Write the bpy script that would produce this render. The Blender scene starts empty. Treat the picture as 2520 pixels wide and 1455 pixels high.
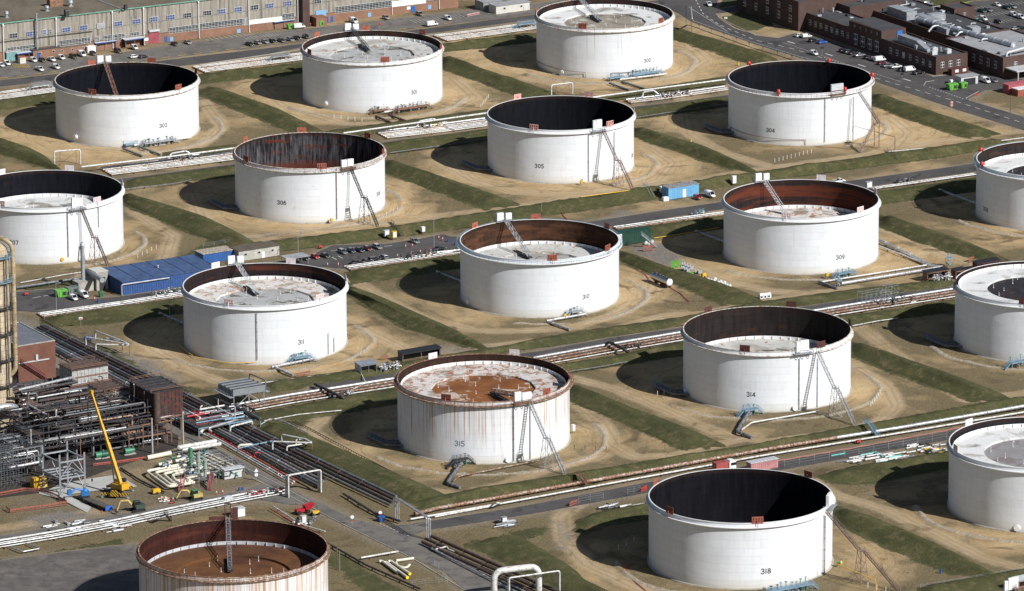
import bpy, math, random
import numpy as np
from mathutils import Vector, Matrix
random.seed(7)
PI=math.pi
S=bpy.context.scene
COL=S.collection
# ---------------------------------------------------------------- camera (metres; solved from the seventeen equal tanks)
FPX,PITCH,CH,ROLL=14903.17,math.radians(15.49287),551.39,math.radians(-.23668)
CAMY=-2000.0
cd=bpy.data.cameras.new('camera'); cam=bpy.data.objects.new('camera',cd); COL.objects.link(cam)
cd.sensor_width=36; cd.lens=36*FPX/2520; cd.clip_start=10; cd.clip_end=20000
cam.location=(0,CAMY,CH)
cam.matrix_world=Matrix.Translation((0,CAMY,CH))@Matrix.Rotation(PI/2-PITCH,4,'X')@Matrix.Rotation(ROLL,4,'Z')
S.camera=cam
def G(px,py,z=0.0):
    "world point at height z seen at photo pixel (px,py)"
    X=px-1260; Y=py-727.5
    c,s=math.cos(-ROLL),math.sin(-ROLL)
    X,Y=X*c-Y*s,X*s+Y*c
    x=X/FPX; v=Y/FPX
    cp,sp=math.cos(PITCH),math.sin(PITCH)
    dy=cp-v*sp; dz=-sp-v*cp
    t=(z-CH)/dz
    return Vector((x*t,CAMY+dy*t,z))
def proj(P):
    "photo pixel of a world point"
    z=P[2]-CH; y=P[1]-CAMY; cp,sp=math.cos(PITCH),math.sin(PITCH)
    d=y*cp-z*sp; X=FPX*P[0]/d; Y=-FPX*(y*sp+z*cp)/d
    c,s=math.cos(ROLL),math.sin(ROLL); return 1260+X*c-Y*s,727.5+X*s+Y*c
def GL(pts,z=0.0): return [G(p[0],p[1],p[2] if len(p)>2 else z) for p in pts]
def Zs(zx,zy,ox,oy,k=3.464): return (ox+zx/k,oy+zy/k)
def ZL(pts,ox,oy,k=3.464): return [Zs(p[0],p[1],ox,oy,k)+tuple(p[2:]) for p in pts]
AX=Vector((.8605,.5095,0)); BX=Vector((.5095,-.8605,0)); UP=Vector((0,0,1))   # the site's two grid directions
ARZ=math.atan2(AX.y,AX.x)
# ---------------------------------------------------------------- materials
def newmat(name):
    m=bpy.data.materials.new(name); m.use_nodes=True
    nt=m.node_tree; b=nt.nodes['Principled BSDF']
    return m,nt,b
def nd(nt,t,**k):
    n=nt.nodes.new(t)
    for a,v in k.items():
        if a.startswith('i_'):
            n.inputs[int(a[2:])].default_value=v
        else: setattr(n,a,v)
    return n
def lk(nt,a,ao,b,bi): nt.links.new(a.outputs[ao],b.inputs[bi])
def mathn(nt,op,a,b=None,clamp=False):
    n=nt.nodes.new('ShaderNodeMath'); n.operation=op; n.use_clamp=clamp
    for i,v in enumerate((a,b)):
        if v is None: continue
        if isinstance(v,(int,float)): n.inputs[i].default_value=v
        else: nt.links.new(v,n.inputs[i])
    return n.outputs[0]
def mixc(nt,fac,a,b,blend='MIX'):
    n=nt.nodes.new('ShaderNodeMix'); n.data_type='RGBA'; n.blend_type=blend
    for i,v in ((0,fac),(6,a),(7,b)):
        if isinstance(v,(int,float)): n.inputs[i].default_value=v
        elif isinstance(v,tuple): n.inputs[i].default_value=v if len(v)==4 else v+(1,)
        else: nt.links.new(v,n.inputs[i])
    return n.outputs[2]
def ramp(nt,sock,stops):
    n=nt.nodes.new('ShaderNodeValToRGB'); e=n.color_ramp.elements
    while len(e)<len(stops): e.new(.5)
    for el,(p,c) in zip(e,stops):
        el.position=p; el.color=(c,c,c,1) if isinstance(c,(int,float)) else tuple(c)+(1,)
    nt.links.new(sock,n.inputs[0]); return n.outputs[0]
def noise(nt,vec,scale,detail=4,rough=.55,dist=0):
    n=nd(nt,'ShaderNodeTexNoise'); n.inputs['Scale'].default_value=scale; n.inputs['Detail'].default_value=detail
    n.inputs['Roughness'].default_value=rough; n.inputs['Distortion'].default_value=dist
    if vec is not None: nt.links.new(vec,n.inputs['Vector'])
    return n.outputs[0]
def mapv(nt,vec,sc):
    n=nd(nt,'ShaderNodeMapping'); n.inputs['Scale'].default_value=sc; nt.links.new(vec,n.inputs['Vector']); return n.outputs[0]
def objco(nt): return nd(nt,'ShaderNodeTexCoord').outputs['Object']
def pos(nt): return nd(nt,'ShaderNodeNewGeometry').outputs['Position']
def bump(nt,b,h,s=.3,d=.1):
    n=nd(nt,'ShaderNodeBump'); n.inputs['Strength'].default_value=s; n.inputs['Distance'].default_value=d
    nt.links.new(h,n.inputs['Height']); nt.links.new(n.outputs[0],b.inputs['Normal'])
MATS={}
def M(name,c=None,rough=.6,metal=0.0,var=.25,scale=.7,c2=None,wear=.5,world=False,stretch=None):
    "paint, metal or masonry: a base colour broken up by noise, with worn patches of a second colour"
    if name in MATS: return MATS[name]
    m,nt,b=newmat(name)
    v=pos(nt) if world else objco(nt)
    if stretch: v=mapv(nt,v,stretch)
    n=noise(nt,v,scale,5,.6)
    d=tuple(x*(1-var) for x in c); l=tuple(min(1,x*(1+var)) for x in c)
    col=ramp(nt,n,[(.3,d),(.7,l)])
    if c2:
        n2=noise(nt,v,scale*2.3,6,.65,.3)
        f=ramp(nt,n2,[(wear-.08,1.0),(wear+.08,0.0)])
        col=mixc(nt,f,col,c2)
    nt.links.new(col,b.inputs['Base Color'])
    b.inputs['Roughness'].default_value=rough; b.inputs['Metallic'].default_value=metal
    MATS[name]=m; return m
# ---------------------------------------------------------------- mesh builder
class MB:
    def __init__(s): s.v=[]; s.f=[]; s.m=[]; s.sm=[]; s.mi=0
    def add(s,vs,fs,smooth=False):
        o=len(s.v); s.v.extend([tuple(p) for p in vs])
        for f in fs: s.f.append([i+o for i in f]); s.m.append(s.mi); s.sm.append(smooth)
        return s
    def hexa(s,b4,t4):
        return s.add(list(b4)+list(t4),[(3,2,1,0),(4,5,6,7),(0,1,5,4),(1,2,6,5),(2,3,7,6),(3,0,4,7)])
    def box(s,c,size,rz=0,rx=0,ry=0):
        x,y,z=size[0]/2,size[1]/2,size[2]/2
        R=Matrix.Rotation(rz,3,'Z')@Matrix.Rotation(ry,3,'Y')@Matrix.Rotation(rx,3,'X')
        P=[Vector(c)+R@Vector(q) for q in ((-x,-y,-z),(x,-y,-z),(x,y,-z),(-x,y,-z),(-x,-y,z),(x,-y,z),(x,y,z),(-x,y,z))]
        return s.hexa(P[:4],P[4:])
    def beam(s,p,q,w,h=None,up=UP):
        "square bar from p to q"
        h=h or w; p=Vector(p); q=Vector(q); d=q-p
        if d.length<1e-6: return s
        d.normalize(); u=Vector(up)
        if abs(d.dot(u))>.98: u=Vector((1,0,0)) if abs(d.x)<.9 else Vector((0,1,0))
        a=d.cross(u).normalized()*w/2; b=a.cross(d).normalized()*h/2
        return s.hexa([p-a-b,p+a-b,p+a+b,p-a+b],[q-a-b,q+a-b,q+a+b,q-a+b])
    def prism(s,poly,z0,z1):
        "vertical prism over a polygon of (x,y)"
        n=len(poly); A=sum(poly[i][0]*poly[(i+1)%n][1]-poly[(i+1)%n][0]*poly[i][1] for i in range(n))
        P=list(poly) if A>0 else list(poly)[::-1]
        vs=[(p[0],p[1],z0) for p in P]+[(p[0],p[1],z1) for p in P]
        return s.add(vs,[tuple(range(n))[::-1],tuple(range(n,2*n))]+[(i,(i+1)%n,n+(i+1)%n,n+i) for i in range(n)])
    def cyl(s,p,q,r,r2=None,n=10,cap=True,smooth=True):
        r2=r if r2 is None else r2
        p=Vector(p); q=Vector(q); d=(q-p).normalized()
        u=Vector((0,0,1)) if abs(d.z)<.95 else Vector((1,0,0))
        a=d.cross(u).normalized(); b=d.cross(a)
        vs=[p+(a*math.cos(2*PI*i/n)+b*math.sin(2*PI*i/n))*r for i in range(n)]+[q+(a*math.cos(2*PI*i/n)+b*math.sin(2*PI*i/n))*r2 for i in range(n)]
        s.add(vs,[(i,n+i,n+(i+1)%n,(i+1)%n) for i in range(n)],smooth)
        if cap:
            s.add(vs[:n],[tuple(range(n))]); s.add(vs[n:],[tuple(range(n))[::-1]])
        return s
    def tube(s,pts,r,n=8,cap=True,bend=0,smooth=True):
        "round pipe along a polyline, with rounded elbows when bend>0"
        P=[Vector(p) for p in pts]
        if bend>0 and len(P)>2:
            Q=[P[0]]
            for i in range(1,len(P)-1):
                a=P[i-1]-P[i]; c=P[i+1]-P[i]
                t=min(bend,a.length*.45,c.length*.45); a=P[i]+a.normalized()*t; c=P[i]+c.normalized()*t
                for k in range(5):
                    w=k/4; Q.append(a*(1-w)**2+P[i]*2*w*(1-w)+c*w*w)
            Q.append(P[-1]); P=Q
        N=len(P); vs=[]; pa=None
        for i in range(N):
            d=(P[min(i+1,N-1)]-P[max(i-1,0)])
            d=d.normalized() if d.length>1e-7 else Vector((1,0,0))
            if pa is None:
                u=Vector((0,0,1)) if abs(d.z)<.9 else Vector((1,0,0)); a=d.cross(u).normalized()
            else:
                a=pa-d*pa.dot(d); a=a.normalized() if a.length>1e-5 else d.orthogonal().normalized()
            pa=a; b=d.cross(a)
            vs+=[P[i]+(a*math.cos(2*PI*k/n)+b*math.sin(2*PI*k/n))*r for k in range(n)]
        fs=[(i*n+k,(i+1)*n+k,(i+1)*n+(k+1)%n,i*n+(k+1)%n) for i in range(N-1) for k in range(n)]
        s.add(vs,fs,smooth)
        if cap: s.add(vs[:n],[tuple(range(n))]); s.add(vs[-n:],[tuple(range(n))[::-1]])
        return s
    def lathe(s,prof,c=(0,0,0),n=48,a0=0,a1=2*PI,smooth=True):
        "revolve (r,z) points about the vertical through c; outside to the right of the direction of travel"
        full=abs(a1-a0-2*PI)<1e-6; m=n if full else n+1; k=len(prof); vs=[]
        for i in range(m):
            t=a0+(a1-a0)*i/n
            vs+=[(c[0]+r*math.cos(t),c[1]+r*math.sin(t),c[2]+z) for r,z in prof]
        fs=[(i*k+j,((i+1)%m)*k+j,((i+1)%m)*k+j+1,i*k+j+1) for i in range(n) for j in range(k-1)]
        return s.add(vs,fs,smooth)
    def sphere(s,c,r,n=10,m=6,sc=(1,1,1)):
        vs=[];fs=[]
        for j in range(m+1):
            p=PI*j/m
            for i in range(n):
                t=2*PI*i/n; vs.append((c[0]+r*sc[0]*math.sin(p)*math.cos(t),c[1]+r*sc[1]*math.sin(p)*math.sin(t),c[2]+r*sc[2]*math.cos(p)))
        for j in range(m):
            for i in range(n): fs.append((j*n+i,(j+1)*n+i,(j+1)*n+(i+1)%n,j*n+(i+1)%n))
        return s.add(vs,fs,True)
    def quad(s,a,b,c,d): return s.add([a,b,c,d],[(0,1,2,3)])
def wloc(o):
    p=Vector((0,0,0))
    while o is not None: p+=o.location; o=o.parent
    return p
def mesh(name,mb,mats):
    me=bpy.data.meshes.new(name)
    me.from_pydata(mb.v,[],mb.f)
    for m in (mats if isinstance(mats,(list,tuple)) else [mats]): me.materials.append(m)
    me.polygons.foreach_set('material_index',mb.m)
    me.polygons.foreach_set('use_smooth',mb.sm)
    me.update(); return me
def obj(name,mb,mat,parent=None,local=False,**props):
    "one mesh object; vertices are in world space unless local"
    if not mb.v: return None
    if parent is not None and not local:
        w=wloc(parent); mb.v=[(a-w.x,b-w.y,c-w.z) for a,b,c in mb.v]
    o=bpy.data.objects.new(name,mesh(name,mb,mat)); COL.objects.link(o)
    if parent is not None: o.parent=parent
    for k,v in props.items(): o[k]=v
    return o
def one(name,label,cat,mb,mat,group=None,**props):
    "a thing that is one mesh, its origin at its base"
    if not mb.v: return None
    xs=[p[0] for p in mb.v]; ys=[p[1] for p in mb.v]; zs=[p[2] for p in mb.v]
    c=((min(xs)+max(xs))/2,(min(ys)+max(ys))/2,min(zs))
    mb.v=[(a-c[0],b-c[1],d-c[2]) for a,b,d in mb.v]
    o=obj(name,mb,mat); o.location=c; o['label']=spell(label); o['category']=cat
    if group: o['group']=group
    for k,v in props.items(): o[k]=v
    return o
def thing(name,label,cat,loc=(0,0,0),rz=0,group=None):
    o=bpy.data.objects.new(name,None); o.empty_display_size=.5; COL.objects.link(o)
    o.location=loc; o.rotation_euler=(0,0,rz); o['label']=spell(label); o['category']=cat
    if group: o['group']=group
    return o
WD_=['oh','one','two','three','four','five','six','seven','eight','nine']
def spell(s):
    import re
    return re.sub(r'\b3(\d)(\d)\b',lambda m:'three-hundred' if m[0]=='300' else 'three-'+WD_[int(m[1])]+'-'+WD_[int(m[2])],s)
KIDS={}
def kids(o):
    return list(o.children)
def dup(root,loc,rz,label,group=None,swap=None):
    "a copy of a thing, its parts and their sub-parts; swap maps a material to another (paint colour)"
    def cp(o,par):
        c=o.copy(); COL.objects.link(c); c.parent=par
        if swap and c.type=='MESH' and any(s in swap for s in [m.name for m in o.data.materials]):
            key=(o.data.name,)+tuple(sorted((a,b.name) for a,b in swap.items()))
            if key not in KIDS:
                me=o.data.copy()
                for i,m in enumerate(me.materials):
                    if m.name in swap: me.materials[i]=swap[m.name]
                KIDS[key]=me
            c.data=KIDS[key]
        for ch in kids(o): cp(ch,c)
        return c
    r=cp(root,None); r.location=loc; r.rotation_euler=(0,0,rz); r['label']=spell(label)
    if group: r['group']=group
    return r
def struct(name,mb,mat,**p): return obj(name,mb,mat,kind='structure',**p)
def tri(poly):
    from mathutils.geometry import tessellate_polygon
    return tessellate_polygon([[Vector(p) for p in poly]])
def sheet(name,pxpoly,z,mat,kind='structure',sub=None,world=False):
    P=[Vector((p[0],p[1],z)) for p in pxpoly] if world else GL([q[:2] for q in pxpoly],z)
    P=[Vector((p.x,p.y,z)) for p in P]
    mb=MB()
    for t in tri(P):
        a,b,c=[P[i] for i in t]
        if (b-a).cross(c-a).z<0: b,c=c,b
        mb.add([a,b,c],[(0,1,2)])
    return obj(name,mb,mat,kind=kind)
def interp(pts,n):
    "resample a polyline of tuples to n points evenly by length"
    P=[Vector(p) for p in pts]; L=[0]
    for a,b in zip(P,P[1:]): L.append(L[-1]+(b-a).length)
    out=[]
    for i in range(n):
        t=L[-1]*i/(n-1); k=0
        while k<len(L)-2 and L[k+1]<t: k+=1
        w=(t-L[k])/max(1e-9,L[k+1]-L[k]); out.append(P[k].lerp(P[k+1],w))
    return out
# ---------------------------------------------------------------- light
SUNV=Vector((20.9,-17.0,19.9)).normalized()
sl=bpy.data.lights.new('sun','SUN'); sl.energy=5.0; sl.angle=math.radians(.5); sl.color=(1,.995,.985)
so=bpy.data.objects.new('sun',sl); COL.objects.link(so); so.rotation_euler=SUNV.to_track_quat('Z','Y').to_euler(); so.location=(0,0,300)
w=bpy.data.worlds.new('World'); S.world=w; w.use_nodes=True; nt=w.node_tree
sky=nt.nodes.new('ShaderNodeTexSky'); sky.sky_type='NISHITA'; sky.sun_disc=False
sky.sun_elevation=math.asin(SUNV.z); sky.sun_rotation=math.atan2(SUNV.x,SUNV.y)
nt.links.new(sky.outputs[0],nt.nodes['Background'].inputs[0]); nt.nodes['Background'].inputs[1].default_value=.05
S.view_settings.view_transform='Standard'; S.view_settings.look='None'; S.view_settings.exposure=.15; S.view_settings.gamma=1
S.render.engine='CYCLES'; S.cycles.max_bounces=5; S.cycles.diffuse_bounces=2; S.cycles.glossy_bounces=2; S.cycles.use_denoising=True
# ================================================================ the ground
TK={302:(-145.21,226.34),301:(-53.58,278.89),304:(109.08,224.54),305:(18.22,169.18),306:(-72.59,114.15),309:(100.94,42.22),310:(9.45,-11.45),311:(-81.85,-67.29),314:(82.13,-123.91),315:(-9.06,-178.79),318:(66.88,-303.29),300:(37.07,333.49),320:(-79.98,-351.63),307:(-163.7,60),308:(193.2,97),313:(173.7,-69),317:(158.8,-251)}
TR,TH=27.0,19.9
# grass banks: crest line and near foot line as traced, crest height
BANKS=[
(2.3,[(495,206),(640,257),(700,285),(779,322)],[(480,228),(640,291),(690,314),(740,334)]),
(2.3,[(1080,131),(1200,175),(1353,230)],[(1078,166),(1200,206),(1300,246)]),
(2.2,[(1640,60),(1662,68),(1860,127),(1905,143)],[(1640,88),(1662,96),(1860,160),(1885,170)]),
(2.4,[(2140,222),(2293,277),(2426,320)],[(2138,254),(2293,312),(2385,340)]),
(2.3,[(1545,306),(1700,354),(1845,409)],[(1545,330),(1700,383),(1800,416)]),
(2.4,[(940,385),(1062,429),(1243,494)],[(935,418),(1062,464),(1198,514)]),
(2.3,[(290,470),(462,525),(612,596)],[(290,494),(445,562),(562,607)]),
(2.3,[(-40,326),(0,341),(150,410)],[(-40,360),(0,375),(92,407)]),
(2.2,[(845,696),(912,732),(1027,779),(1186,845)],[(845,716),(917,760),(1004,806),(1146,851)]),
(2.2,[(1515,610),(1636,659),(1748,693),(1838,733)],[(1515,636),(1604,673),(1673,702),(1783,752)]),
(2.2,[(2158,523),(2293,571),(2470,633)],[(2158,553),(2279,600),(2420,640)]),
(2.2,[(643,1033),(762,1083),(1018,1197),(1062,1220)],[(637,1053),(757,1127),(970,1222),(1033,1240)]),
(2.2,[(1395,938),(1546,1005),(1740,1086)],[(1392,980),(1518,1031),(1684,1106)]),
(2.2,[(2090,835),(2264,900),(2440,968)],[(2090,872),(2264,939),(2394,986)]),
(2.2,[(1170,1316),(1243,1316),(1373,1398),(1530,1480)],[(1150,1340),(1215,1366),(1290,1404),(1420,1472)]),
(2.4,[(2050,1240),(2264,1329),(2445,1410)],[(2048,1278),(2206,1354),(2340,1412)]),
# banks along the pipe ways
(1.7,[(-60,254),(136,230),(497,183),(749,154),(1097,107),(1327,78)],[(-60,278),(136,251),(497,205),(749,178),(1097,125),(1327,101)]),
(.9,[(400,379),(580,360),(840,322),(1203,273),(1471,241),(1797,190)],[(400,392),(580,373),(840,335),(1203,286),(1471,253),(1797,202)]),
(1.5,[(300,445),(440,427),(580,409),(955,353),(1203,319),(1567,268),(1797,236)],[(300,462),(440,447),(580,432),(955,378),(1203,345),(1567,291),(1797,260)]),
(2.4,[(485,622),(600,602),(958,559),(1240,516),(1584,463),(1860,424),(2190,378),(2489,336)],[(490,643),(600,626),(958,584),(1240,545),(1584,494),(1860,446),(2203,400),(2505,357)]),
(1.8,[(850,670),(1131,628),(1523,568),(1782,533),(2166,472),(2403,438),(2540,418)],[(855,699),(1131,658),(1523,596),(1782,560),(2166,500),(2403,468),(2540,448)]),
(1.5,[(104,784),(260,762),(404,741),(470,732)],[(110,803),(260,794),(404,775),(470,765)]),
(1.3,[(640,946),(886,915),(1240,852),(1402,824),(1679,784),(1860,749),(2120,714),(2350,688)],[(650,966),(886,933),(1240,864),(1431,839),(1679,800),(1860,770),(2120,732),(2350,704)]),
(1.7,[(620,1022),(831,984),(975,958),(1379,899),(1523,876),(1679,844),(2062,781),(2238,758),(2360,736)],[(640,1046),(840,1014),(975,992),(1402,916),(1546,892),(1679,872),(2100,800),(2209,783),(2360,762)]),
(2.0,[(1036,1234),(1200,1201),(1414,1168),(1860,1092),(2128,1046),(2540,972)],[(1042,1252),(1200,1228),(1431,1192),(1860,1110),(2120,1073),(2540,1001)]),
(1.5,[(1425,1290),(1489,1264),(1593,1243),(1700,1228)],[(1440,1312),(1500,1290),(1593,1276),(1700,1260)]),
(1.8,[(2040,1170),(2120,1150),(2331,1115),(2540,1085)],[(2058,1187),(2149,1186),(2331,1152),(2540,1122)]),
(1.5,[(2255,1452),(2520,1405),(2580,1395)],[(2260,1474),(2520,1440),(2580,1432)]),
]
ROADS=[ # asphalt: polygon outlines
[(-200,218),(0,198),(121,184),(500,137),(640,121),(750,107),(1047,71),(1200,50),(1328,35),(1560,8),(1700,-10),(1700,10),(1560,24),(1327,46),(1200,63),(1090,78),(747,115),(640,137),(490,157),(130,199),(0,213),(-200,236)],
[(200,452),(375,431),(480,416),(580,404),(955,349),(1203,316),(1400,290),(1567,262),(1700,247),(1797,233),(1860,226),(1860,230),(1797,239),(1700,253),(1567,270),(1400,298),(1203,325),(955,358),(580,414),(480,426),(375,441),(200,462)],
[(640,652),(860,622),(1100,588),(1451,546),(1600,523),(1782,496),(2079,447),(2403,402),(2620,372),(2620,392),(2403,422),(2079,467),(1782,514),(1605,542),(1451,566),(1100,612),(860,648),(640,676)],
[(760,953),(816,938),(975,917),(1100,897),(1180,884),(1330,864),(1489,834),(1679,806),(1964,757),(2120,733),(2348,705),(2560,675),(2560,690),(2348,721),(2120,750),(1964,774),(1679,821),(1489,845),(1400,860),(1300,886),(1180,903),(1100,915),(975,934),(830,962),(770,968)],
[(1010,1290),(1240,1254),(1340,1236),(1590,1188),(1915,1138),(2348,1060),(2560,1022),(2560,1044),(2348,1080),(1915,1158),(1700,1196),(1590,1213),(1340,1259),(1200,1282),(1080,1300),(1000,1310)],
[(380,985),(420,1000),(445,1050),(500,1085),(560,1117),(640,1158),(730,1212),(800,1243),(870,1278),(940,1296),(1010,1290),(1060,1300),(1015,1318),(1050,1340),(1130,1382),(1206,1418),(1290,1470),(1310,1500),(1190,1500),(1150,1455),(1090,1405),(1010,1370),(930,1330),(850,1290),(760,1245),(690,1205),(640,1180),(620,1170),(560,1142),(470,1087),(430,1068),(385,1040)],
[(-80,1328),(0,1319),(120,1298),(240,1275),(375,1252),(500,1228),(600,1205),(650,1188),(690,1205),(760,1245),(700,1240),(640,1230),(560,1240),(430,1262),(375,1272),(240,1293),(120,1314),(0,1336),(-80,1345)],
ZL([(-260,215),(0,302),(190,325),(330,285),(500,300),(800,415),(1120,500),(1500,650),(1640,640),(1850,610),(2286,680),(2400,700),(2400,760),(2286,740),(1950,770),(1800,850),(2286,1000),(2500,1060),(2500,1180),(2286,1110),(1700,930),(1010,690),(600,560),(300,470),(0,372),(-260,270)],1860,0),
ZL([(1400,-60),(1990,-60),(1945,50),(1945,110),(1990,170),(2100,240),(2286,300),(2400,330),(2400,400),(2286,375),(1900,245),(1740,185),(1640,120),(1560,80),(1500,40)],1200,0),
[(1712,26),(1765,33),(1800,29),(1930,20),(1900,10),(1800,17),(1770,22),(1740,12)],
ZL([(1180,-60),(1340,90),(1620,200),(1800,240),(2150,300),(2400,262),(2400,-20),(1860,10),(1500,80),(1340,20),(1330,-60)],1860,0),
[(-150,196),(-150,172),(90,148),(250,138),(420,111),(640,83),(900,55),(1040,38),(1200,22),(1330,8),(1400,-2),(1330,33),(1047,66),(750,101),(499,132),(121,180),(0,194)],
ZL([(-200,1200),(250,1165),(440,1148),(760,1235),(1000,1215),(1550,1140),(1650,1130),(1650,1178),(1550,1192),(900,1270),(350,1345),(200,1335),(-200,1330)],0,380),
ZL([(440,890),(570,860),(760,775),(1200,765),(1500,720),(1700,680),(1760,700),(1850,705),(1900,800),(1400,885),(880,975),(640,955)],600,380),
[(-80,1395),(0,1380),(100,1366),(270,1345),(330,1340),(420,1370),(420,1560),(-80,1560)],
]
LAWNS=[
ZL([(1958,70),(1945,40),(2000,-40),(2500,-60),(2500,40),(2286,55),(2100,85)],1200,0),
ZL([(1962,140),(2286,85),(2420,60),(2420,220),(2200,270),(2050,228)],1200,0),
ZL([(-180,60),(100,40),(100,215),(60,230),(0,258),(-160,220)],1860,0),
ZL([(1330,-60),(1500,75),(1850,10),(2050,-10),(2050,-90)],1860,0),
ZL([(2110,310),(2420,270),(2420,400),(2286,375),(2140,378)],1860,0),
ZL([(160,945),(500,893),(530,950),(260,1030),(215,1050)],1200,1035),
ZL([(0,1185),(700,1075),(1050,1000),(1060,1055),(500,1170),(0,1260),(-100,1280),(-100,1200)],0,1035),
ZL([(700,1085),(800,1110),(1000,1230),(1350,1430),(1450,1560),(1180,1560),(950,1400),(700,1200)],600,1035),
ZL([(360,310),(1000,590),(1500,850),(1830,905),(1820,925),(1650,935),(1400,850),(900,580),(380,340)],0,700),
ZL([(590,0),(150,0),(130,60),(600,300),(480,150),(400,60)],600,1035),
ZL([(180,1120),(560,1080),(1000,1020),(1550,850),(1850,700),(1950,820),(1000,1060),(200,1170)],0,380),
ZL([(640,835),(980,735),(1290,690),(1290,745),(700,830)],600,700),
]
PALE=[ # gravel and concrete: (polygon, strength of the grey)
(ZL([(570,700),(1100,460),(1290,490),(1300,560),(800,600),(640,600)],1200,380),.8),
(ZL([(1400,395),(1850,330),(2060,330),(2000,420),(1500,480),(1400,450)],1200,380),.35),
(ZL([(1180,770),(1500,760),(1750,870),(1640,920),(1480,960),(1250,860)],1200,380),.9),
(ZL([(540,860),(700,850),(760,1000),(690,1110),(600,1100),(560,960)],1200,1035),.8),
(ZL([(1450,500),(2000,500),(2217,520),(2217,600),(1500,590)],600,700),.7),
([(0,1140),(200,1080),(420,1050),(500,1110),(640,1180),(600,1205),(375,1255),(0,1318)],.45),
(ZL([(180,830),(500,760),(800,790),(760,830),(300,910)],0,1035),1.0),
([(0,700),(60,690),(60,780),(420,900),(500,1000),(430,1070),(300,1100),(0,1150)],.85),
(ZL([(1000,180),(1290,180),(1290,280),(900,330)],1200,700),.4),
(ZL([(1600,700),(1900,690),(2286,800),(2286,1000),(1800,850)],1860,0),.25),
]
TRACKS=[[(600,596),(700,578),(850,556),(960,545),(1080,530),(1200,514),(1333,499),(1431,476),(1560,466),(1690,447),(1860,417),(2000,400),(2190,372),(2330,345),(2440,330),(2540,320)],
[(870,690),(960,742),(1060,792),(1180,814),(1300,814),(1420,803),(1530,768),(1600,724),(1612,682),(1580,650)],[(1200,852),(1330,838),(1480,822),(1560,796),(1640,776),(1740,770),(1860,745),(1990,722),(2100,705)],
[(860,790),(940,830),(1000,860),(1100,864),(1200,852)],[(335,830),(400,870),(480,915),(560,945),(620,935)],[(790,1030),(760,1060),(830,1102),(930,1157),(1030,1206),(1130,1213),(1250,1190),(1330,1160),(1480,1120)],
[(1410,985),(1480,1040),(1510,1095),(1560,1125),(1660,1120),(1760,1095),(1860,1070)],[(1410,930),(1500,952),(1620,1000),(1720,1045),(1790,1072),(1880,1084)],[(2100,900),(2180,950),(2205,1000),(2160,1040),(2060,1065),(1900,1085)],[(2110,800),(2240,900),(2380,985),(2540,965)],
[(1985,1178),(2050,1215),(2180,1255),(2300,1312),(2420,1372),(2540,1405)],[(1420,1240),(1382,1270),(1390,1330),(1450,1390),(1560,1442),(1640,1485)],[(2190,290),(2235,325),(2200,362),(2120,386),(1990,398)],[(1680,240),(1700,330),(1780,375),(1880,405)],
[(2180,560),(2300,612),(2400,656),(2540,662)],[(1660,640),(1790,695),(1900,716),(2000,722)],[(500,250),(548,310),(490,362),(380,376),(240,362),(100,322),(0,290)],[(1110,190),(1168,240),(1090,278),(960,304),(840,304),(700,262),(640,215)],
[(1590,360),(1655,400),(1620,442),(1530,468)],[(1080,395),(1160,442),(1260,472),(1380,478)],[(330,520),(425,580),(405,642),(330,668),(200,680)],[(1690,110),(1735,150),(1680,185),(1560,205),(1400,212),(1290,190)],[(470,480),(500,540),(580,580),(700,578)],[(0,1300),(90,1285),(240,1258)],[(90,1395),(180,1380),(260,1400),(280,1450)]]
def inpoly(X,Y,P):
    r=np.zeros(X.shape,bool); n=len(P)
    for i in range(n):
        x0,y0=P[i]; x1,y1=P[(i+1)%n]
        if y0==y1: continue
        c=((y0>Y)!=(y1>Y))&(X<(x1-x0)*(Y-y0)/(y1-y0)+x0); r^=c
    return r
def segdist(X,Y,pts):
    d=np.full(X.shape,1e9)
    for (x0,y0),(x1,y1) in zip(pts,pts[1:]):
        dx,dy=x1-x0,y1-y0; L=dx*dx+dy*dy+1e-9
        t=np.clip(((X-x0)*dx+(Y-y0)*dy)/L,0,1)
        d=np.minimum(d,np.hypot(X-x0-t*dx,Y-y0-t*dy))
    return d
def sdist(X,Y,W,j):
    d=segdist(X,Y,W+[W[0]]); return np.where(inpoly(X,Y,W),d,-d)+j
def vnoise(X,Y,sc,seed):
    r=np.random.RandomState(seed); T=r.rand(256,256)
    x=X/sc+1000.3; y=Y/sc+1000.7; i=np.floor(x).astype(int); j=np.floor(y).astype(int); u=x-i; v=y-j
    u=u*u*(3-2*u); v=v*v*(3-2*v); i0,i1,j0,j1=i%256,(i+1)%256,j%256,(j+1)%256
    return (T[i0,j0]*(1-u)+T[i1,j0]*u)*(1-v)+(T[i0,j1]*(1-u)+T[i1,j1]*u)*v
def fbm(X,Y,sc,seed,o=4):
    a=0;t=0
    for k in range(o): a=a+vnoise(X,Y,sc/2**k,seed+k)*.5**k; t+=.5**k
    return a/t
ROCK={300:(35.5,-150,35),301:(36,-150,-5),304:(33,-60,45),305:(35,-60,30),306:(32.9,-75,40),310:(36,-105,35),311:(35,-145,35),314:(36.4,-150,40),315:(38.5,-150,25),307:(34,-70,30),309:(35,-140,-60),318:(36,-190,-120),308:(35,-165,-75),313:(36,-170,-80),317:(37,-180,-80),302:(36,-80,30)}
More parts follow.
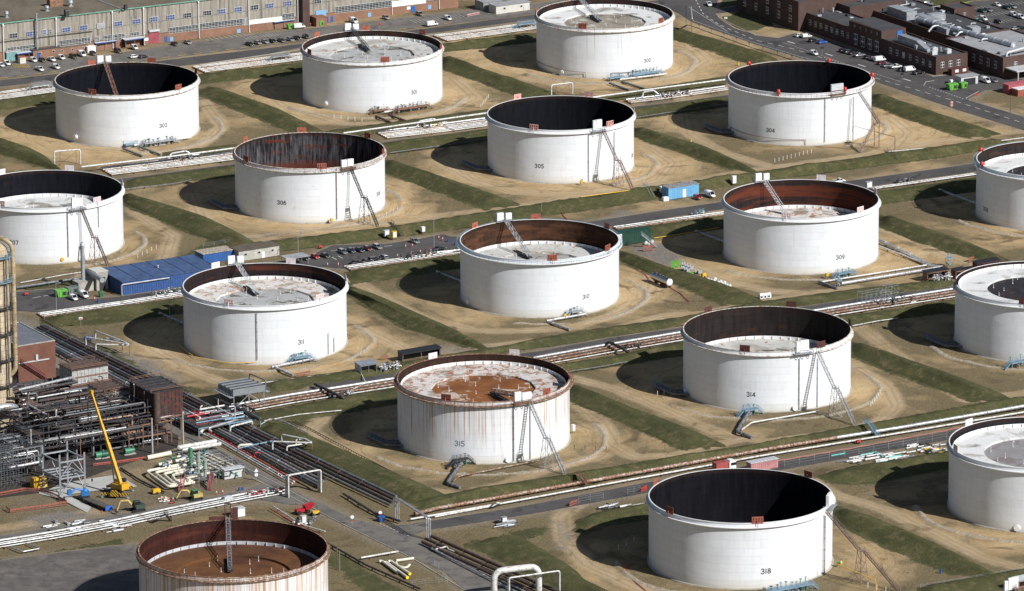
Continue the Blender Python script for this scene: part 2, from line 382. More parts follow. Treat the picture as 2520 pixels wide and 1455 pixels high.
def ground():
    ys=np.concatenate([[-1700,-900,-500],np.arange(-372,470,1.15),[520,600,760,1000,1600,3000,6000]])
    ss=np.concatenate([[-30,-8,-2,-1.25],np.linspace(-1.08,1.08,620),[1.25,2,8,30]])
    SX,YY=np.meshgrid(ss,ys); XX=SX*(np.clip(YY,-600,800)+2050)*.0875
    ny,nx=XX.shape; X=XX.ravel(); Y=YY.ravel()
    core=(np.abs(SX.ravel())<1.1)&(Y>-373)&(Y<471)
    gr=np.zeros(X.size); pl=np.zeros(X.size); rd=np.full(X.size,99.0)
    j=(fbm(X,Y,7,3)-.5)*5
    def near(pts,pad):
        xs=[p[0] for p in pts]; yy=[p[1] for p in pts]
        return np.where(core&(X>min(xs)-pad)&(X<max(xs)+pad)&(Y>min(yy)-pad)&(Y<max(yy)+pad))[0]
    for h,U,L in BANKS:
        for pts in ([tuple(G(*p)[:2]) for p in L],[tuple(G(*p,h)[:2]) for p in U]):
            k=near(pts,14); d=segdist(X[k],Y[k],pts); gr[k]=np.maximum(gr[k],np.clip(1-(d+j[k]*.6)/3.0,0,1))
    for P in LAWNS:
        W=[tuple(G(*p)[:2]) for p in P]; k=near(W,8); gr[k]=np.maximum(gr[k],np.clip(.5+sdist(X[k],Y[k],W,j[k])/5,0,1))
    for P,s in PALE:
        W=[tuple(G(*p)[:2]) for p in P]; k=near(W,10); pl[k]=np.maximum(pl[k],s*np.clip(.5+sdist(X[k],Y[k],W,j[k]*1.5)/9,0,1))
    for P in ROADS:
        W=[tuple(G(*p)[:2]) for p in P]; W.append(W[0]); k=near(W,8)
        d=segdist(X[k],Y[k],W); d=np.where(inpoly(X[k],Y[k],W[:-1]),0,d); rd[k]=np.minimum(rd[k],d)
    tk=np.full(X.size,20.0)
    for P in TRACKS:
        W=[tuple(p[:2]) for p in interp([G(*p) for p in P],40)]; k=near(W,12); tk[k]=np.minimum(tk[k],segdist(X[k],Y[k],W)+j[k]*.25)
    # distance and arc round the nearest tank
    best=np.full(X.size,1e9); ang=np.zeros(X.size); tid=np.zeros(X.size)
    for i,(n,(cx,cy)) in enumerate(TK.items()):
        d=np.hypot(X-cx,Y-cy); b=d<best; best=np.where(b,d,best); ang=np.where(b,np.arctan2(Y-cy,X-cx),ang); tid=np.where(b,i,tid)
    Z=-.03-.55*np.clip(fbm(X,Y,9,11)-.35,0,1)*np.clip((rd-1)/4,0,1)*core
    rocky=np.zeros(X.size)
    for n,(rr,a0,a1) in ROCK.items():
        cx,cy=TK[n]; k=near([(cx,cy)],46); d=np.hypot(X[k]-cx,Y[k]-cy); a=np.degrees(np.arctan2(Y[k]-cy,X[k]-cx))
        a=np.where(a>a0-.01,a,a+360); on=(a>a0)&(a<(a1 if a1>a0 else a1+360))
        off=np.abs(d-rr-(fbm(X[k],Y[k],14,40)-.5)*2.4)
        f=on*np.clip(1-off/1.25,0,1); rocky[k]=np.maximum(rocky[k],f*np.clip((fbm(X[k],Y[k],11,77)-.22)*5,0,1))
        Z[k]+=f*(.4+.5*vnoise(X[k],Y[k],1.3,5))*np.clip((rd[k]-1)/2,0,1)
    gr*=np.clip((rd+j*.2-.4)/1.0,0,1)
    me=bpy.data.meshes.new('ground'); nv=X.size; me.vertices.add(nv)
    me.vertices.foreach_set('co',np.stack([X,Y,Z],1).astype(np.float32).ravel())
    idx=np.arange(nv).reshape(ny,nx); q=np.stack([idx[:-1,:-1],idx[:-1,1:],idx[1:,1:],idx[1:,:-1]],-1).reshape(-1,4)
    me.loops.add(q.size); me.loops.foreach_set('vertex_index',q.ravel().astype(np.int32))
    me.polygons.add(len(q)); me.polygons.foreach_set('loop_start',np.arange(0,q.size,4,dtype=np.int32)); me.polygons.foreach_set('use_smooth',np.ones(len(q),bool))
    me.update(calc_edges=True)
    for nme,dat in (('grass',gr),('pale',pl),('rock',rocky),('track',tk),('verge',np.clip(1-rd/5,0,1))):
        a=me.attributes.new(nme,'FLOAT','POINT'); a.data.foreach_set('value',dat.astype(np.float32))
    a=me.attributes.new('polar','FLOAT_VECTOR','POINT'); a.data.foreach_set('vector',np.stack([best,ang*best,tid*37],1).astype(np.float32).ravel())
    m=ground_mat(); me.materials.append(m)
    o=bpy.data.objects.new('ground',me); COL.objects.link(o); o['kind']='structure'
def attr(nt,n,out=2):
    a=nd(nt,'ShaderNodeAttribute'); a.attribute_name=n; return a.outputs[out]
def grass_col(nt,p):
    n1=noise(nt,p,.09,4,.6); n2=noise(nt,mapv(nt,p,(1,1,1.5)),1.1,5,.7); n3=noise(nt,p,.35,4,.6)
    c=ramp(nt,n1,[(.3,(.064,.064,.03)),(.52,(.088,.088,.037)),(.72,(.132,.12,.056))])
    c=mixc(nt,ramp(nt,n2,[(.36,.0),(.70,.6)]),c,(.034,.037,.016))
    c=mixc(nt,ramp(nt,n3,[(.52,0.0),(.68,.65)]),c,(.155,.125,.065))
    return c,n2
def ground_mat():
    m,nt,b=newmat('ground_dirt'); p=pos(nt)
    big=noise(nt,p,.016,4,.55,.6); mid=noise(nt,p,.075,5,.62,.5); fine=noise(nt,p,1.4,5,.7); spk=noise(nt,p,.55,4,.65)
    pv=attr(nt,'polar',1)
    tr=noise(nt,mapv(nt,pv,(.55,.05,1)),1.0,5,.7,.9)      # wheel tracks that run round the tanks
    tr2=noise(nt,mapv(nt,p,(.75,.75,1)),.6,3,.6,1.5)
    sand=ramp(nt,mid,[(.28,(.30,.21,.108)),(.5,(.46,.328,.176)),(.72,(.57,.425,.245))])
    sep=nd(nt,'ShaderNodeSeparateXYZ'); nt.links.new(pv,sep.inputs[0]); r=sep.outputs[0]
    c=mixc(nt,ramp(nt,tr,[(.32,.75),(.45,0.0)]),sand,(.22,.15,.08))
    c=mixc(nt,ramp(nt,tr,[(.60,0.0),(.74,.5)]),c,(.58,.45,.29))
    c=mixc(nt,ramp(nt,noise(nt,p,.9,6,.75,.5),[(.32,.7),(.47,0.0)]),c,(.19,.13,.068))
    td=attr(nt,'track'); tn=mathn(nt,'ADD',td,mathn(nt,'MULTIPLY',mathn(nt,'SUBTRACT',spk,.5),3.0))
    tmask=ramp(nt,mathn(nt,'MULTIPLY',tn,.1),[(.18,1.0),(.42,0.0)])
    rut=ramp(nt,mathn(nt,'MULTIPLY',td,.1),[(.05,0.0),(.10,1.0),(.14,1.0),(.20,0.0)])
    # brown scrub away from the worked ground
    scrub=ramp(nt,fine,[(.32,(.060,.050,.027)),(.68,(.20,.16,.09))])
    out=mathn(nt,'MULTIPLY',mathn(nt,'SUBTRACT',r,38.0),.05,True)
    f=mathn(nt,'ADD',mathn(nt,'MULTIPLY',out,.16),big)
    f=mathn(nt,'ADD',f,mathn(nt,'MULTIPLY',mid,.55))
    yy=nd(nt,'ShaderNodeSeparateXYZ'); nt.links.new(p,yy.inputs[0])
    far=mathn(nt,'MULTIPLY_ADD',yy.outputs[1],.00022); 
    f=mathn(nt,'SUBTRACT',f,mathn(nt,'MULTIPLY',yy.outputs[1],.00022))
    c=mixc(nt,ramp(nt,f,[(.73,0.0),(.90,.88)]),c,scrub)
    c=mixc(nt,mathn(nt,'MULTIPLY',tmask,.7),c,ramp(nt,mid,[(.3,(.38,.275,.155)),(.7,(.56,.43,.275))]))
    c=mixc(nt,mathn(nt,'MULTIPLY',rut,mathn(nt,'MULTIPLY',fine,.75)),c,(.24,.165,.09))
    # damp and oily dark patches
    dk=noise(nt,p,.05,5,.6,1.2)
    c=mixc(nt,ramp(nt,dk,[(.58,0.0),(.68,.75)]),c,(.10,.072,.042))
    # grey gravel
    gv=ramp(nt,fine,[(.3,(.13,.115,.10)),(.7,(.27,.24,.205))])
    pf=mathn(nt,'ADD',attr(nt,'pale'),mathn(nt,'MULTIPLY',mathn(nt,'SUBTRACT',spk,.5),.9))
    c=mixc(nt,ramp(nt,pf,[(.35,0.0),(.85,1.0)]),c,gv)
    vf=mathn(nt,'MULTIPLY',attr(nt,'verge'),mathn(nt,'ADD',spk,.1))
    c=mixc(nt,vf,c,ramp(nt,fine,[(.3,(.19,.155,.12)),(.7,(.36,.30,.23))]))
    rk=ramp(nt,noise(nt,p,2.3,3,.7),[(.35,(.2,.16,.11)),(.65,(.5,.44,.35))])
    c=mixc(nt,ramp(nt,attr(nt,'rock'),[(.1,0.0),(.5,.95)]),c,rk)
    c=mixc(nt,ramp(nt,spk,[(.66,0.0),(.78,.6)]),c,(.09,.068,.04))
    g,gn=grass_col(nt,p)
    gf=mathn(nt,'ADD',attr(nt,'grass'),mathn(nt,'MULTIPLY',mathn(nt,'SUBTRACT',spk,.5),1.3))
    c=mixc(nt,ramp(nt,gf,[(.40,0.0),(.62,1.0)]),c,g)
    nt.links.new(c,b.inputs['Base Color']); b.inputs['Roughness'].default_value=.95; b.inputs['Specular IOR Level'].default_value=.15
    bump(nt,b,mathn(nt,'ADD',fine,mathn(nt,'MULTIPLY',tr,1.2)),.55,.35)
    return m
def bank_mat():
    m,nt,b=newmat('bank_grass'); p=pos(nt)
    g,gn=grass_col(nt,p)
    spk=noise(nt,p,.5,5,.7,.4)
    e=mathn(nt,'ADD',attr(nt,'edge'),mathn(nt,'MULTIPLY',mathn(nt,'SUBTRACT',spk,.5),1.1))
    dirt=ramp(nt,noise(nt,p,.9,5,.7),[(.3,(.09,.066,.036)),(.7,(.25,.178,.1))])
    bare=noise(nt,p,.045,4,.6,.8)
    c=mixc(nt,ramp(nt,e,[(.25,0.0),(.5,1.0)]),dirt,g)
    c=mixc(nt,ramp(nt,bare,[(.63,0.0),(.73,.8)]),c,dirt)
    nt.links.new(c,b.inputs['Base Color']); b.inputs['Roughness'].default_value=.95; b.inputs['Specular IOR Level'].default_value=.1
    bump(nt,b,gn,.7,.5); return m
def banks():
    m=bank_mat()
    for bi,(h,U,L) in enumerate(BANKS):
        A=[G(*p) for p in L]; B=[G(*p,h) for p in U]
        n=max(8,int(sum((b-a).length for a,b in zip(A,A[1:]))/1.1))
        A=interp(A,n); B=interp(B,n); vs=[];ed=[]; prof=[-.12,0,.2,.4,.6,.8,.93,1,1.12,1.3,1.6,2.0,2.3]
        k=len(prof)
        for i in range(n):
            d=B[i]-A[i]; hd=Vector((d.x,d.y,0)); t=min(1,min(i,n-1-i)/6); end=t*t*(3-2*t)
            crest=B[i]; 
            for q in prof:
                if q<=1: P=A[i]+hd*q; z=h*max(-.12,q)*(.82+.30*math.sin(P.x*.11+P.y*.17+bi)*math.sin(P.x*.047-P.y*.06))
                elif q<=1.3: P=A[i]+hd*1+hd.normalized()*(q-1)*5; z=h*(.82+.30*math.sin(P.x*.11+P.y*.17+bi)*math.sin(P.x*.047-P.y*.06))
                else: P=A[i]+hd*1+hd.normalized()*(1.5+(q-1.3)*6.0); z=h*(2.3-q)/1.0-.05
                ns=(math.sin(P.x*1.7+bi)*math.cos(P.y*1.3)+math.sin(P.x*.6+P.y*.9+bi*2))*.5
                z=z*end-.1*(1-end) + ns*.16*(0 if q in(-.12,2.3) else 1)*min(1,h/2)*end-(.12 if q in (-.12,2.3) else 0)
                P2=P+hd.normalized()*math.sin(P.x*.8+P.y*.5+q*2)*.35
                vs.append((P2.x,P2.y,z)); ed.append(min(1.0,max(.66,(q+.3)/.5) if q<1.2 else max(.6,(2.3-q)/.6), .4+i/4, .4+(n-1-i)/4))
        fs=[(i*k+j,(i+1)*k+j,(i+1)*k+j+1,i*k+j+1) for i in range(n-1) for j in range(k-1)]
        mb=MB(); mb.add(vs,fs,True)
        # face upwards
        a,b_,c=[Vector(vs[x]) for x in fs[len(fs)//2][:3]]
        if (b_-a).cross(c-a).z<0: mb.f=[f[::-1] for f in mb.f]
        o=obj('grass_bank',mb,m,kind='structure'); at=o.data.attributes.new('edge','FLOAT','POINT'); at.data.foreach_set('value',np.array(ed,np.float32))
def asphalt_mat():
    m,nt,b=newmat('asphalt'); p=pos(nt)
    n=noise(nt,p,.06,4,.6,.4); f=noise(nt,p,2.2,4,.7); s=noise(nt,mapv(nt,p,(1,1,1)),.3,4,.6,.8)
    c=ramp(nt,n,[(.3,(.066,.062,.062)),(.7,(.118,.108,.102))])
    c=mixc(nt,ramp(nt,s,[(.52,0.0),(.75,.5)]),c,(.135,.122,.11))
    c=mixc(nt,ramp(nt,noise(nt,p,.11,3,.5,1),[(.63,0.0),(.66,.65)]),c,(.035,.034,.036))
    c=mixc(nt,mathn(nt,'MULTIPLY',f,.35),c,(.03,.03,.03))
    nt.links.new(c,b.inputs['Base Color']); b.inputs['Roughness'].default_value=.85; b.inputs['Specular IOR Level'].default_value=.25
    bump(nt,b,f,.2,.05); return m
ground(); banks()
asph=asphalt_mat()
worn=M('worn_asphalt',(.15,.135,.118),.9,0,.22,.1,c2=(.085,.08,.076),wear=.42,world=True)
yard=M('grey_brown_yard',(.135,.118,.105),.9,0,.3,.12,c2=(.09,.08,.074),wear=.48,world=True)
for i,P in enumerate(ROADS):
    sheet(['road','path','road','path','road','road','road','road','road','path','car_park','car_park','car_park','car_park','yard'][i],P,.03+.005*i,yard if i==14 else (worn if i in(5,6,11) else asph))
# ================================================================ storage tanks
CAMP=Vector((0,CAMY,CH))
def hit(k,px,py,r=TR,back=False):
    "point where the view ray through a photo pixel meets tank k's wall"
    d=G(px,py,0)-CAMP; c=Vector((TK[k][0],TK[k][1],0)); o=CAMP-c
    a=d.x*d.x+d.y*d.y; b=2*(o.x*d.x+o.y*d.y); cc=o.x*o.x+o.y*o.y-r*r
    q=math.sqrt(max(0,b*b-4*a*cc)); t=(-b+(q if back else -q))/(2*a); return CAMP+d*t
def rima(k,px,py,z=None):
    g=G(px,py,TH if z is None else z); return math.atan2(g.y-TK[k][1],g.x-TK[k][0])
def shell_mat(k,streak=.1,blot=.05,tint=(.79,.81,.835),old=0.0,spot=None):
    m,nt,b=newmat('tank_paint_%d'%k)
    P=objco(nt); s=nd(nt,'ShaderNodeSeparateXYZ'); nt.links.new(P,s.inputs[0])
    an=mathn(nt,'ARCTAN2',s.outputs[1],s.outputs[0]); u=mathn(nt,'MULTIPLY',an,TR)
    cv=nd(nt,'ShaderNodeCombineXYZ'); nt.links.new(u,cv.inputs[0]); nt.links.new(s.outputs[2],cv.inputs[1]); cv.inputs[2].default_value=k*7.3
    uv=cv.outputs[0]
    br=nd(nt,'ShaderNodeTexBrick'); nt.links.new(uv,br.inputs['Vector'])
    for n,v in (('Scale',1.0),('Mortar Size',.035),('Mortar Smooth',.6),('Brick Width',9.4),('Row Height',2.44),('Bias',0.0)): br.inputs[n].default_value=v
    br.inputs['Color1'].default_value=(1,1,1,1); br.inputs['Color2'].default_value=(.93,.935,.94,1); br.inputs['Mortar'].default_value=(.66,.66,.66,1)
    n1=noise(nt,uv,.13,4,.6); n2=noise(nt,mapv(nt,uv,(1,.1,1)),.9,4,.6)
    c=ramp(nt,n1,[(.3,tuple(x*.93 for x in tint)),(.7,tint)])
    c=mixc(nt,.75,c,br.outputs['Color'],'MULTIPLY')
    wn=nd(nt,'ShaderNodeTexWhiteNoise'); wn.noise_dimensions='1D'; nt.links.new(mathn(nt,'FLOOR',mathn(nt,'MULTIPLY',s.outputs[2],1/2.44)),wn.inputs['W'])
    c=mixc(nt,mathn(nt,'MULTIPLY',wn.outputs[0],.08),c,(.60,.60,.58)); c=mixc(nt,mathn(nt,'MULTIPLY',mathn(nt,'LESS_THAN',s.outputs[2],2.44),.28),c,(.62,.58,.47))
    c=mixc(nt,ramp(nt,n2,[(.5,0.0),(.8,.22+old)]),c,(.47,.44,.37))
    # rust: runs from the rim, and blotches
    z=mathn(nt,'MULTIPLY',s.outputs[2],1/TH)
    st=noise(nt,mapv(nt,uv,(1.7,.02,1)),.9,5,.72)
    top=ramp(nt,mathn(nt,'ADD',z,mathn(nt,'MULTIPLY',noise(nt,mapv(nt,uv,(1,.0,1)),.5,2),.9)),[(.75,.0),(1.35,1.0)])
    f=mathn(nt,'MULTIPLY',ramp(nt,st,[(.70-streak*.34,0.0),(.80-streak*.2,1.0)]),top)
    c=mixc(nt,mathn(nt,'MULTIPLY',f,min(1,.35+streak)),c,(.40,.20,.07))
    bl=noise(nt,mapv(nt,uv,(1,.45,1)),.55,6,.72)
    c=mixc(nt,ramp(nt,bl,[(.74-blot*.30,0.0),(.82-blot*.30,.25+blot*.7)]),c,(.36,.19,.075))
    if spot is not None:
        d=mathn(nt,'ABSOLUTE',mathn(nt,'SUBTRACT',u,spot*TR)); q=mathn(nt,'SUBTRACT',mathn(nt,'ADD',z,mathn(nt,'MULTIPLY',st,.35)),mathn(nt,'MULTIPLY',d,.035)); c=mixc(nt,ramp(nt,q,[(1.0,0.0),(1.12,.8)]),c,(.42,.17,.03))
    # splash and dust at the foot
    fo=mathn(nt,'ADD',z,mathn(nt,'MULTIPLY',n2,.03))
    c=mixc(nt,ramp(nt,fo,[(.02,.5),(.085,.0)]),c,(.50,.42,.31))
    nt.links.new(c,b.inputs['Base Color']); b.inputs['Roughness'].default_value=.5; b.inputs['Specular IOR Level'].default_value=.3
    h=mathn(nt,'ADD',mathn(nt,'MULTIPLY',br.outputs['Fac'],-.5),mathn(nt,'MULTIPLY',noise(nt,mapv(nt,uv,(.5,.9,1)),.33,3,.5),.9))
    bump(nt,b,h,.5,.16)
    return m
def lining_mat(k,dark,rust,amt,bands=0.0,grey=None):
    m,nt,b=newmat('tank_lining_%d'%k)
    P=objco(nt); s=nd(nt,'ShaderNodeSeparateXYZ'); nt.links.new(P,s.inputs[0])
    an=mathn(nt,'ARCTAN2',s.outputs[1],s.outputs[0]); u=mathn(nt,'MULTIPLY',an,TR)
    cv=nd(nt,'ShaderNodeCombineXYZ'); nt.links.new(u,cv.inputs[0]); nt.links.new(s.outputs[2],cv.inputs[1]); cv.inputs[2].default_value=k*3.1
    uv=cv.outputs[0]
    n1=noise(nt,mapv(nt,uv,(1,.12,1)),.8,5,.65); n2=noise(nt,mapv(nt,uv,(.05,1,1)),.33,3,.6); n3=noise(nt,mapv(nt,uv,(.25,1,1)),.5,5,.6)
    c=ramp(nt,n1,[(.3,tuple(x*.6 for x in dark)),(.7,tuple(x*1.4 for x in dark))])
    if grey:
        c=mixc(nt,ramp(nt,n1,[(.42,0.0),(.7,.9)]),c,grey)
        c=mixc(nt,ramp(nt,mathn(nt,'ADD',mathn(nt,'MULTIPLY',s.outputs[2],.05),mathn(nt,'MULTIPLY',n3,.2)),[(.48,.9),(.6,0.0)]),c,rust)
    f=mathn(nt,'ADD',mathn(nt,'MULTIPLY',n2,bands),mathn(nt,'MULTIPLY',n3,1-bands))
    c=mixc(nt,ramp(nt,f,[(.72-amt*.45,0.0),(.80-amt*.40,.9)]),c,rust)
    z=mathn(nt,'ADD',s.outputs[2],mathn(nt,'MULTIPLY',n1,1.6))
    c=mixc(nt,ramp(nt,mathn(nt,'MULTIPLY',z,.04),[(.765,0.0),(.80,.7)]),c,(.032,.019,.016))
    br=nd(nt,'ShaderNodeTexBrick'); nt.links.new(uv,br.inputs['Vector'])
    for n,v in (('Scale',1.0),('Mortar Size',.05),('Brick Width',9.4),('Row Height',2.44)): br.inputs[n].default_value=v
    br.inputs['Color1'].default_value=(1,1,1,1); br.inputs['Color2'].default_value=(.85,.85,.85,1); br.inputs['Mortar'].default_value=(.5,.5,.5,1)
    c=mixc(nt,.8,c,br.outputs['Color'],'MULTIPLY')
    nt.links.new(c,b.inputs['Base Color']); b.inputs['Roughness'].default_value=.8; b.inputs['Specular IOR Level'].default_value=.08
    return m
def roof_mat(name,base,spot,amt,scale=.28,dirt=(.2,.17,.13),damt=.4):
    m,nt,b=newmat(name); p=objco(nt)
    n=noise(nt,p,scale,6,.68,.7); n2=noise(nt,p,scale*.35,4,.6,.5); n3=noise(nt,p,1.7,4,.7)
    c=ramp(nt,n3,[(.3,tuple(x*.82 for x in base)),(.7,base)])
    c=mixc(nt,ramp(nt,n2,[(.62-damt*.3,0.0),(.78-damt*.3,.85)]),c,dirt)
    c=mixc(nt,ramp(nt,n,[(.70-amt*.34,0.0),(.76-amt*.34,.9)]),c,spot)
    nt.links.new(c,b.inputs['Base Color']); b.inputs['Roughness'].default_value=.8; b.inputs['Specular IOR Level'].default_value=.2
    bump(nt,b,n3,.2,.05); return m
STEEL=M('galvanised_steel',(.36,.38,.40),.5,.3); DSTEEL=M('dark_steel',(.045,.045,.05),.6,.2); RSTEEL=M('rusty_steel',(.16,.085,.05),.8,.1,c2=(.28,.15,.1))
PSTEEL=M('faded_pink_steel',(.33,.25,.24),.7,.1,c2=(.2,.12,.09)); BSTEEL=M('pale_blue_steel',(.19,.30,.39),.55,.1); WPAINT=M('white_paint',(.78,.78,.77),.5,0,.05,c2=(.5,.46,.38),wear=.33)
BLACK=M('black_paint',(.02,.021,.024),.5); ORANGE=M('red_oxide_paint',(.36,.10,.06),.75,0,.25,c2=(.22,.07,.045),wear=.47); YEL=M('yellow_paint',(.65,.4,.03),.5); LTGREY=M('light_grey_paint',(.5,.51,.52),.5,0,.1)
PINKP=M('faded_red_paint',(.56,.26,.23),.7,0,.15,c2=(.62,.38,.34)); LILAC=M('faded_pink_plate',(.66,.56,.57),.7,0,.1,c2=(.7,.65,.66)); MAROON=M('maroon_rust',(.09,.028,.022),.8,0,.3); REDP=M('red_paint',(.5,.04,.03),.5); GREENP=M('green_paint',(.05,.22,.12),.5)
CONC=M('concrete',(.36,.34,.30),.9,0,.2,.3,c2=(.25,.22,.18),wear=.4)
DIG={'0':[[(.5,1),(.15,.85),(0,.5),(.15,.15),(.5,0),(.85,.15),(1,.5),(.85,.85),(.5,1)]],'1':[[(.5,1),(.5,0)]],
'2':[[(.05,.75),(.25,.97),(.6,1),(.92,.85),(.92,.62),(.05,0),(1,0)]],'3':[[(.05,.82),(.3,1),(.7,1),(.95,.8),(.8,.58),(.42,.53),(.8,.5),(1,.26),(.72,0),(.28,0),(0,.18)]],
'4':[[(.75,0),(.75,1),(0,.3),(1,.3)]],'5':[[(.95,1),(.2,1),(.1,.56),(.55,.64),(.95,.45),(.95,.2),(.6,0),(.2,.02),(0,.16)]],
'6':[[(.85,.92),(.5,1),(.15,.8),(0,.4),(.15,.1),(.5,0),(.85,.1),(1,.32),(.85,.55),(.5,.62),(.15,.5),(.03,.35)]],'7':[[(0,1),(1,1),(.35,0)]],
'8':[[(.5,.54),(.15,.66),(.1,.86),(.5,1),(.9,.86),(.85,.66),(.5,.54),(.1,.4),(.0,.18),(.5,0),(1,.18),(.9,.4),(.5,.54)]],'9':[[(.97,.6),(.85,.45),(.5,.38),(.15,.45),(0,.68),(.15,.9),(.5,1),(.85,.9),(1,.6),(.85,.2),(.5,0),(.15,.08)]]}
def number(k,text,px,py,h,mat,par,label=None):
    p=hit(k,px,py); c=TK[k]; a=math.atan2(p.y-c[1],p.x-c[0]); h*=.82; z=p.z-h/2
    mb=MB(); w=h*.62; gap=h*.26; x=0; adv=[]
    for ch in text: adv.append(x); x+=(w if ch!='1' else h*.18)+gap
    x0=-(x-gap)/2; st=h*.075+.03; r=TR+.012
    for ch,ax in zip(text,adv):
        ww=w if ch!='1' else h*.18
        for line in DIG[ch]:
            pts=[(x0+ax+q[0]*ww,z+q[1]*h) for q in line]
            for i in range(len(pts)):
                for j in ((i,i+1),):
                    if i+1>=len(pts): continue
                    (u0,v0),(u1,v1)=pts[i],pts[i+1]; L=math.hypot(u1-u0,v1-v0); nx,ny=-(v1-v0)/L*st,(u1-u0)/L*st; ex,ey=(u1-u0)/L*st*.6,(v1-v0)/L*st*.6
                    q=[(u0-ex-nx,v0-ey-ny),(u1+ex-nx,v1+ey-ny),(u1+ex+nx,v1+ey+ny),(u0-ex+nx,v0-ey+ny)]
                    rr=r+.0015*(i%3)
                    mb.add([(c[0]+rr*math.cos(a+s_/TR),c[1]+rr*math.sin(a+s_/TR),t_) for s_,t_ in q],[(0,1,2,3)])
    return obj('number_marking',mb,mat,par)
def shield(k,a,mat,par,w=3.4,h=2.1,slots=True):
    c=TK[k]; mb=MB(); r=TR+.1; t=Vector((-math.sin(a),math.cos(a),0)); n=Vector((math.cos(a),math.sin(a),0))
    o=Vector((c[0],c[1],TH))+n*.1+n*TR
    mb.box(o+UP*(h/2-.15),(w,.08,h),a+PI/2)
    if slots:
        mb.mi=1
        for q in (-.36,-.12,.12,.36): mb.box(o+t*w*q+n*.06+UP*(h/2-.05),(.32,.1,h*.62),a+PI/2)
        mb.mi=0
        mb.box(o+n*.12+UP*(h*.35),(w*.96,.12,.16),a+PI/2)
    mb.tube([o-UP*1.6+n*.5,o+UP*.6+n*.5,o+UP*.9-n*.6],.12,6)
    return obj('foam_shield',mb,[mat,MAROON if mat is not LILAC else PINKP],par)
def rail(mb,pts,h=1.1,r=.035,posts=True):
    for q in (h,h*.55): 
        for a,b in zip(pts,pts[1:]): mb.beam(Vector(a)+UP*q,Vector(b)+UP*q,r*2)
    if posts:
        for p in pts: mb.beam(Vector(p),Vector(p)+UP*h,r*2)
def dense(a,b,s):
    a=Vector(a);b=Vector(b); n=max(1,int((b-a).length/s)); return [a.lerp(b,i/n) for i in range(n+1)]
def truss(mb,a,b,w,h,bay=1.2,r=.05):
    "lattice beam, two side frames w apart and h high"
    a=Vector(a);b=Vector(b); d=(b-a).normalized(); s=d.cross(UP).normalized()*w/2; u=s.cross(d).normalized()*h
    n=max(2,int((b-a).length/bay)); P=[a.lerp(b,i/n) for i in range(n+1)]
    for q in (s,-s,s+u,-s+u): mb.beam(a+q,b+q,r*2)
    for i,p in enumerate(P):
        mb.beam(p+s,p-s,r*1.6); mb.beam(p+s,p+s+u,r*1.4); mb.beam(p-s,p-s+u,r*1.4)
        if i<n:
            for q in (s,-s): mb.beam(p+q+(u if i%2 else u*0),P[i+1]+q+(u*0 if i%2 else u),r*1.4)
def flight(mb,a,b,w=1.0,step=.62):
    a=Vector(a);b=Vector(b); d=(b-a).normalized(); s=Vector((d.y,-d.x,0)).normalized()*w/2
    for q in (s,-s):
        mb.beam(a+q,b+q,.08,.3)
        for hh in (.55,1.1): mb.beam(a+q+UP*hh,b+q+UP*hh,.07)
        for p in dense(a,b,2.0): mb.beam(p+q,p+q+UP*1.1,.07)
    for p in dense(a,b,step): mb.box(p,(w,.34,.05),math.atan2(s.y,s.x))
def stairs(k,top,bot,mat,par,z0=18.9,frac=.5):
    c=Vector((TK[k][0],TK[k][1],0)); b=G(*bot)
    A_=min(np.linspace(-PI*.95,-.1,400),key=lambda q:abs(proj((c.x+(TR+.9)*math.cos(q),c.y+(TR+.9)*math.sin(q),z0))[0]-top[0])); t=c+Vector((math.cos(A_),math.sin(A_),0))*(TR+.9)+UP*z0
    hd=Vector((b.x-t.x,b.y-t.y,0)).normalized(); sd=Vector((hd.y,-hd.x,0))
    Lh=(Vector((b.x,b.y,0))-Vector((t.x,t.y,0))).length
    m1=t.lerp(b,frac)-hd*.7; m2=t.lerp(b,frac)+hd*.7; m2.z=m1.z=z0*(1-frac)
    root=MB(); flight(root,t,m1); off=sd*-.25
    flight(root,m2+off,b+off)
    root.box((m1+m2)/2,(1.8,1.8,.1),math.atan2(hd.y,hd.x)); rail(root,[m1+sd*.9,m2+sd*.9]); rail(root,[m1-sd*.9,m2-sd*.9])
    st=obj('stairway',root,mat,par)
    tw=MB(); mm=(m1+m2)/2; hh=mm.z
    L=[]
    for x,y in ((1,1),(1,-1),(-1,-1),(-1,1)):
        p=mm+hd*.7*x+sd*.8*y-UP*.1; q=mm+hd*1.5*x+sd*1.7*y; q.z=-.1; L.append((p,q)); tw.beam(p,q,.16)
    for i in range(4):
        (p,q),(p2,q2)=L[i],L[(i+1)%4]
        for s0,s1 in ((.02,.35),(.35,.68),(.68,.98)): tw.beam(p.lerp(q,s0),p2.lerp(q2,s1),.08); tw.beam(p.lerp(q,s1),p2.lerp(q2,s1),.08)
    obj('support_tower',tw,mat,st)
    return st
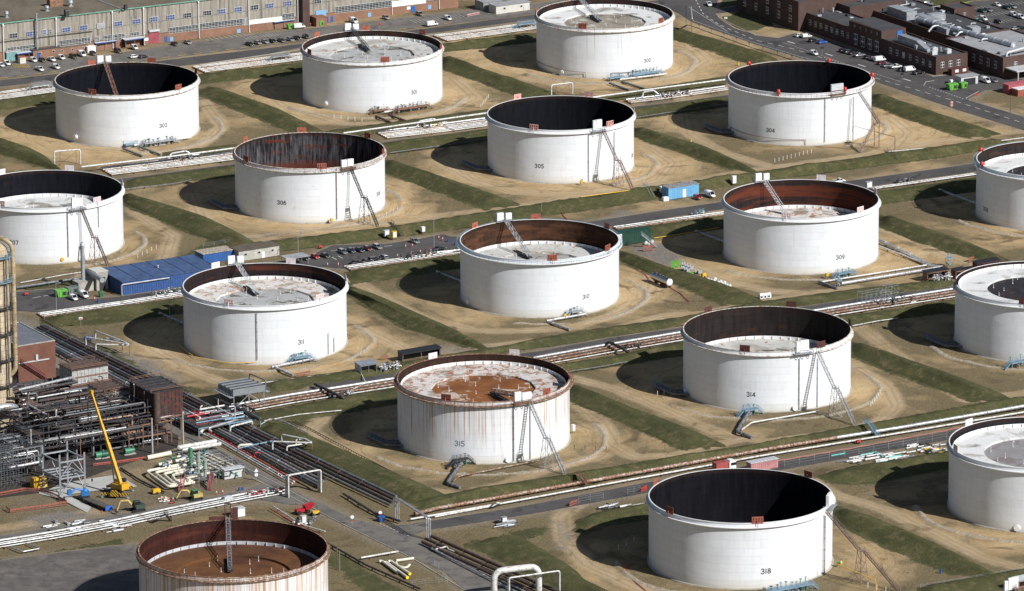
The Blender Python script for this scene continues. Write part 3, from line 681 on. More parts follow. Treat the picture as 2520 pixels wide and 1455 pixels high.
def platform(k,a,par,boxes,mat=WPAINT,rust=None,back=False):
    "gauger's platform on the rim: deck, handrail, white weather panels"
    c=TK[k]; n=Vector((math.cos(a),math.sin(a),0)); t=Vector((-math.sin(a),math.cos(a),0)); o=Vector((c[0],c[1],0))+n*(TR+.3)
    z=TH+(.25 if back else -.9)
    mb=MB(); mb.box(o+UP*z,(2.6,6.4,.12),a); 
    P=[o+n*1.25+t*3.1+UP*z,o+n*1.25-t*3.1+UP*z]; rail(mb,dense(P[0],P[1],1.3))
    rail(mb,[P[0],o-n*1.2+t*3.1+UP*z]); rail(mb,[P[1],o-n*1.2-t*3.1+UP*z])
    for q in (-2,0,2): mb.beam(o+n*1.1+t*q+UP*z,o-n*.2+t*q+UP*(z-2.2),.12)
    pf=obj('gauge_platform',mb,rust or STEEL,par)
    for (s,w,h,dz) in boxes:
        m2=MB(); m2.box(o+t*s+n*-.3+UP*(z+dz+h/2+.2),(.9,w,h),a); m2.box(o+t*s+n*.17+UP*(z+dz+h/2+.2),(.06,w+.12,.14),a)
        for e in (-w/2+.1,w/2-.1):
            for f in (-.7,.1): m2.beam(o+t*(s+e)+n*f+UP*z,o+t*(s+e)+n*f+UP*(z+dz+.3),.1)
        obj('weather_panel',m2,mat,pf)
    return pf
SPEC={ # number: roof level below rim, lining, paint, shield material, shield pixels, deck
300:dict(rd=3.0,streak=.36,blot=.10,lin=((.022,.02,.022),(.07,.03,.02),.5),sm=ORANGE,sh=[(1445,62),(1604,52),(1336,30),(1412,4)],rail=None,look='white tank 300 with rust runs below its rim, furthest back'),
301:dict(rd=3.1,streak=.22,blot=.32,lin=((.026,.022,.022),(.09,.04,.025),.5),sm=ORANGE,sh=[(763,88),(899,73),(1055,82),(784,130),(943,147),(1077,120)],rail=None,look='white tank 301 with dirty pale floating roof near the rim'),
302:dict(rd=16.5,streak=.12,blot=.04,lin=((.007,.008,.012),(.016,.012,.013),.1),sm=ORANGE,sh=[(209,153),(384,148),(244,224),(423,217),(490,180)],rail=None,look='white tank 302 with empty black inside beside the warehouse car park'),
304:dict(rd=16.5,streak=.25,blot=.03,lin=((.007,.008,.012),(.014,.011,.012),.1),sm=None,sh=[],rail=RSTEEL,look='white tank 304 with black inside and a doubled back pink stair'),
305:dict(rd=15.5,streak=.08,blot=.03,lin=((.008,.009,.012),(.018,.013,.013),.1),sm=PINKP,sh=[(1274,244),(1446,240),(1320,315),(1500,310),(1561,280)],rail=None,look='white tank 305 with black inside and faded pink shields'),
306:dict(rd=15.5,streak=.2,blot=.42,lin=((.02,.018,.02),(.10,.03,.02),.35,0,(.15,.15,.16)),sm=ORANGE,sh=[(597,348),(742,325),(905,340),(615,395),(788,409),(935,378)],rail=RSTEEL,look='white tank 306 with grey streaked lining turning rusty at the bottom'),
307:dict(rd=9.3,streak=.05,blot=.02,lin=((.008,.009,.013),(.022,.012,.011),.25),sm=LILAC,sh=[(181,412),(-25,420),(29,497),(222,494),(298,455)],rail=None,look='white tank 307 cut off by the left edge of the photo'),
308:dict(rd=5.0,streak=.12,blot=.10,lin=((.03,.025,.024),(.08,.04,.03),.4),sm=None,sh=[],rail=BSTEEL,look='white tank 308 with blue rim rail at the right edge'),
309:dict(rd=10.0,streak=.16,blot=.05,lin=((.022,.018,.018),(.13,.035,.018),.62,.75),sm=LILAC,sh=[(2015,449),(2155,476),(1932,541),(2116,522)],rail=None,look='white tank 309 with red and black banded rusty lining'),
310:dict(rd=8.4,streak=.04,blot=.02,lin=((.05,.026,.017),(.11,.05,.027),.55,.2),sm=ORANGE,sh=[(1163,560),(1319,542),(1499,562),(1357,637),(1488,615)],rail=BSTEEL,look='white tank 310 with brown lining and blue rim rail'),
311:dict(rd=5.2,streak=.03,blot=.02,lin=((.022,.017,.017),(.10,.03,.018),.42,.7),sm=LILAC,sh=[(527,658),(717,648),(577,742),(777,735),(851,690)],rail=None,look='white tank 311 with rust specked roof behind the blue shed'),
313:dict(rd=1.7,streak=.15,blot=.06,lin=((.03,.022,.02),(.08,.04,.03),.4),sm=MAROON,sh=[(2366,700),(2514,757)],rail=None,look='white tank 313 at the right edge with a round black roof centre'),
314:dict(rd=10.7,streak=.20,blot=.10,lin=((.022,.018,.017),(.055,.026,.018),.35,.3),sm=MAROON,sh=[(1748,770),(1943,760),(1829,868),(2031,858),(2091,800)],rail=None,look='white tank 314 with maroon shields and rust below its stair head'),
315:dict(rd=3.0,streak=.6,blot=.22,lin=((.05,.026,.02),(.10,.05,.03),.4),sm=ORANGE,sh=[(1058,880),(1265,875),(1109,978),(1325,965),(1397,930)],rail=RSTEEL,look='rust streaked tank 315 with an orange rusty floating roof',old=.3),
317:dict(rd=2.8,streak=.05,blot=.08,lin=((.02,.02,.024),(.05,.03,.03),.3),sm=LILAC,sh=[(2380,1045),(2352,1110)],rail=None,look='white tank 317 at the lower right edge with grey round roof centre'),
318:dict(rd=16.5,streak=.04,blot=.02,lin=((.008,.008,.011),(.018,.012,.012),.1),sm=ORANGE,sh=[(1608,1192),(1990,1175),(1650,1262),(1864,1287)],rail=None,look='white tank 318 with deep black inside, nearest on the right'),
320:dict(rd=7.2,streak=.78,blot=.52,lin=((.045,.016,.013),(.09,.03,.02),.45,.6),sm=MAROON,sh=[],rail=RSTEEL,look='badly rusted white tank with brown roof at the bottom edge',old=.3),
}
PONT=roof_mat('roof_white',(.72,.72,.70),(.4,.25,.15),.10,.3); PONTR=roof_mat('roof_white_rust_specked',(.70,.68,.64),(.36,.17,.08),.5,.45); PONTH=roof_mat('roof_rusted_white',(.66,.62,.58),(.30,.12,.055),.55,.42)
PONTD=roof_mat('roof_dirty_white',(.60,.60,.57),(.32,.2,.11),.42,.3,(.36,.34,.30),.5)
DECKG=roof_mat('deck_grey',(.46,.46,.45),(.10,.075,.05),.45,.2,(.3,.29,.27),.5); DECKT=roof_mat('deck_tan',(.33,.29,.23),(.55,.53,.5),.42,.25,(.16,.13,.1),.45); DECKO=roof_mat('deck_orange_rust',(.27,.105,.035),(.52,.44,.38),.48,.16,(.13,.05,.022),.6)
DECKB=roof_mat('deck_black',(.035,.032,.036),(.14,.07,.05),.36,.35,(.02,.02,.025),.5); DECKP=roof_mat('deck_grey_patched',(.30,.29,.29),(.20,.165,.155),.45,.16,(.22,.2,.19),.5); DECKR=roof_mat('deck_brown_rust',(.16,.07,.03),(.10,.05,.025),.5,.2,(.07,.03,.02),.5)
ROOFS={300:(PONT,DECKT,0),301:(PONTD,DECKG,0),307:(PONT,DECKG,0),308:(PONT,DECKB,1),309:(PONTR,PONTD,0),310:(PONTD,DECKG,0),311:(PONTR,DECKG,0),313:(PONT,DECKB,1),314:(PONTD,DECKG,0),315:(PONTH,DECKO,0),317:(PONT,DECKP,1),320:(DECKR,DECKR,1)}
TANKS={}
NUM={300:[(1593,149,1.7)],301:[(1019,227,1.7)],302:[(402,309,1.7)],304:[(1896,321,1.7),(2145,297,1.6)],305:[(1327,409,1.7),(1556,383,1.6)],306:[(693,499,1.7),(931,477,1.6)],307:[(34,597,1.7)],308:[(2425,515,1.7)],309:[(2068,633,1.7)],310:[(1442,730,1.7)],311:[(741,842,1.7)],314:[(1848,971,1.7)],315:[(1131,1092,1.9)],318:[(1885,1406,1.8)]}
INK=M('black_marking_paint',(.02,.02,.022),.6); INKB=M('faded_blue_marking',(.12,.17,.24),.7)
legm=None
def tank(k):
    global legm
    s=SPEC[k]; cx,cy=TK[k]
    t=thing('storage_tank',s['look'],'tank',(cx,cy,0),group='round oil storage tanks'); TANKS[k]=t
    zr=TH-s['rd']
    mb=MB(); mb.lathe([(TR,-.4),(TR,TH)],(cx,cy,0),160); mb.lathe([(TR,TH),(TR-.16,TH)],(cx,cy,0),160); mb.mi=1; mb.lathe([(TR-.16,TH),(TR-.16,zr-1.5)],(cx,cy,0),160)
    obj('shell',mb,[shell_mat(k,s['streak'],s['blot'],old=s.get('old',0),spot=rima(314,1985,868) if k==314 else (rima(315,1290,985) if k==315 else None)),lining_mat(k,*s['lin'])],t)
    mb=MB(); mb.lathe([(TR+.45,-.4),(TR+.45,.12),(TR+.05,.14)],(cx,cy,0),128); obj('concrete_ring',mb,CONC,t)
    # wind girder with brackets
    zg=TH-1.25; mb=MB(); wd=.85 if k not in(304,310,308,315) else 1.25
    mb.lathe([(TR+.03,zg-.1),(TR+wd,zg-.12),(TR+wd,zg+.1),(TR+.03,zg+.08)],(cx,cy,0),160,smooth=False)
    mb.lathe([(TR+.02,TH-.12),(TR+.14,TH-.12),(TR+.14,TH+.05),(TR-.2,TH+.06),(TR-.2,TH-.05)],(cx,cy,0),160,smooth=False)
    for i in range(60):
        a=2*PI*i/60; n=Vector((math.cos(a),math.sin(a),0)); o=Vector((cx,cy,0))
        mb.beam(o+n*(TR+wd*.9)+UP*(zg-.14),o+n*(TR+.02)+UP*(zg-.75),.09,.09)
    gm=WPAINT if k not in(300,301,302,306,315,320,314) else M('rust_chipped_white',(.70,.68,.63),.6,0,.08,.35,c2=(.36,.2,.09),wear=.44)
    if k in(315,320): gm=M('rusted_white',(.5,.4,.28),.7,0,.2,.35,c2=(.2,.1,.06),wear=.55)
    obj('wind_girder',mb,gm,t)
    if s['rail']:
        mb=MB(); N=90
        P=[Vector((cx+(TR+wd-.08)*math.cos(2*PI*i/N),cy+(TR+wd-.08)*math.sin(2*PI*i/N),zg+.1)) for i in range(N+1)]
        rail(mb,P,1.1,.045); obj('handrail',mb,s['rail'],t)
    if k in ROOFS:
        pm,dm,circ=ROOFS[k]; fr=MB(); n=72 if circ else 14; ri=16.5
        fr.lathe([(TR-.75,zr-.9),(TR-.75,zr),(ri+.6,zr-.35)],(cx,cy,0),144,smooth=False)
        # inner edge: round or faceted
        m=144
        def edge(a):
            if circ: return ri
            q=2*PI/n; return ri*math.cos(q/2)/math.cos((a%q)-q/2)
        V=[];F=[]
        for i in range(m):
            a=2*PI*i/m; e=edge(a); V+= [(cx+r_*math.cos(a),cy+r_*math.sin(a),zr+z_) for r_,z_ in ((ri+.6,-.35),(e,-.4),(e,-1.0))]
        for i in range(m):
            j=(i+1)%m
            for q in (0,1): F.append((i*3+q,j*3+q,j*3+q+1,i*3+q+1))
        fr.add(V,[f[::-1] for f in F])
        fr.mi=1; fr.add([V[i*3+2] for i in range(m)],[tuple(range(m))])
        if fr.f[-1] and False: pass
        ro=obj('floating_roof',fr,[pm,dm],t)
        dmb=MB(); dr=TR-1.0; dmb.lathe([(dr,zr-.1),(dr,zr+1.0),(dr-.06,zr+1.0),(dr-.06,zr-.1)],(cx,cy,0),144,smooth=False)
        for i in range(56):
            a=2*PI*i/56; nn=Vector((math.cos(a),math.sin(a),0)); dmb.box(Vector((cx,cy,zr+.5))+nn*(dr-.22),(.3,.09,1.0),a)
        obj('foam_dam',dmb,WPAINT if k!=320 else LTGREY,ro)
        rnd=random.Random(k)
        for (rr,cnt) in ((5,3),(11,6),(14.5,7)):
            for i in range(cnt):
                a=2*PI*(i+rnd.random()*.35)/cnt
                if legm is None:
                    lb=MB(); lb.cyl((0,0,0),(0,0,1.5),.07,n=6); lb.cyl((0,0,0),(0,0,.25),.17,n=6); legm=mesh('roof_leg',lb,WPAINT)
                l=bpy.data.objects.new('roof_leg',legm); COL.objects.link(l); l.parent=ro
                l.location=(rr*math.cos(a),rr*math.sin(a),zr-1.0)
                l.scale=(1,1,.7+rnd.random()*.5)
    else:
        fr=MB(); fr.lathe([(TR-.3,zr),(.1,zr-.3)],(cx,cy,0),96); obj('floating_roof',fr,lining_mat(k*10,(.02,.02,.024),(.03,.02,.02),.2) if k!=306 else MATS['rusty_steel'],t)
    for px,py in s['sh']:
        shield(k,rima(k,px,py),s['sm'] if not (k==315 and px in(1058,1265)) else LILAC,t,slots=py>TK_MID[k])
    for (px,py,h) in NUM.get(k,[]): number(k,str(k),px,py,h,INKB if k==315 else INK,t)
TK_MID={300:35,301:110,302:185,304:195,305:280,306:365,307:455,308:420,309:495,310:590,311:695,313:710,314:815,315:930,317:1095,318:1222,320:1345}
for k in TK: tank(k)
# red foam pourers on 304 and 308
for k,L in {304:[(1860,158),(2028,153),(1912,226),(2092,221),(2147,182)],308:[(2430,400),(2428,368)]}.items():
    for px,py in L:
        a=rima(k,px,py+6); c=TK[k]; n=Vector((math.cos(a),math.sin(a),0)); o=Vector((c[0],c[1],TH))+n*(TR+.3)
        mb=MB(); mb.lathe([(.0,1.5),(.5,1.35),(.75,.7),(.7,.1),(.35,.0),(.3,-1.2)],tuple(o),10); mb.box(o-n*.5+UP*.5,(1.0,.7,.7),a); obj('foam_pourer',mb,REDP,TANKS[k])
# stairs
stairs(305,(1485,318),(1556,469),PSTEEL,TANKS[305]); stairs(306,(863,405),(928,558),DSTEEL,TANKS[306]); stairs(307,(200,505),(264,655),PSTEEL,TANKS[307])
stairs(314,(2012,875),(2100,1046),STEEL,TANKS[314]); stairs(315,(1303,985),(1387,1168),STEEL,TANKS[315]); stairs(318,(2034,1243),(2212,1458),PSTEEL,TANKS[318],frac=.48)
def stair304():
    t=G(2115,230,18.9); m=G(2163,303,9.3); m2=m+Vector((-1.6,-.8,0)); b=G(2116,376); mb=MB(); flight(mb,t,m); flight(mb,m2,b)
    mb.box((m+m2)/2,(2.6,2.2,.1),.5); st=obj('stairway',mb,PSTEEL,TANKS[304]); tw=MB()
    for x,y in ((1,1),(1,-1),(-1,-1),(-1,1)): p=(m+m2)/2+Vector((x*.9,y*.9,0)); q=Vector((p.x,p.y,-.1)); tw.beam(p,q,.15)
    for i in range(5):
        for (x,y),(x2,y2) in (((1,1),(1,-1)),((1,-1),(-1,-1)),((-1,-1),(-1,1))):
            c=(m+m2)/2; tw.beam((c.x+x*.9,c.y+y*.9,9.3*i/5),(c.x+x2*.9,c.y+y2*.9,9.3*(i+1)/5),.08)
    obj('support_tower',tw,RSTEEL,st)
stair304()
# platforms, panels, rolling ladders
def ladder(k,a,end,zend,mat,w=1.1,h=1.1):
    c=TK[k]; n=Vector((math.cos(a),math.sin(a),0)); p=Vector((c[0],c[1],TH+.6))+n*(TR-.5)
    mb=MB(); e=end if isinstance(end,Vector) else G(*end,zend); truss(mb,p,e,w,h,1.3,.055)
    for q in dense(p,e,.55): mb.beam(q+Vector((.45,0,0)),q-Vector((.45,0,0)),.07)
    l=obj('rolling_ladder',mb,mat,TANKS[k]); return p,e
def track(k,p,e,L=11):
    "runway on the roof for the ladder's wheels"
    d=Vector((e.x-p.x,e.y-p.y,0)).normalized(); a=math.atan2(d.y,d.x); z=TH-SPEC[k]['rd']-.2
    mb=MB(); c=Vector((e.x,e.y,z))-d*(L/2-1)
    for s in (-.55,.55):
        q=Vector((-d.y,d.x,0))*s; mb.box(c+q,(L,.18,.5),a)
    mb.box(c-UP*.15,(L,1.3,.08),a)
    for i in range(8): mb.box(c+d*(L*(i/7-.5)),(.12,1.5,.45),a)
    obj('ladder_track',mb,DSTEEL,TANKS[k])
REAR=[(300,(1428,2),(1475,50),3,STEEL),(301,(862,74),(905,122),3,DSTEEL),(302,(247,150),(305,292),16,M('rust_pink_ladder',(.30,.16,.12),.7)),(309,(1886,452),(1932,527),10,WPAINT),(310,(1246,548),(1302,632),8.3,STEEL),(311,(572,646),(630,722),5.1,LTGREY)]
for k,pl,en,dd,mt in REAR:
    a=rima(k,*pl); platform(k,a,TANKS[k],[(1.6,2.4,2.6,.2),(-1.6,2.2,2.2,.2)],back=True)
    zz=TH-SPEC[k]['rd']-.1; p,e=ladder(k,a,en,zz,mt)
    if k!=302: track(k,p,e)
for k,px,bx in ((305,(1478,318),[(-1.4,1.5,3.4,.3),(.2,2.6,3.2,.6)]),(306,(840,402),[(-1.6,2.2,2.8,.3),(1.0,2.4,2.8,.3)]),(307,(180,502),[(-1.3,1.5,3.6,.3),(.6,2.6,3.0,.5)]),(314,(1985,868),[(-1.6,1.2,3.4,.3),(.6,3.0,3.2,.7)]),(315,(1275,978),[(-1.5,2.2,3.0,.3),(1.6,3.2,2.6,.2)]),(318,(2030,1240),[(-1.2,1.2,3.4,.4),(.5,2.6,3.6,.4)]),(304,(2060,226),[(0,5.2,2.4,1.3)])):
    a=rima(k,*px); platform(k,a,TANKS[k],bx,mat=LTGREY if k==304 else (gmw if False else WPAINT),rust=RSTEEL if k in(315,304,306) else None)
    if k in(307,314,315): 
        zz=TH-SPEC[k]['rd']-.1; c=TK[k]; e=Vector((c[0],c[1],zz))+Vector((math.cos(a+PI),math.sin(a+PI),0))*(-4 if k!=315 else -7)
        p,e=ladder(k,a,e,zz,DSTEEL if k==315 else STEEL); track(k,p,e,12)
# the bottom tank's tall ladder and rust plate
a=rima(320,560,1277); p,e=ladder(320,a,(566,1402),TH-7.3,STEEL); track(320,p,e,13)
mb=MB(); n=Vector((math.cos(a),math.sin(a),0)); t_=Vector((-n.y,n.x,0)); o=Vector((TK[320][0],TK[320][1],TH))+n*(TR-.2)
mb.box(o+t_*3.2+UP*.5,(.15,4.6,1.4),a); mb.box(o-t_*2.2+UP*1.8,(.15,1.6,4.0),a); mb.beam(o+t_*.8-UP*7,o+t_*.8+UP*5,.25); mb.beam(o-t_*.9-UP*7,o-t_*.9+UP*5,.25)
mb.beam(o+t_*.8+UP*5,o-t_*.9+UP*5,.25); obj('ladder_head',mb,MAROON,TANKS[320])
# pipes on the walls
def riser(k,px,y0,y1,r=.13,mat=STEEL,foot=None):
    p=hit(k,px,y0,TR+.35); q=Vector((p.x,p.y,0)); p=Vector((p.x,p.y,TH-1.4)) if y0<0 or y1 is None else p
    zb=hit(k,px,y1,TR+.35).z if y1 else .4
    pts=[p,Vector((p.x,p.y,max(.3,zb)))]
    n=Vector((p.x-TK[k][0],p.y-TK[k][1],0)).normalized()
    if foot: pts.append(pts[-1]+n*foot)
    mb=MB(); mb.tube(pts,r,7)
    for i in range(1,5):
        q=pts[0].lerp(pts[1],i/5); mb.box(q-n*.15,(.5,.3,.12),math.atan2(n.y,n.x))
    obj('riser_pipe',mb,mat,TANKS[k])
for k,px,y0,y1,mt in ((305,1449,325,446,STEEL),(305,1512,325,440,STEEL),(306,828,415,540,RSTEEL),(307,166,512,632,STEEL),(307,242,500,560,STEEL),(314,1968,882,1012,STEEL),(314,2013,882,1005,STEEL),(315,1264,1000,1135,DSTEEL),(315,1305,1000,1130,STEEL),(311,632,770,885,STEEL),(311,808,820,872,STEEL),(311,822,830,866,STEEL),(304,2031,242,350,STEEL),(304,2101,238,350,STEEL),(318,2031,1270,1420,RSTEEL)): riser(k,px,y0,y1,mat=mt)
for k,px,py in ((302,187,337),(301,802,255),(300,1382,180),(314,1690,970),(317,2503,1312),(315,1249,1133),(314,1955,1012),(305,1438,446),(310,1155,742)):
    p=hit(k,px,py); n=Vector((p.x-TK[k][0],p.y-TK[k][1],0)).normalized(); p.z=max(1.1,p.z); mb=MB()
    mb.cyl(p-n*.05,p+n*.25,1.0,n=18); mb.cyl(p+n*.25,p+n*.7,.62,n=16); mb.cyl(p+n*.7,p+n*.85,.85,n=16); obj('manhole',mb,WPAINT,TANKS[k])
# low drain pipes that ring the foot of 300 and 304
for k,a0,a1 in ((300,-168,-107),(300,-85,-60),(304,-165,-88)):
    c=TK[k]; mb=MB(); mb.tube([(c[0]+(TR+.4)*math.cos(math.radians(a)),c[1]+(TR+.4)*math.sin(math.radians(a)),2.3) for a in np.linspace(a0,a1,40)],.09,6)
    for a in (a0,a1): mb.beam((c[0]+(TR+.4)*math.cos(math.radians(a)),c[1]+(TR+.4)*math.sin(math.radians(a)),2.3),(c[0]+(TR+.4)*math.cos(math.radians(a)),c[1]+(TR+.4)*math.sin(math.radians(a)),0),.16)
    obj('drain_pipe',mb,RSTEEL,TANKS[k])
# ================================================================ vehicles
def paint(name,c,metal=0.0):
    m,nt,b=newmat('car_paint_'+name); b.inputs['Base Color'].default_value=c+(1,); b.inputs['Roughness'].default_value=.28; b.inputs['Metallic'].default_value=metal
    b.inputs['Coat Weight'].default_value=.5; return m
PAINT={n:paint(n,c,m) for n,c,m in (('white',(.75,.75,.74),0),('black',(.012,.012,.014),0),('dark grey',(.06,.065,.07),.3),('silver',(.42,.43,.45),.6),('dark blue',(.02,.035,.09),.2),('blue',(.02,.12,.5),0),('red',(.38,.015,.03),0),('dark red',(.14,.01,.02),.1),('green',(.22,.5,.04),0),('teal',(.15,.38,.34),0),('dark green',(.015,.05,.03),.1),('grey',(.2,.21,.225),.4))}
GLASS,_nt,_b=newmat('vehicle_glass'); _b.inputs['Base Color'].default_value=(.012,.015,.018,1); _b.inputs['Roughness'].default_value=.06
TYRE=M('tyre_rubber',(.018,.018,.018),.9); RIM=M('wheel_rim',(.3,.31,.32),.35,.7); LAMP=M('headlight_glass',(.7,.7,.68),.15); TAIL=M('tail_light_red',(.4,.01,.01),.25); TRIM=M('black_trim',(.02,.02,.02),.6); PLATEW=M('number_plate',(.7,.6,.15),.5)
def loft(secs,n=12,pw=3.2,cap=True):
    "skin of superellipse sections (x, half width, z low, z high)"
    vs=[]
    for x,w,z0,z1 in secs:
        for i in range(n):
            t=2*PI*(i+.5)/n; c,s=math.cos(t),math.sin(t)
            vs.append((x,w*math.copysign(abs(c)**(2/pw),c),(z0+z1)/2+(z1-z0)/2*math.copysign(abs(s)**(2/pw),s)))
    N=len(secs); fs=[(i*n+k,i*n+(k+1)%n,(i+1)*n+(k+1)%n,(i+1)*n+k) for i in range(N-1) for k in range(n)]
    mb=MB(); mb.add(vs,fs,True)
    if cap: mb.add(vs[:n],[tuple(range(n))[::-1]]); mb.add(vs[-n:],[tuple(range(n))])
    return mb
def cabin(x0,x1,x2,x3,w0,w1,z0,z1):
    "greenhouse: base from x0 to x3, roof from x1 to x2"
    return [(x0,-w0,z0),(x3,-w0,z0),(x3,w0,z0),(x0,w0,z0)],[(x1,-w1,z1),(x2,-w1,z1),(x2,w1,z1),(x1,w1,z1)]
KIND={
'hatchback':dict(L=4.0,W=.86,secs=[(-2.0,.74,.38,.92),(-1.85,.84,.28,1.0),(-.9,.86,.24,.98),(.6,.86,.24,.95),(1.1,.85,.25,.92),(1.75,.8,.28,.80),(1.97,.66,.34,.66)],cab=(-1.93,-1.45,.15,.98,.80,.62,.92,1.46),ax=(-1.28,1.25),r=.31),
'saloon':dict(L=4.6,W=.89,secs=[(-2.3,.76,.42,.94),(-2.1,.86,.3,1.0),(-.9,.89,.24,.98),(.7,.89,.24,.95),(1.3,.87,.25,.92),(2.05,.82,.28,.82),(2.28,.66,.36,.68)],cab=(-1.75,-.95,.25,1.1,.82,.64,.92,1.42),ax=(-1.4,1.4),r=.32),
'estate car':dict(L=4.6,W=.9,secs=[(-2.3,.8,.4,1.0),(-2.15,.88,.28,1.06),(-.9,.9,.24,1.02),(.7,.9,.24,.98),(1.3,.88,.25,.95),(2.05,.84,.28,.86),(2.28,.68,.36,.7)],cab=(-2.25,-1.9,.25,1.12,.84,.68,.96,1.55),ax=(-1.4,1.4),r=.34),
'small van':dict(L=4.3,W=.9,secs=[(-2.15,.86,.36,1.72),(-2.05,.9,.28,1.82),(-.9,.9,.24,1.84),(.1,.9,.24,1.80),(.2,.9,.24,1.2),(1.0,.88,.25,1.08),(1.85,.84,.28,.86),(2.13,.68,.36,.7)],cab=(.0,.02,.35,1.25,.86,.74,1.05,1.80),ax=(-1.3,1.35),r=.32),
'panel van':dict(L=5.2,W=1.0,secs=[(-2.6,.94,.4,2.1),(-2.5,1.0,.3,2.22),(-.9,1.0,.26,2.26),(.7,1.0,.26,2.2),(.8,.98,.26,1.5),(1.5,.95,.27,1.25),(2.3,.9,.3,1.0),(2.58,.74,.4,.8)],cab=(.6,.62,1.05,1.9,.93,.8,1.2,2.15),ax=(-1.6,1.65),r=.35),
'pickup truck':dict(L=5.0,W=.9,secs=[(-2.5,.84,.5,1.02),(-2.4,.9,.42,1.06),(-.3,.9,.36,1.06),(.7,.9,.34,1.04),(1.2,.88,.34,1.03),(2.2,.84,.38,.96),(2.46,.7,.48,.82)],cab=(-.45,-.3,.55,1.2,.82,.68,1.0,1.68),ax=(-1.5,1.5),r=.37),
}
PROTO={}
def vehicle(kind):
    K=KIND[kind]; t=thing('parked_car' if 'van' not in kind and 'pick' not in kind else ('parked_van' if 'van' in kind else 'pickup_truck'),'tmp','car')
    obj('body',loft(K['secs'],16,4),PAINT['white'],t,local=True)
    b,tp=cabin(*K['cab']); c=K['cab']
    mb=MB(); mb.hexa(b,tp); obj('windows',mb,GLASS,t,local=True)
    mb=MB(); z=c[7]
    if 'van' not in kind:
        # roof skin and pillars
        lo=[(x*.96 if False else x,y*1.03,zz) for x,y,zz in tp]; mb.hexa([(p[0],p[1],z-.05) for p in lo],[(p[0]*.97,p[1]*.94,z+.05) for p in lo])
        for p,q in zip(b,tp): mb.beam(p,q,.09)
        mx=(b[0][0]+b[1][0])/2-.1; my=(tp[0][0]+tp[1][0])/2-.1
        for s in (-1,1): mb.beam((mx,s*c[4]*1.0,c[6]),(my,s*c[5]*1.0,z),.09)
    else:
        for p,q in ((b[1],tp[1]),(b[2],tp[2])): mb.beam(p,q,.1)
        mb.hexa([(tp[i][0],tp[i][1],z-.06) for i in range(4)],[(tp[i][0],tp[i][1]*.96,z+.03) for i in range(4)])
        for s in (-1,1): mb.beam((c[0]+.1,s*.03,z),(c[0]+.1,s*.04,z),.01)
    obj('roof',mb,PAINT['white'],t,local=True)
    wl=MB(); 
    for ax in K['ax']:
        for s in (-1,1):
            w=MB(); w.cyl((ax,s*(K['W']-.2),K['r']),(ax,s*(K['W']+.02),K['r']),K['r'],n=14); wo=obj('wheel',w,TYRE,t,local=True)
            w=MB(); w.cyl((ax,s*(K['W']+.015),K['r']),(ax,s*(K['W']+.035),K['r']),K['r']*.62,n=10); obj('rim',w,RIM,wo,local=True)
    x=K['L']/2
    for s in (-1,1):
        mb=MB(); mb.box((x-.16,s*K['W']*.68,.68 if 'van' not in kind else .82),(.22,.32,.16),s*-.25); obj('headlight',mb,LAMP,t,local=True)
        mb=MB(); zz=.85 if 'van' not in kind else 1.1; mb.box((-x+.06,s*K['W']*.84,zz),(.1,.16,.3)); obj('tail_light',mb,TAIL,t,local=True)
        mb=MB(); mb.box((c[3]-.25,s*(K['W']+.1),c[6]+.06),(.12,.2,.14)); obj('wing_mirror',mb,TRIM,t,local=True)
    for e,f in ((x-.02,1.2),(-x+.02,1.3)): mb=MB(); mb.box((e,0,.44),(.06,K['W']*f,.15)); obj('bumper',mb,TRIM,t,local=True)
    mb=MB(); mb.box((x+.015,0,.46),(.03,.5,.11)); obj('number_plate',mb,PLATEW,t,local=True)
    if kind=='pickup truck':
        mb=MB(); mb.box((-1.42,0,.98),(1.85,1.5,.2)); obj('load_bed',mb,TRIM,t,local=True)
        mb=MB()
        for s in (-1,1): mb.box((-1.42,s*.83,1.06),(2.0,.12,.18))
        mb.box((-2.42,0,1.06),(.1,1.7,.18)); obj('bed_side',mb,PAINT['white'],t,local=True)
    return t
def put_cars(rows,lot,group):
    "rows of (px, py, kind, colour, heading)"
    from collections import Counter
    rows=sorted(rows,key=lambda r:r[0]); cnt=Counter((r[2],r[3]) for r in rows); seen=Counter()
    ordn=['first','second','third','fourth','fifth','sixth','seventh','eighth','ninth','tenth']
    for px,py,kind,colr,hd in rows:
        k=(kind,colr); i=seen[k]; seen[k]+=1
        lab=f'{colr} {kind} {lot}' if cnt[k]==1 else f'{colr} {kind} {lot}, {ordn[i]} from the left'
        a=math.atan2(hd.y,hd.x); g=G(px,py,.09); w=PAINT[colr]
        if kind not in PROTO:
            PROTO[kind]=vehicle(kind)
        p=PROTO[kind]; cat='van' if 'van' in kind else ('pickup' if 'pick' in kind else 'car')
        o=dup(p,g,a+random.uniform(-.03,.03),lab,group,{'car_paint_white':w}); o['category']=cat
NB=-BX; NA=-AX
H,SA,ES,SV,PV,PU='hatchback','saloon','estate car','small van','panel van','pickup truck'
put_cars([(3,164,H,'white',BX),(17,160,SV,'white',BX),(82,152,SV,'white',BX),(104,152,H,'black',BX),(127,150,PU,'white',BX),(151,146,SV,'white',BX),(180,143,ES,'black',BX),(201,138,PV,'white',BX),(229,135,H,'dark grey',BX),(290,129,ES,'black',BX),(331,121,SV,'white',BX),(331,143,H,'white',AX),(353,143,H,'black',AX),(430,112,SA,'dark grey',BX),(462,108,SA,'silver',BX)],'in the warehouse car park','vehicles by the warehouse')
put_cars([(98,174,PU,'white',BX),(138,169,SV,'white',BX)],'on the lane before the warehouse','vehicles on the roads')
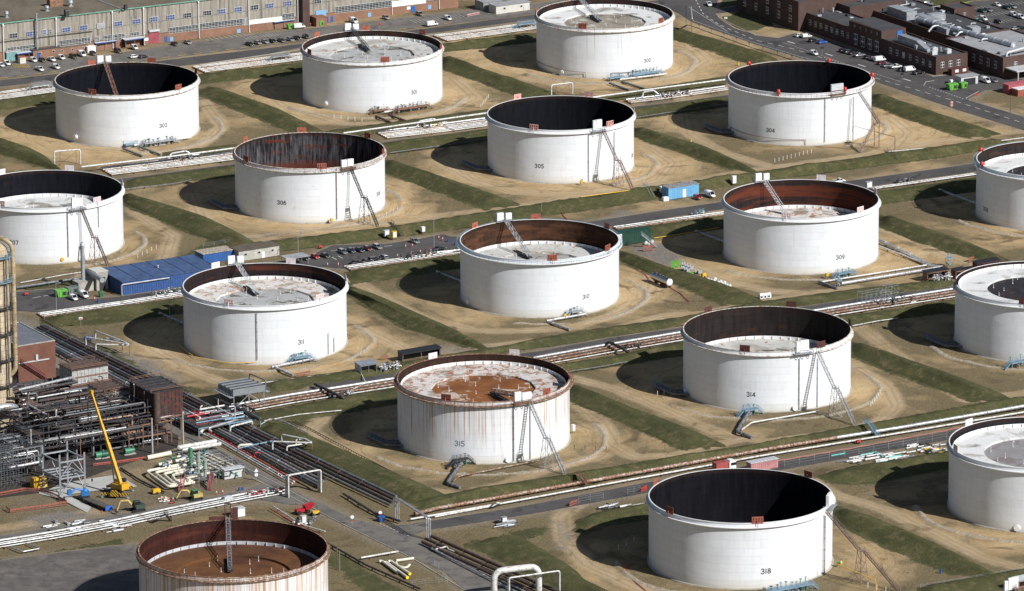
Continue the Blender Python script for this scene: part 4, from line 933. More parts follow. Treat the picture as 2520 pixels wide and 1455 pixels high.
put_cars([(614,112,SA,'black',BX),(635,109,H,'silver',BX),(652,106,SA,'silver',BX),(671,105,H,'black',BX),(692,103,SA,'dark grey',BX),(715,101,H,'silver',BX),(731,97,SA,'black',BX),(753,94,H,'black',BX)],'in the row behind tank 301','vehicles by the warehouse')
put_cars([(736,70,PV,'white',AX),(870,56,PV,'white',BX),(950,47,H,'silver',BX),(1033,38,ES,'grey',BX),(1102,49,SV,'white',BX)],'below the white panel of the warehouse','vehicles by the warehouse')
put_cars([(1063,64,PV,'white',AX)],'on the road by the warehouse car park','vehicles on the roads')
put_cars([(1745,14,PU,'white',Vector((.15,-1,0)))],'on the curved road at the top of the photo','vehicles on the roads')
put_cars([(1968,91,H,'white',AX),(1985,93,SV,'white',AX),(2001,103,H,'black',AX),(2023,107,H,'blue',AX),(2076,128,H,'black',AX),(2089,131,ES,'dark grey',AX),(2101,134,SA,'black',AX),(2115,139,SA,'silver',AX),(2139,145,ES,'black',AX),(2150,148,H,'silver',AX),(2165,151,PV,'white',AX),(2170,159,H,'dark red',AX),(2184,165,SA,'grey',AX),(2205,168,PU,'white',AX),(2221,175,H,'black',AX),(2239,176,PV,'white',AX),(2260,183,PU,'black',AX)],'along the brick offices','cars along the brick offices')
put_cars([(2003,135,SV,'white',BX)],'on the main road beside the brick offices','vehicles on the roads')
put_cars([(2348,206,SV,'white',AX),(2425,203,PV,'white',BX),(2445,202,H,'grey',BX)],'near the green skips and grey shelter','vehicles by the green skips')
put_cars([(2235,4,PV,'white',AX),(2255,9,ES,'dark blue',AX),(2281,15,PV,'silver',AX),(2375,20,PV,'green',BX),(2384,33,SV,'white',BX),(2416,30,SA,'dark green',BX),(2431,28,SA,'grey',BX),(2453,15,SA,'white',BX),(2476,22,SA,'black',BX),(2492,20,H,'silver',BX),(2494,40,SV,'white',BX),(2512,46,SV,'white',BX),(2391,57,H,'dark blue',BX),(2406,55,H,'teal',BX),(2420,50,SV,'white',BX),(2427,62,SA,'black',BX),(2456,57,H,'black',BX),(2460,79,SA,'black',AX),(2478,77,ES,'black',AX),(2497,74,SA,'silver',AX),(2512,72,SA,'black',AX)],'in the far car park','cars in the far car park')
put_cars([(750,639,SA,'black',BX),(776,636,H,'red',BX),(800,633,SA,'black',BX),(843,624,ES,'grey',BX),(864,621,H,'dark blue',BX),(885,619,SA,'dark blue',BX),(905,616,H,'dark red',BX),(929,612,ES,'silver',BX),(1021,598,ES,'silver',BX)],'on the far side of the middle car park','cars in the middle car park')
put_cars([(877,650,SA,'black',AX),(902,647,SA,'black',AX),(921,642,ES,'black',AX),(944,637,ES,'silver',NB),(1082,616,SA,'black',AX)],'beside the pipes in the middle car park','cars in the middle car park')
put_cars([(181,738,SV,'white',BX),(205,731,PV,'white',BX)],'beside the long blue shed','vans by the blue shed')
put_cars([(1717,489,H,'red',BX),(1747,484,PV,'white',BX)],'beside the pale blue cabin','vehicles by the pale blue cabin')
put_cars([(2065,450,PU,'white',AX)],'on the service road behind tank 309','vehicles on the roads')
for p in PROTO.values():
    for c in list(p.children_recursive): bpy.data.objects.remove(c)
    bpy.data.objects.remove(p)
# ================================================================ buildings
def ray_plane(px,py,P,N):
    d=G(px,py,0)-CAMP; t=(P-CAMP).dot(N)/d.dot(N); return CAMP+d*t
def wp(px,py,A,B):
    "point on the vertical plane through ground points A and B"
    n=(B-A).cross(UP).normalized(); return ray_plane(px,py,A,n)
def noisy(name,c,c2,sc,rough=.9,stretch=(1,1,1),streak=None,wear=.5):
    m,nt,b=newmat(name); p=pos(nt); n=noise(nt,mapv(nt,p,stretch),sc,6,.65)
    col=ramp(nt,n,[(.28,c2),(.72,c)])
    if streak:
        s=noise(nt,mapv(nt,p,(1.2,1.2,.05)),.8,5,.7); col=mixc(nt,ramp(nt,s,[(wear,0.0),(wear+.15,.85)]),col,streak)
    nt.links.new(col,b.inputs['Base Color']); b.inputs['Roughness'].default_value=rough; b.inputs['Specular IOR Level'].default_value=.2
    bump(nt,b,n,.3,.05); MATS[name]=m; return m
def brickmat(name,a,b2,mort):
    m,nt,b=newmat(name); p=pos(nt); s=nd(nt,'ShaderNodeSeparateXYZ'); nt.links.new(p,s.inputs[0])
    cv=nd(nt,'ShaderNodeCombineXYZ'); nt.links.new(mathn(nt,'ADD',mathn(nt,'MULTIPLY',s.outputs[0],.9),mathn(nt,'MULTIPLY',s.outputs[1],.55)),cv.inputs[0]); nt.links.new(s.outputs[2],cv.inputs[1])
    br=nd(nt,'ShaderNodeTexBrick'); nt.links.new(cv.outputs[0],br.inputs['Vector'])
    for n_,v in (('Scale',1.0),('Mortar Size',.03),('Brick Width',.6),('Row Height',.22)): br.inputs[n_].default_value=v
    br.inputs['Color1'].default_value=a+(1,); br.inputs['Color2'].default_value=b2+(1,); br.inputs['Mortar'].default_value=mort+(1,)
    n=noise(nt,p,.22,5,.65); c=mixc(nt,ramp(nt,n,[(.3,0.0),(.7,.55)]),br.outputs['Color'],tuple(x*.45 for x in a))
    nt.links.new(c,b.inputs['Base Color']); b.inputs['Roughness'].default_value=.9; return m
BRICK=brickmat('orange_brick',(.30,.13,.07),(.24,.10,.055),(.3,.24,.19)); BRICKD=brickmat('dark_red_brick',(.088,.040,.031),(.066,.031,.025),(.11,.085,.072)); BRICKP=brickmat('red_brick',(.20,.065,.035),(.15,.05,.03),(.2,.13,.1))
SHEETM=noisy('stained_cement_sheet',(.36,.325,.27),(.25,.23,.195),.6,streak=(.07,.06,.05),wear=.52,stretch=(1,1,.3)); ROOFT=noisy('tan_felt_roof',(.20,.165,.12),(.11,.092,.068),.16,stretch=(1,.5,1)); ROOFG=noisy('grey_felt_roof',(.085,.085,.09),(.05,.05,.053),.2); GPX=M('weathered_zinc',(.22,.23,.24),.6,.2); ROOFL=noisy('light_grey_roof',(.38,.38,.39),(.25,.25,.26),.3)
PANE=M('dark_window_pane',(.03,.035,.045),.12); PANEB=M('blue_window_blind',(.06,.09,.21),.4); FRAMEW=M('white_window_frame',(.62,.62,.6),.5); BLUED=M('blue_door_paint',(.02,.10,.36),.5); LBLUE=M('light_blue_paint',(.20,.38,.58),.5,0,.1); REDD=M('faded_red_door',(.28,.06,.08),.6); TEAL=M('teal_paint',(.16,.30,.30),.6); CREAM=M('cream_paint',(.55,.53,.47),.6,0,.1)
def panel(name,A,B,x0,x1,yt,yb,par,mat,out=.06,frame=None,nx=1,ny=1,thick=.1,pane=None):
    "flat thing on a wall (window, door, panel) given its pixel box; yt and yb are measured at x0; it follows the wall"
    P0=wp(x0,yt,A,B); P1=wp(x0,yb,A,B); d=(B-A).normalized(); n=d.cross(UP).normalized()
    if (CAMP-A).dot(n)<0: n=-n
    Q=wp(x1,yb,A,B); L=abs((Q-P1).dot(d)); s0=(P1-A).dot(d); z0,z1=P1.z,P0.z; dd=1 if (Q-P1).dot(d)>0 else -1
    rz=math.atan2(d.y,d.x); c=A+d*(s0+dd*L/2)
    def bx(mb,u,z,w,h,o,t): mb.box(Vector((c.x,c.y,0))+d*u+n*(o+t/2)+UP*z,(w,t,h),rz)
    if frame is None:
        mb=MB(); bx(mb,0,(z0+z1)/2,L,z1-z0,0,out+thick*.5); return obj(name,mb,mat,par)
    fr=MB(); t=.11; h=z1-z0
    for u in (-L/2+t/2,L/2-t/2): bx(fr,u,(z0+z1)/2,t,h,0,.12)
    for z in (z0+t/2,z1-t/2): bx(fr,0,z,L-2*t,t,.0,.115)
    for i in range(1,nx): bx(fr,-L/2+L*i/nx,(z0+z1)/2,.08,h-2*t,.0,.11)
    for j in range(1,ny): bx(fr,0,z0+h*j/ny,L-2*t,.07,.0,.105)
    w=obj(name,fr,frame,par); pn=MB(); bx(pn,0,(z0+z1)/2,L-.05,h-.05,0,.06); obj('pane',pn,mat,w); return w
# ---- the long warehouse
WA=G(-120,166.5); WB=G(1128,17); WD=(WB-WA).normalized(); WN=WD.cross(UP); WN=-WN if (CAMP-WA).dot(WN)<0 else WN
WHT=15.4; WL=(WB-WA).length
wh=thing('warehouse','long stained cement sheet warehouse with orange brick base and tan roof','building',WA.lerp(WB,.5))
def wq(s,o,z): return WA+WD*s+WN*o+UP*z
mb=MB(); b4=[wq(0,0,-.3),wq(WL,0,-.3),wq(WL,-95,-.3),wq(0,-95,-.3)]; mb.hexa(b4,[p+UP*4.0 for p in b4]); obj('brick_base',mb,BRICK,wh)
mb=MB(); N=int(WL/.9)
vs=[]
for i in range(N+1):
    s=WL*i/N; o=-.12 if i%2 else -.30
    vs+= [wq(s,o,3.7),wq(s,o,WHT-.02)]
mb.add(vs,[(2*i,2*i+2,2*i+3,2*i+1) for i in range(N)])
b4=[wq(WL-.0,-.3,3.7),wq(WL,-95,3.7)]; mb.quad(b4[0],b4[1],b4[1]+UP*(WHT-3.7),b4[0]+UP*(WHT-3.7)); mb.quad(wq(0,-95,3.7),wq(0,-.3,3.7),wq(0,-.3,WHT),wq(0,-95,WHT)); obj('sheet_wall',mb,SHEETM,wh)
mb=MB(); b4=[wq(-.2,.05,WHT),wq(WL+.2,.05,WHT),wq(WL+.2,-96,WHT+.0),wq(-.2,-96,WHT)]; mb.hexa(b4,[p+UP*.25 for p in b4]); obj('roof',mb,ROOFT,wh)
mb=MB(); mb.beam(wq(-.2,.2,WHT+.05),wq(WL,.2,WHT+.05),.35,.4); obj('gutter',mb,M('green_gutter',(.16,.34,.26),.6),wh)
mb=MB(); mb.beam(wq(0,-.05,8.9),wq(WL,-.05,8.9),.12,.2); mb.beam(wq(0,.0,4.05),wq(WL,.0,4.05),.2,.2); obj('sheet_joint',mb,M('joint_strip',(.25,.24,.2),.8),wh)
Z1=lambda x,y:(x/3.464,y/3.464)
for zx,zy,w_,col in ((115,305,70,0),(265,288,72,1),(378,275,36,1),(430,270,26,0),(565,255,72,1),(712,237,72,1),(860,220,66,2),(1010,203,70,1),(1165,184,70,1),(1312,166,66,1),(1457,148,68,1),(1600,132,66,0),(1770,112,66,0),(1890,98,66,1),(2030,82,66,1),(2172,64,66,0),(2300,50,66,1),(2455,32,66,1),(2710,10,60,0)):
    x=zx/3.464; h=44/3.464; sl=-.118*w_/3.464/2
    panel('window',WA,WB,x-w_/6.928,x+w_/6.928,zy/3.464-h/2-sl,zy/3.464+h/2-sl,wh,[PANE,PANEB,ROOFL][col],frame=FRAMEW,nx=3,ny=2)
for x0,x1,y,h in ((62,300,432,52),(510,772,372,52),(810,846,338,52),(885,1066,330,52),(1115,1186,305,54),(1440,1690,262,50),(1700,2122,229,54)):
    panel('window',WA,WB,x0/3.464,x1/3.464,(y-h/2)/3.464,(y+h/2)/3.464,wh,PANE,frame=FRAMEW,nx=max(3,int((x1-x0)/26)),ny=4)
for x0,x1,y,h in ((0,40,190,54),(325,430,148,54),(780,1256,88,56)):
    panel('window',WA,WB,600+x0/3.464,600+x1/3.464,(y-h/2)/3.464,(y+h/2)/3.464,wh,PANE,frame=FRAMEW,nx=max(3,int((x1-x0)/26)),ny=4)
panel('white_panel',WA,WB,612,694,50,61,wh,WPAINT); panel('white_panel',WA,WB,963,1048,4,18,wh,WPAINT)
panel('roller_door',WA,WB,366.5,391,78,110.5,wh,REDD,.1); panel('door_canopy',WA,WB,366,392,74,79,wh,LTGREY,.7)
for x0,x1,yt,yb,mt,nme in ((405,412,90,107,BLUED,'door'),(418,426,92,102,LBLUE,'blanked_window'),(583,592,72,82,LBLUE,'blanked_window'),(777,803,27,58,LBLUE,'loading_door'),(802,808,42,58,BLUED,'door'),(814,820,40,55,BLUED,'door'),(905,913,32,42,LBLUE,'blanked_window'),(1011,1022,16,30,BLUED,'door'),(1053,1061,13,23,LBLUE,'blanked_window'),(1001,1010,17,24,WPAINT,'notice_board'),(355,365,94,101,WPAINT,'notice_board')):
    panel(nme,WA,WB,x0,x1,yt,yb,wh,mt,.08)
for zx in (22,475,955,1222,1692,2120):
    p=wp(zx/3.464,60,WA,WB); mb=MB(); mb.tube([Vector((p.x,p.y,WHT-.5))+WN*.35,Vector((p.x,p.y,.3))+WN*.35,Vector((p.x,p.y,.1))+WN*1.2],.16,7); mb.box(Vector((p.x,p.y,WHT-.5))+WN*.35,(.5,.5,.7),ARZ); obj('drain_pipe',mb,WPAINT,wh)
for x in (732,964,1080):
    p=wp(x,30,WA,WB); mb=MB(); mb.tube([Vector((p.x,p.y,WHT-.5))+WN*.35,Vector((p.x,p.y,.2))+WN*.35],.15,7); obj('drain_pipe',mb,WPAINT,wh)
p=wp(89,120,WA,WB); mb=MB(); mb.cyl(Vector((p.x,p.y,0))+WN*1.0,Vector((p.x,p.y,WHT+2.5))+WN*1.0,.38,n=12); mb.cyl(Vector((p.x,p.y,WHT+2.5))+WN*1.0,Vector((p.x,p.y,WHT+2.8))+WN*1.0,.5,n=12); obj('flue_pipe',mb,STEEL,wh)
mb=MB(); a=wp(0,103,WA,WB); b=wp(229,76,WA,WB); mb.tube([a+WN*.4,b+WN*.4,Vector((b.x,b.y,3.5))+WN*.4],.13,6); obj('wall_pipe',mb,DSTEEL,wh)
p=wp(747,60,WA,WB); mb=MB(); mb.box(Vector((p.x,p.y,11))+WN*1.3,(3.2,2.6,22.6),ARZ); obj('brick_chimney',mb,BRICKD,wh)
p=wp(778,50,WA,WB); mb=MB(); mb.box(Vector((p.x,p.y,1.7))+WN*2.5,(4.8,4.6,3.6),ARZ); mb.box(Vector((p.x,p.y,3.6))+WN*2.5,(5.2,5,.2),ARZ); obj('brick_porch',mb,BRICK,wh)
for zx,zy,r,h in ((55,150,1.0,2.6),(400,95,1.0,2.2),(600,55,1.2,2.6)):
    g=G(zx/3.464,zy/3.464,WHT+.25); mb=MB(); mb.cyl(g,g+UP*h*.55,r*.55,n=12); mb.cyl(g+UP*h*.55,g+UP*h*.62,r*.6,r,n=12); mb.cyl(g+UP*h*.62,g+UP*h,r,r*.75,n=12); mb.box(g,(1.6*r,1.6*r,.5),ARZ); obj('roof_vent',mb,STEEL,wh)
for zx,zy,sz,mt in ((470,50,(6.0,3.0,2.2),RSTEEL),(568,140,(1.6,1.6,2.2),DSTEEL)):
    g=G(zx/3.464,zy/3.464,WHT+.25); mb=MB(); mb.box(g+UP*sz[2]/2,sz,ARZ); mb.cyl(g+AX*-sz[0]/2+UP*sz[2],g+AX*sz[0]/2+UP*sz[2],sz[1]*.48,n=14); obj('roof_hood',mb,mt,wh)
a=G(240,0,WHT+.35); b=G(303,24,WHT+.35); mb=MB(); mb.beam(a,b,.5,.25); obj('roof_ridge_strip',mb,STEEL,wh)
g=G(309,22,WHT+.3); mb=MB(); mb.box(g+UP*.8,(1.2,1.2,1.6),ARZ); obj('roof_hood',mb,DSTEEL,wh)
# lean-to shelters and small annexes before the warehouse
def boxpx(px,py,w,d,h,rz=None):
    "footprint corners and centre from the near left ground corner, along the grid"
    g=G(px,py); rz=ARZ if rz is None else rz; a=Vector((math.cos(rz),math.sin(rz),0)); b=Vector((-a.y,a.x,0)); return g+a*w/2+b*d/2,rz,a,b
def shelter(px,py,w,d,h,label,roofm=LTGREY,wallm=DSTEEL,fasc=None):
    c,rz,a,b=boxpx(px,py,w,d,h); t=thing('shelter',label,'shelter',c,group='open shelters by the warehouse')
    mb=MB(); mb.hexa([c-a*(w/2+.3)-b*(d/2+.5)+UP*h,c+a*(w/2+.3)-b*(d/2+.5)+UP*h,c+a*(w/2+.3)+b*d/2+UP*(h+.4),c-a*(w/2+.3)+b*d/2+UP*(h+.4)],[c-a*(w/2+.3)-b*(d/2+.5)+UP*(h+.15),c+a*(w/2+.3)-b*(d/2+.5)+UP*(h+.15),c+a*(w/2+.3)+b*d/2+UP*(h+.55),c-a*(w/2+.3)+b*d/2+UP*(h+.55)]); obj('roof',mb,roofm,t)
    mb=MB(); mb.box(c+b*(d/2-.05)+UP*h/2,(w,.1,h),rz)
    for s in (-1,1): mb.box(c+a*s*(w/2-.05)+UP*h/2,(.1,d-.15,h),rz)
    obj('wall',mb,wallm,t)
    mb=MB(); mb.box(c-b*(d/2+.45)+UP*(h+.02),(w+.6,.1,.32),rz); obj('fascia',mb,fasc or BLUED,t)
    for s in (-.48,0,.48):
        mb=MB(); mb.beam(c+a*w*s-b*d/2,c+a*w*s-b*d/2+UP*h,.12); obj('post',mb,STEEL,t)
shelter(237,125.5,9,3.5,3.0,'open dark shelter with blue fascia left of the white van'); shelter(309,119,8.5,3.5,3.2,'open dark shelter with blue fascia behind the white van'); shelter(44,150,10,3.5,2.8,'low dark shelter beside the small brick annex'); shelter(676,72,9,3.2,2.8,'dark open shelter beside the green bins')
def hut(name,label,cat,px,py,w,d,h,wall,roof,door=None,rz=None,group=None,win=0,over=.2,pitch=0,ribs=False):
    c,rz,a,b=boxpx(px,py,w,d,h,rz); t=thing(name,label,cat,c,group=group)
    mb=MB(); mb.box(c+UP*h/2,(w,d,h),rz)
    if ribs:
        for i in range(int(w/.75)): mb.box(c+a*(-w/2+.37+i*.75)-b*(d/2+.03)+UP*h/2,(.34,.07,h-.3),rz)
        for i in range(int(d/.75)):
            for s in (-1,1): mb.box(c+b*(-d/2+.37+i*.75)+a*s*(w/2+.03)+UP*h/2,(.07,.34,h-.3),rz)
    obj('wall',mb,wall,t)
    mb=MB(); mb.box(c+UP*(h+.09),(w+2*over,d+2*over,.16),rz)
    if ribs:
        for i in range(int(w/1.2)): mb.box(c+a*(-w/2+.6+i*1.2)+UP*(h+.19),(.5,d*.96,.06),rz)
    obj('roof',mb,roof,t)
    if door is not None:
        u,dw,dh,dm=door; mb=MB(); mb.box(c+a*(w*u)-b*(d/2+.05)+UP*(dh/2+.05),(dw,.12,dh),rz); obj('door',mb,dm,t)
    for i in range(win):
        u=(i+.5)/win-.5; mb=MB(); mb.box(c+a*w*u-b*(d/2+.04)+UP*(h*.62),(1.1,.1,.9),rz); wo=obj('window',mb,FRAMEW,t); mb=MB(); mb.box(c+a*w*u-b*(d/2+.07)+UP*(h*.62),(.9,.1,.7),rz); obj('pane',mb,PANE,wo)
    return t
hut('brick_annex','small brick annex with flat roof and blue door at the warehouse','annex',82,146,12,4.5,3.4,BRICK,ROOFG,(-.3,1.3,2.4,BLUED),win=2)
hut('storage_cabinet','teal grey steel cabinet against the warehouse at far left','cabinet',17,152,6,2.5,3.6,TEAL,LTGREY,(.2,1.2,2.2,DSTEEL)); hut('storage_cabinet','teal grey steel cabinet beside the dark open doorway','cabinet',200,128,5,2.5,3.8,TEAL,LTGREY,(-.2,1.2,2.4,LBLUE)); hut('brick_annex','low brick annex with three window panels by the warehouse','annex',140,138,14,3,3.0,BRICK,ROOFT,None,win=3)
hut('white_tank_box','small white storage box with red trim by the teal cabinet','storage box',216,130,3.6,2.2,2.2,WPAINT,WPAINT); hut('gas_cage','white and orange gas cage near the hatched bay','cage',49.5,158,2.6,2,2.6,CREAM,ORANGE)
hut('portable_cabin','pale grey portable cabin with shallow roof beside the far road','cabin',1221,36,16,6,3.4,CREAM,ROOFL,(.35,1.2,2.2,LTGREY),win=2,over=.35); hut('portable_cabin','grey green cabin behind the pale portable cabin','cabin',1190,28,9,7,3.6,M('grey_green_cabin',(.26,.28,.28),.7),ROOFL,None,win=1,over=.3)
# ---- brick office complex, top right
ZQ=lambda x,y:(1860+x/3.464,y/3.464)
def block(name,label,near,blen,alen,h,wall=BRICKD,roof=ROOFG,par=None,parapet=.7,z0=0):
    "flat roofed block: near = pixel of its ground corner nearest the camera; runs blen back along -B and alen along A"
    g=G(*near); c=[g,g+AX*alen,g+AX*alen-BX*blen,g-BX*blen]; t=par or thing(name,label,'building',g)
    if z0: c=[p+UP*z0 for p in c]
    mb=MB(); mb.prism([(p.x,p.y) for p in c],-.3+z0,h); 
    obj('wall',mb,wall,t)
    mb=MB(); mb.prism([(p.x,p.y) for p in (g+AX*.5-BX*.5,g+AX*(alen-.5)-BX*.5,g+AX*(alen-.5)-BX*(blen-.5),g+AX*.5-BX*(blen-.5))],h-.2,h+.12); obj('roof',mb,roof,t)
    mb=MB(); P=[g,g+AX*alen,g+AX*alen-BX*blen,g-BX*blen,g]
    ctr=(P[0]+P[2])/2
    for a,b in zip(P,P[1:]):
        d=(ctr-(a+b)/2).normalized()*.2; mb.beam(a+UP*(h+parapet/2)+d,b+UP*(h+parapet/2)+d,.44,parapet)
    obj('parapet',mb,wall if parapet>.5 else CONC,t)
    return t,g
def fenes(t,g,n,s0,ds,z,w,h,face='B',mat=PANE,nm='window'):
    "n windows along the B face (running back from the near corner) or the A face"
    for i in range(n):
        s=s0+i*ds; d=(-BX if face=='B' else AX); o=(-AX if face=='B' else BX)
        c=g+d*s+o*.06+UP*z; rz=math.atan2(d.y,d.x)
        fr=MB(); fr.box(c,(w,.14,h),rz); wo=obj(nm,fr,FRAMEW,t)
        for u in (-.25,.25):
            for v in (-.24,.24):
                m2=MB(); m2.box(c+o*.05+d*w*u+UP*h*v,(w*.40,.1,h*.38),rz); obj('pane',m2,mat,wo)
of,g=block('office_wing','long low dark brick office wing with flat grey roof facing the road',ZQ(1535,642),118,15,6.6)
fenes(of,g,7,4,4.6,3.6,1.7,2.4); fenes(of,g,14,62,3.9,3.8,1.7,2.2); fenes(of,g,3,3,3.8,3.8,1.6,2.4,'A')
g2=G(*ZQ(1535,642))-BX*38; mb=MB(); c=[g2+AX*.3,g2+AX*12,g2+AX*12-BX*23,g2+AX*.3-BX*23]; mb.prism([(p.x-AX.x*.45,p.y-AX.y*.45) for p in c],-.3,10.2); mid=obj('raised_block',mb,BRICKD,of)
mb=MB(); c=[g2+AX*.6-BX*.6,g2+AX*11-BX*.6,g2+AX*11-BX*22.4,g2+AX*.6-BX*22.4]; mb.prism([(p.x,p.y) for p in c],10,10.3); obj('roof',mb,ROOFG,mid)
fenes(mid,g2-AX*.2,5,3,4.0,8.6,.9,1.0); fenes(mid,g2-AX*.2,4,3,5,3.4,2.4,4.4)
mb=MB(); cc=g2+AX*8.5+BX*.1; mb.box(cc+UP*8.1,(2.4,.2,2.6),ARZ); obj('door',mb,M('bright_blue_door',(.02,.16,.55),.5),mid)
mb=MB(); gg=G(*ZQ(1690,640)); mb.box(gg+UP*1.3+AX*2,(8,2.5,2.6),ARZ); obj('porch',mb,MAROON,of)
for u in (0,3.6): mb=MB(); mb.box(gg+UP*1.8+AX*(.4+u)+BX*1.3,(1.6,.1,1.1),ARZ); obj('notice_board',mb,WPAINT,of)
tb,g=block('office_block','tall dark brick office block with three rows of windows',ZQ(362,268),46,30,11.5)
fenes(tb,g,5,6,8.5,8.4,2.0,2.6); fenes(tb,g,5,6,8.5,4.2,2.0,3.0); 
t2,g3=block('office_block','flat roofed rear office block with skylights and vents',ZQ(800,260),40,26,9.0); 
for s in (6,14,22): mb=MB(); mb.box(g3+AX*s-BX*12+UP*9.6,(4,2,.9),ARZ); obj('skylight',mb,LTGREY,t2)
t3,g4=block('plant_building','wide flat roofed brick plant building carrying ducts',ZQ(1700,470),92,26,6.2,roof=ROOFG)
for s,u,sz in ((12,4,(7,5,2.4)),(26,6,(16,4,3.0)),(45,5,(14,5,3.4)),(62,8,(8,3,1.6)),(8,14,(5,4,2.0)),(72,16,(4,4,2.2)),(34,14,(5,6,2.2))):
    mb=MB(); c=g4+AX*u-BX*s+UP*(6.3+sz[2]/2); mb.box(c,sz,ARZ-PI/2); mb.box(c+UP*(sz[2]/2),(sz[0]*.6,sz[1]*1.1,.3),ARZ-PI/2); obj('rooftop_unit',mb,STEEL,t3)
a=G(*ZQ(1375,165),8.5); b=G(*ZQ(2190,385),8.5); mb=MB(); mb.tube([a-UP*2,a,b,b-UP*2],1.15,14,bend=1.5)
for q in dense(a,b,5): mb.cyl(q,q+(b-a).normalized()*.3,1.3,n=14)
obj('main_duct',mb,M('zinc_duct',(.42,.44,.46),.45,.4),t3)
rnd=random.Random(5)
for i,s in enumerate((.12,.25,.37,.5,.63,.76,.88)):
    q=a.lerp(b,s); side=AX*(-1 if i%2 else 1); mb=MB(); mb.tube([q,q+side*rnd.uniform(2.2,4)+UP*.3,q+side*rnd.uniform(3.5,6)-UP*1.8],.45,8,bend=1); obj('branch_duct',mb,MATS['zinc_duct'],t3)
for i in range(9):
    q=g4+AX*rnd.uniform(2,22)-BX*rnd.uniform(4,84)+UP*6.4; mb=MB(); mb.tube([q,q+UP*rnd.uniform(.8,1.8),q+AX*rnd.uniform(2,5)+UP*1.2],.2,6,bend=.4); obj('roof_pipe',mb,LTGREY,t3)
q=g4-AX*10-BX*8
for i,(u,s) in enumerate(((3,6),(6,10),(3,17),(7,20),(9,5))):
    c=G(*ZQ(1535,642))+AX*u-BX*s; mb=MB(); mb.box(c+UP*7.6,(2.4,1.6,1.7),ARZ); mb.cyl(c+UP*8.4,c+UP*8.7,.6,n=10); obj('rooftop_unit',mb,LTGREY,of)
c=G(*ZQ(1535,642))-BX*24+AX*4; mb=MB(); mb.box(c+UP*8.4,(13,2.6,3.2),ARZ-PI/2); mb.hexa([c+BX*6.5-AX*1.3+UP*6.8,c+BX*6.5+AX*1.3+UP*6.8,c+BX*14+AX*1.3+UP*6.8,c+BX*14-AX*1.3+UP*6.8],[c+BX*6.5-AX*1.3+UP*9.8,c+BX*6.5+AX*1.3+UP*9.8,c+BX*14+AX*1.3+UP*7.4,c+BX*14-AX*1.3+UP*7.4]); obj('air_duct',mb,M('duct_grey',(.30,.31,.33),.55,.2),of)
t4,g5=block('workshop','brick workshop with pale roof and open white bay at the right edge',ZQ(2105,668),40,32,7.6,wall=BRICKD,roof=ROOFL); fenes(t4,g5,5,5,5,4.4,1.9,3.0); fenes(t4,g5,4,6,5,5.0,1.5,1.8,'A')
mb=MB(); mb.box(g5+AX*11+BX*4+UP*4.0,(20,8,.4),ARZ); 
for u in (2,11,20): mb.beam(g5+AX*u+BX*7.6,g5+AX*u+BX*7.6+UP*4,.4)
obj('bay_canopy',mb,LTGREY,t4); mb=MB(); mb.tube([g5+AX*3-BX*2+UP*7,g5+AX*3-BX*2+UP*9.4,g5+AX*16-BX*3+UP*10.5,g5+AX*22-BX*3+UP*9],.5,8,bend=1); obj('roof_pipe',mb,LTGREY,t4)
t5,g6=block('brick_kiosk','small brick tower building with flat roof by the far car park',ZQ(1690,255),10,10,8.0); fenes(t5,g6,1,5,1,6,1.2,1.2,'A'); fenes(t5,g6,1,4,1,5.5,2.0,2.6,mat=LBLUE)
# ---- cabins, shed and containers in the middle
bs=thing('blue_shed','long blue steel shed with a ribbed flat roof','shed',G(302,726))
sc_=[G(302,726),G(302,726)+AX*0]
def poly_shed():
    n0=G(302,727); n1=G(470,702); r1=G(500,633,7.3); l0=G(237,664,7.3)
    d=(n1-n0).normalized(); L=36; b=-BX; W=17.6
    h=4.6
    mb=MB(); c=[n0,n0+d*L,n0+d*L+b*W,n0+b*W]; mb.prism([(p.x,p.y) for p in c],-.2,h)
    out=d.cross(UP)
    for i in range(int(L/.9)): q=n0+d*(.45+i*.9)-b*.04; mb.box(q+UP*h/2,(.42,.12,h-.4),math.atan2(d.y,d.x))
    for i in range(int(W/.9)): q=n0+b*(.45+i*.9)-d*.04; mb.box(q+UP*h/2,(.12,.42,h-.4),math.atan2(d.y,d.x))
    obj('wall',mb,M('blue_cladding',(.03,.08,.235),.55,0,.2,c2=(.08,.13,.26),wear=.38),bs)
    mb=MB(); T=[n0-d*.3-b*.3+UP*h,n0+d*(L+.3)-b*.3+UP*h,n0+d*(L+.3)+b*(W+.3)+UP*(h+.6),n0-d*.3+b*(W+.3)+UP*(h+.6)]; mb.hexa(T,[p+UP*.2 for p in T])
    for i in range(7):
        p=T[0].lerp(T[1],i/6)+UP*.26; q=T[3].lerp(T[2],i/6)+UP*.26; mb.beam(p,q,.22,.16)
    obj('roof',mb,M('blue_roof',(.05,.09,.19),.6,0,.3,.25,c2=(.085,.12,.21),wear=.42),bs)
    mb=MB(); p=n0-b*.5+UP*.1-d*.6; mb.tube([p,p+UP*3.8,p+UP*3.8+d*L*.5],.28,8,bend=.6); obj('wall_duct',mb,STEEL,bs)
    q=n0.lerp(n0+d*L+b*W,.5)+UP*(h+.9); mb=MB(); mb.cyl(q-UP*.3,q+UP*.5,.2,n=8); mb.cyl(q+UP*.5,q+UP*.7,.32,n=8); obj('roof_vent',mb,LTGREY,bs)
    return n0,d,b
n0,d_,b_=poly_shed()
pl=MB(); g=G(205,713); pl.box(g+UP*1.6,(6,5,3.4),ARZ); obj_pl=one('concrete_plinth','square concrete block under the tall steel chimney','plinth',pl,CONC)
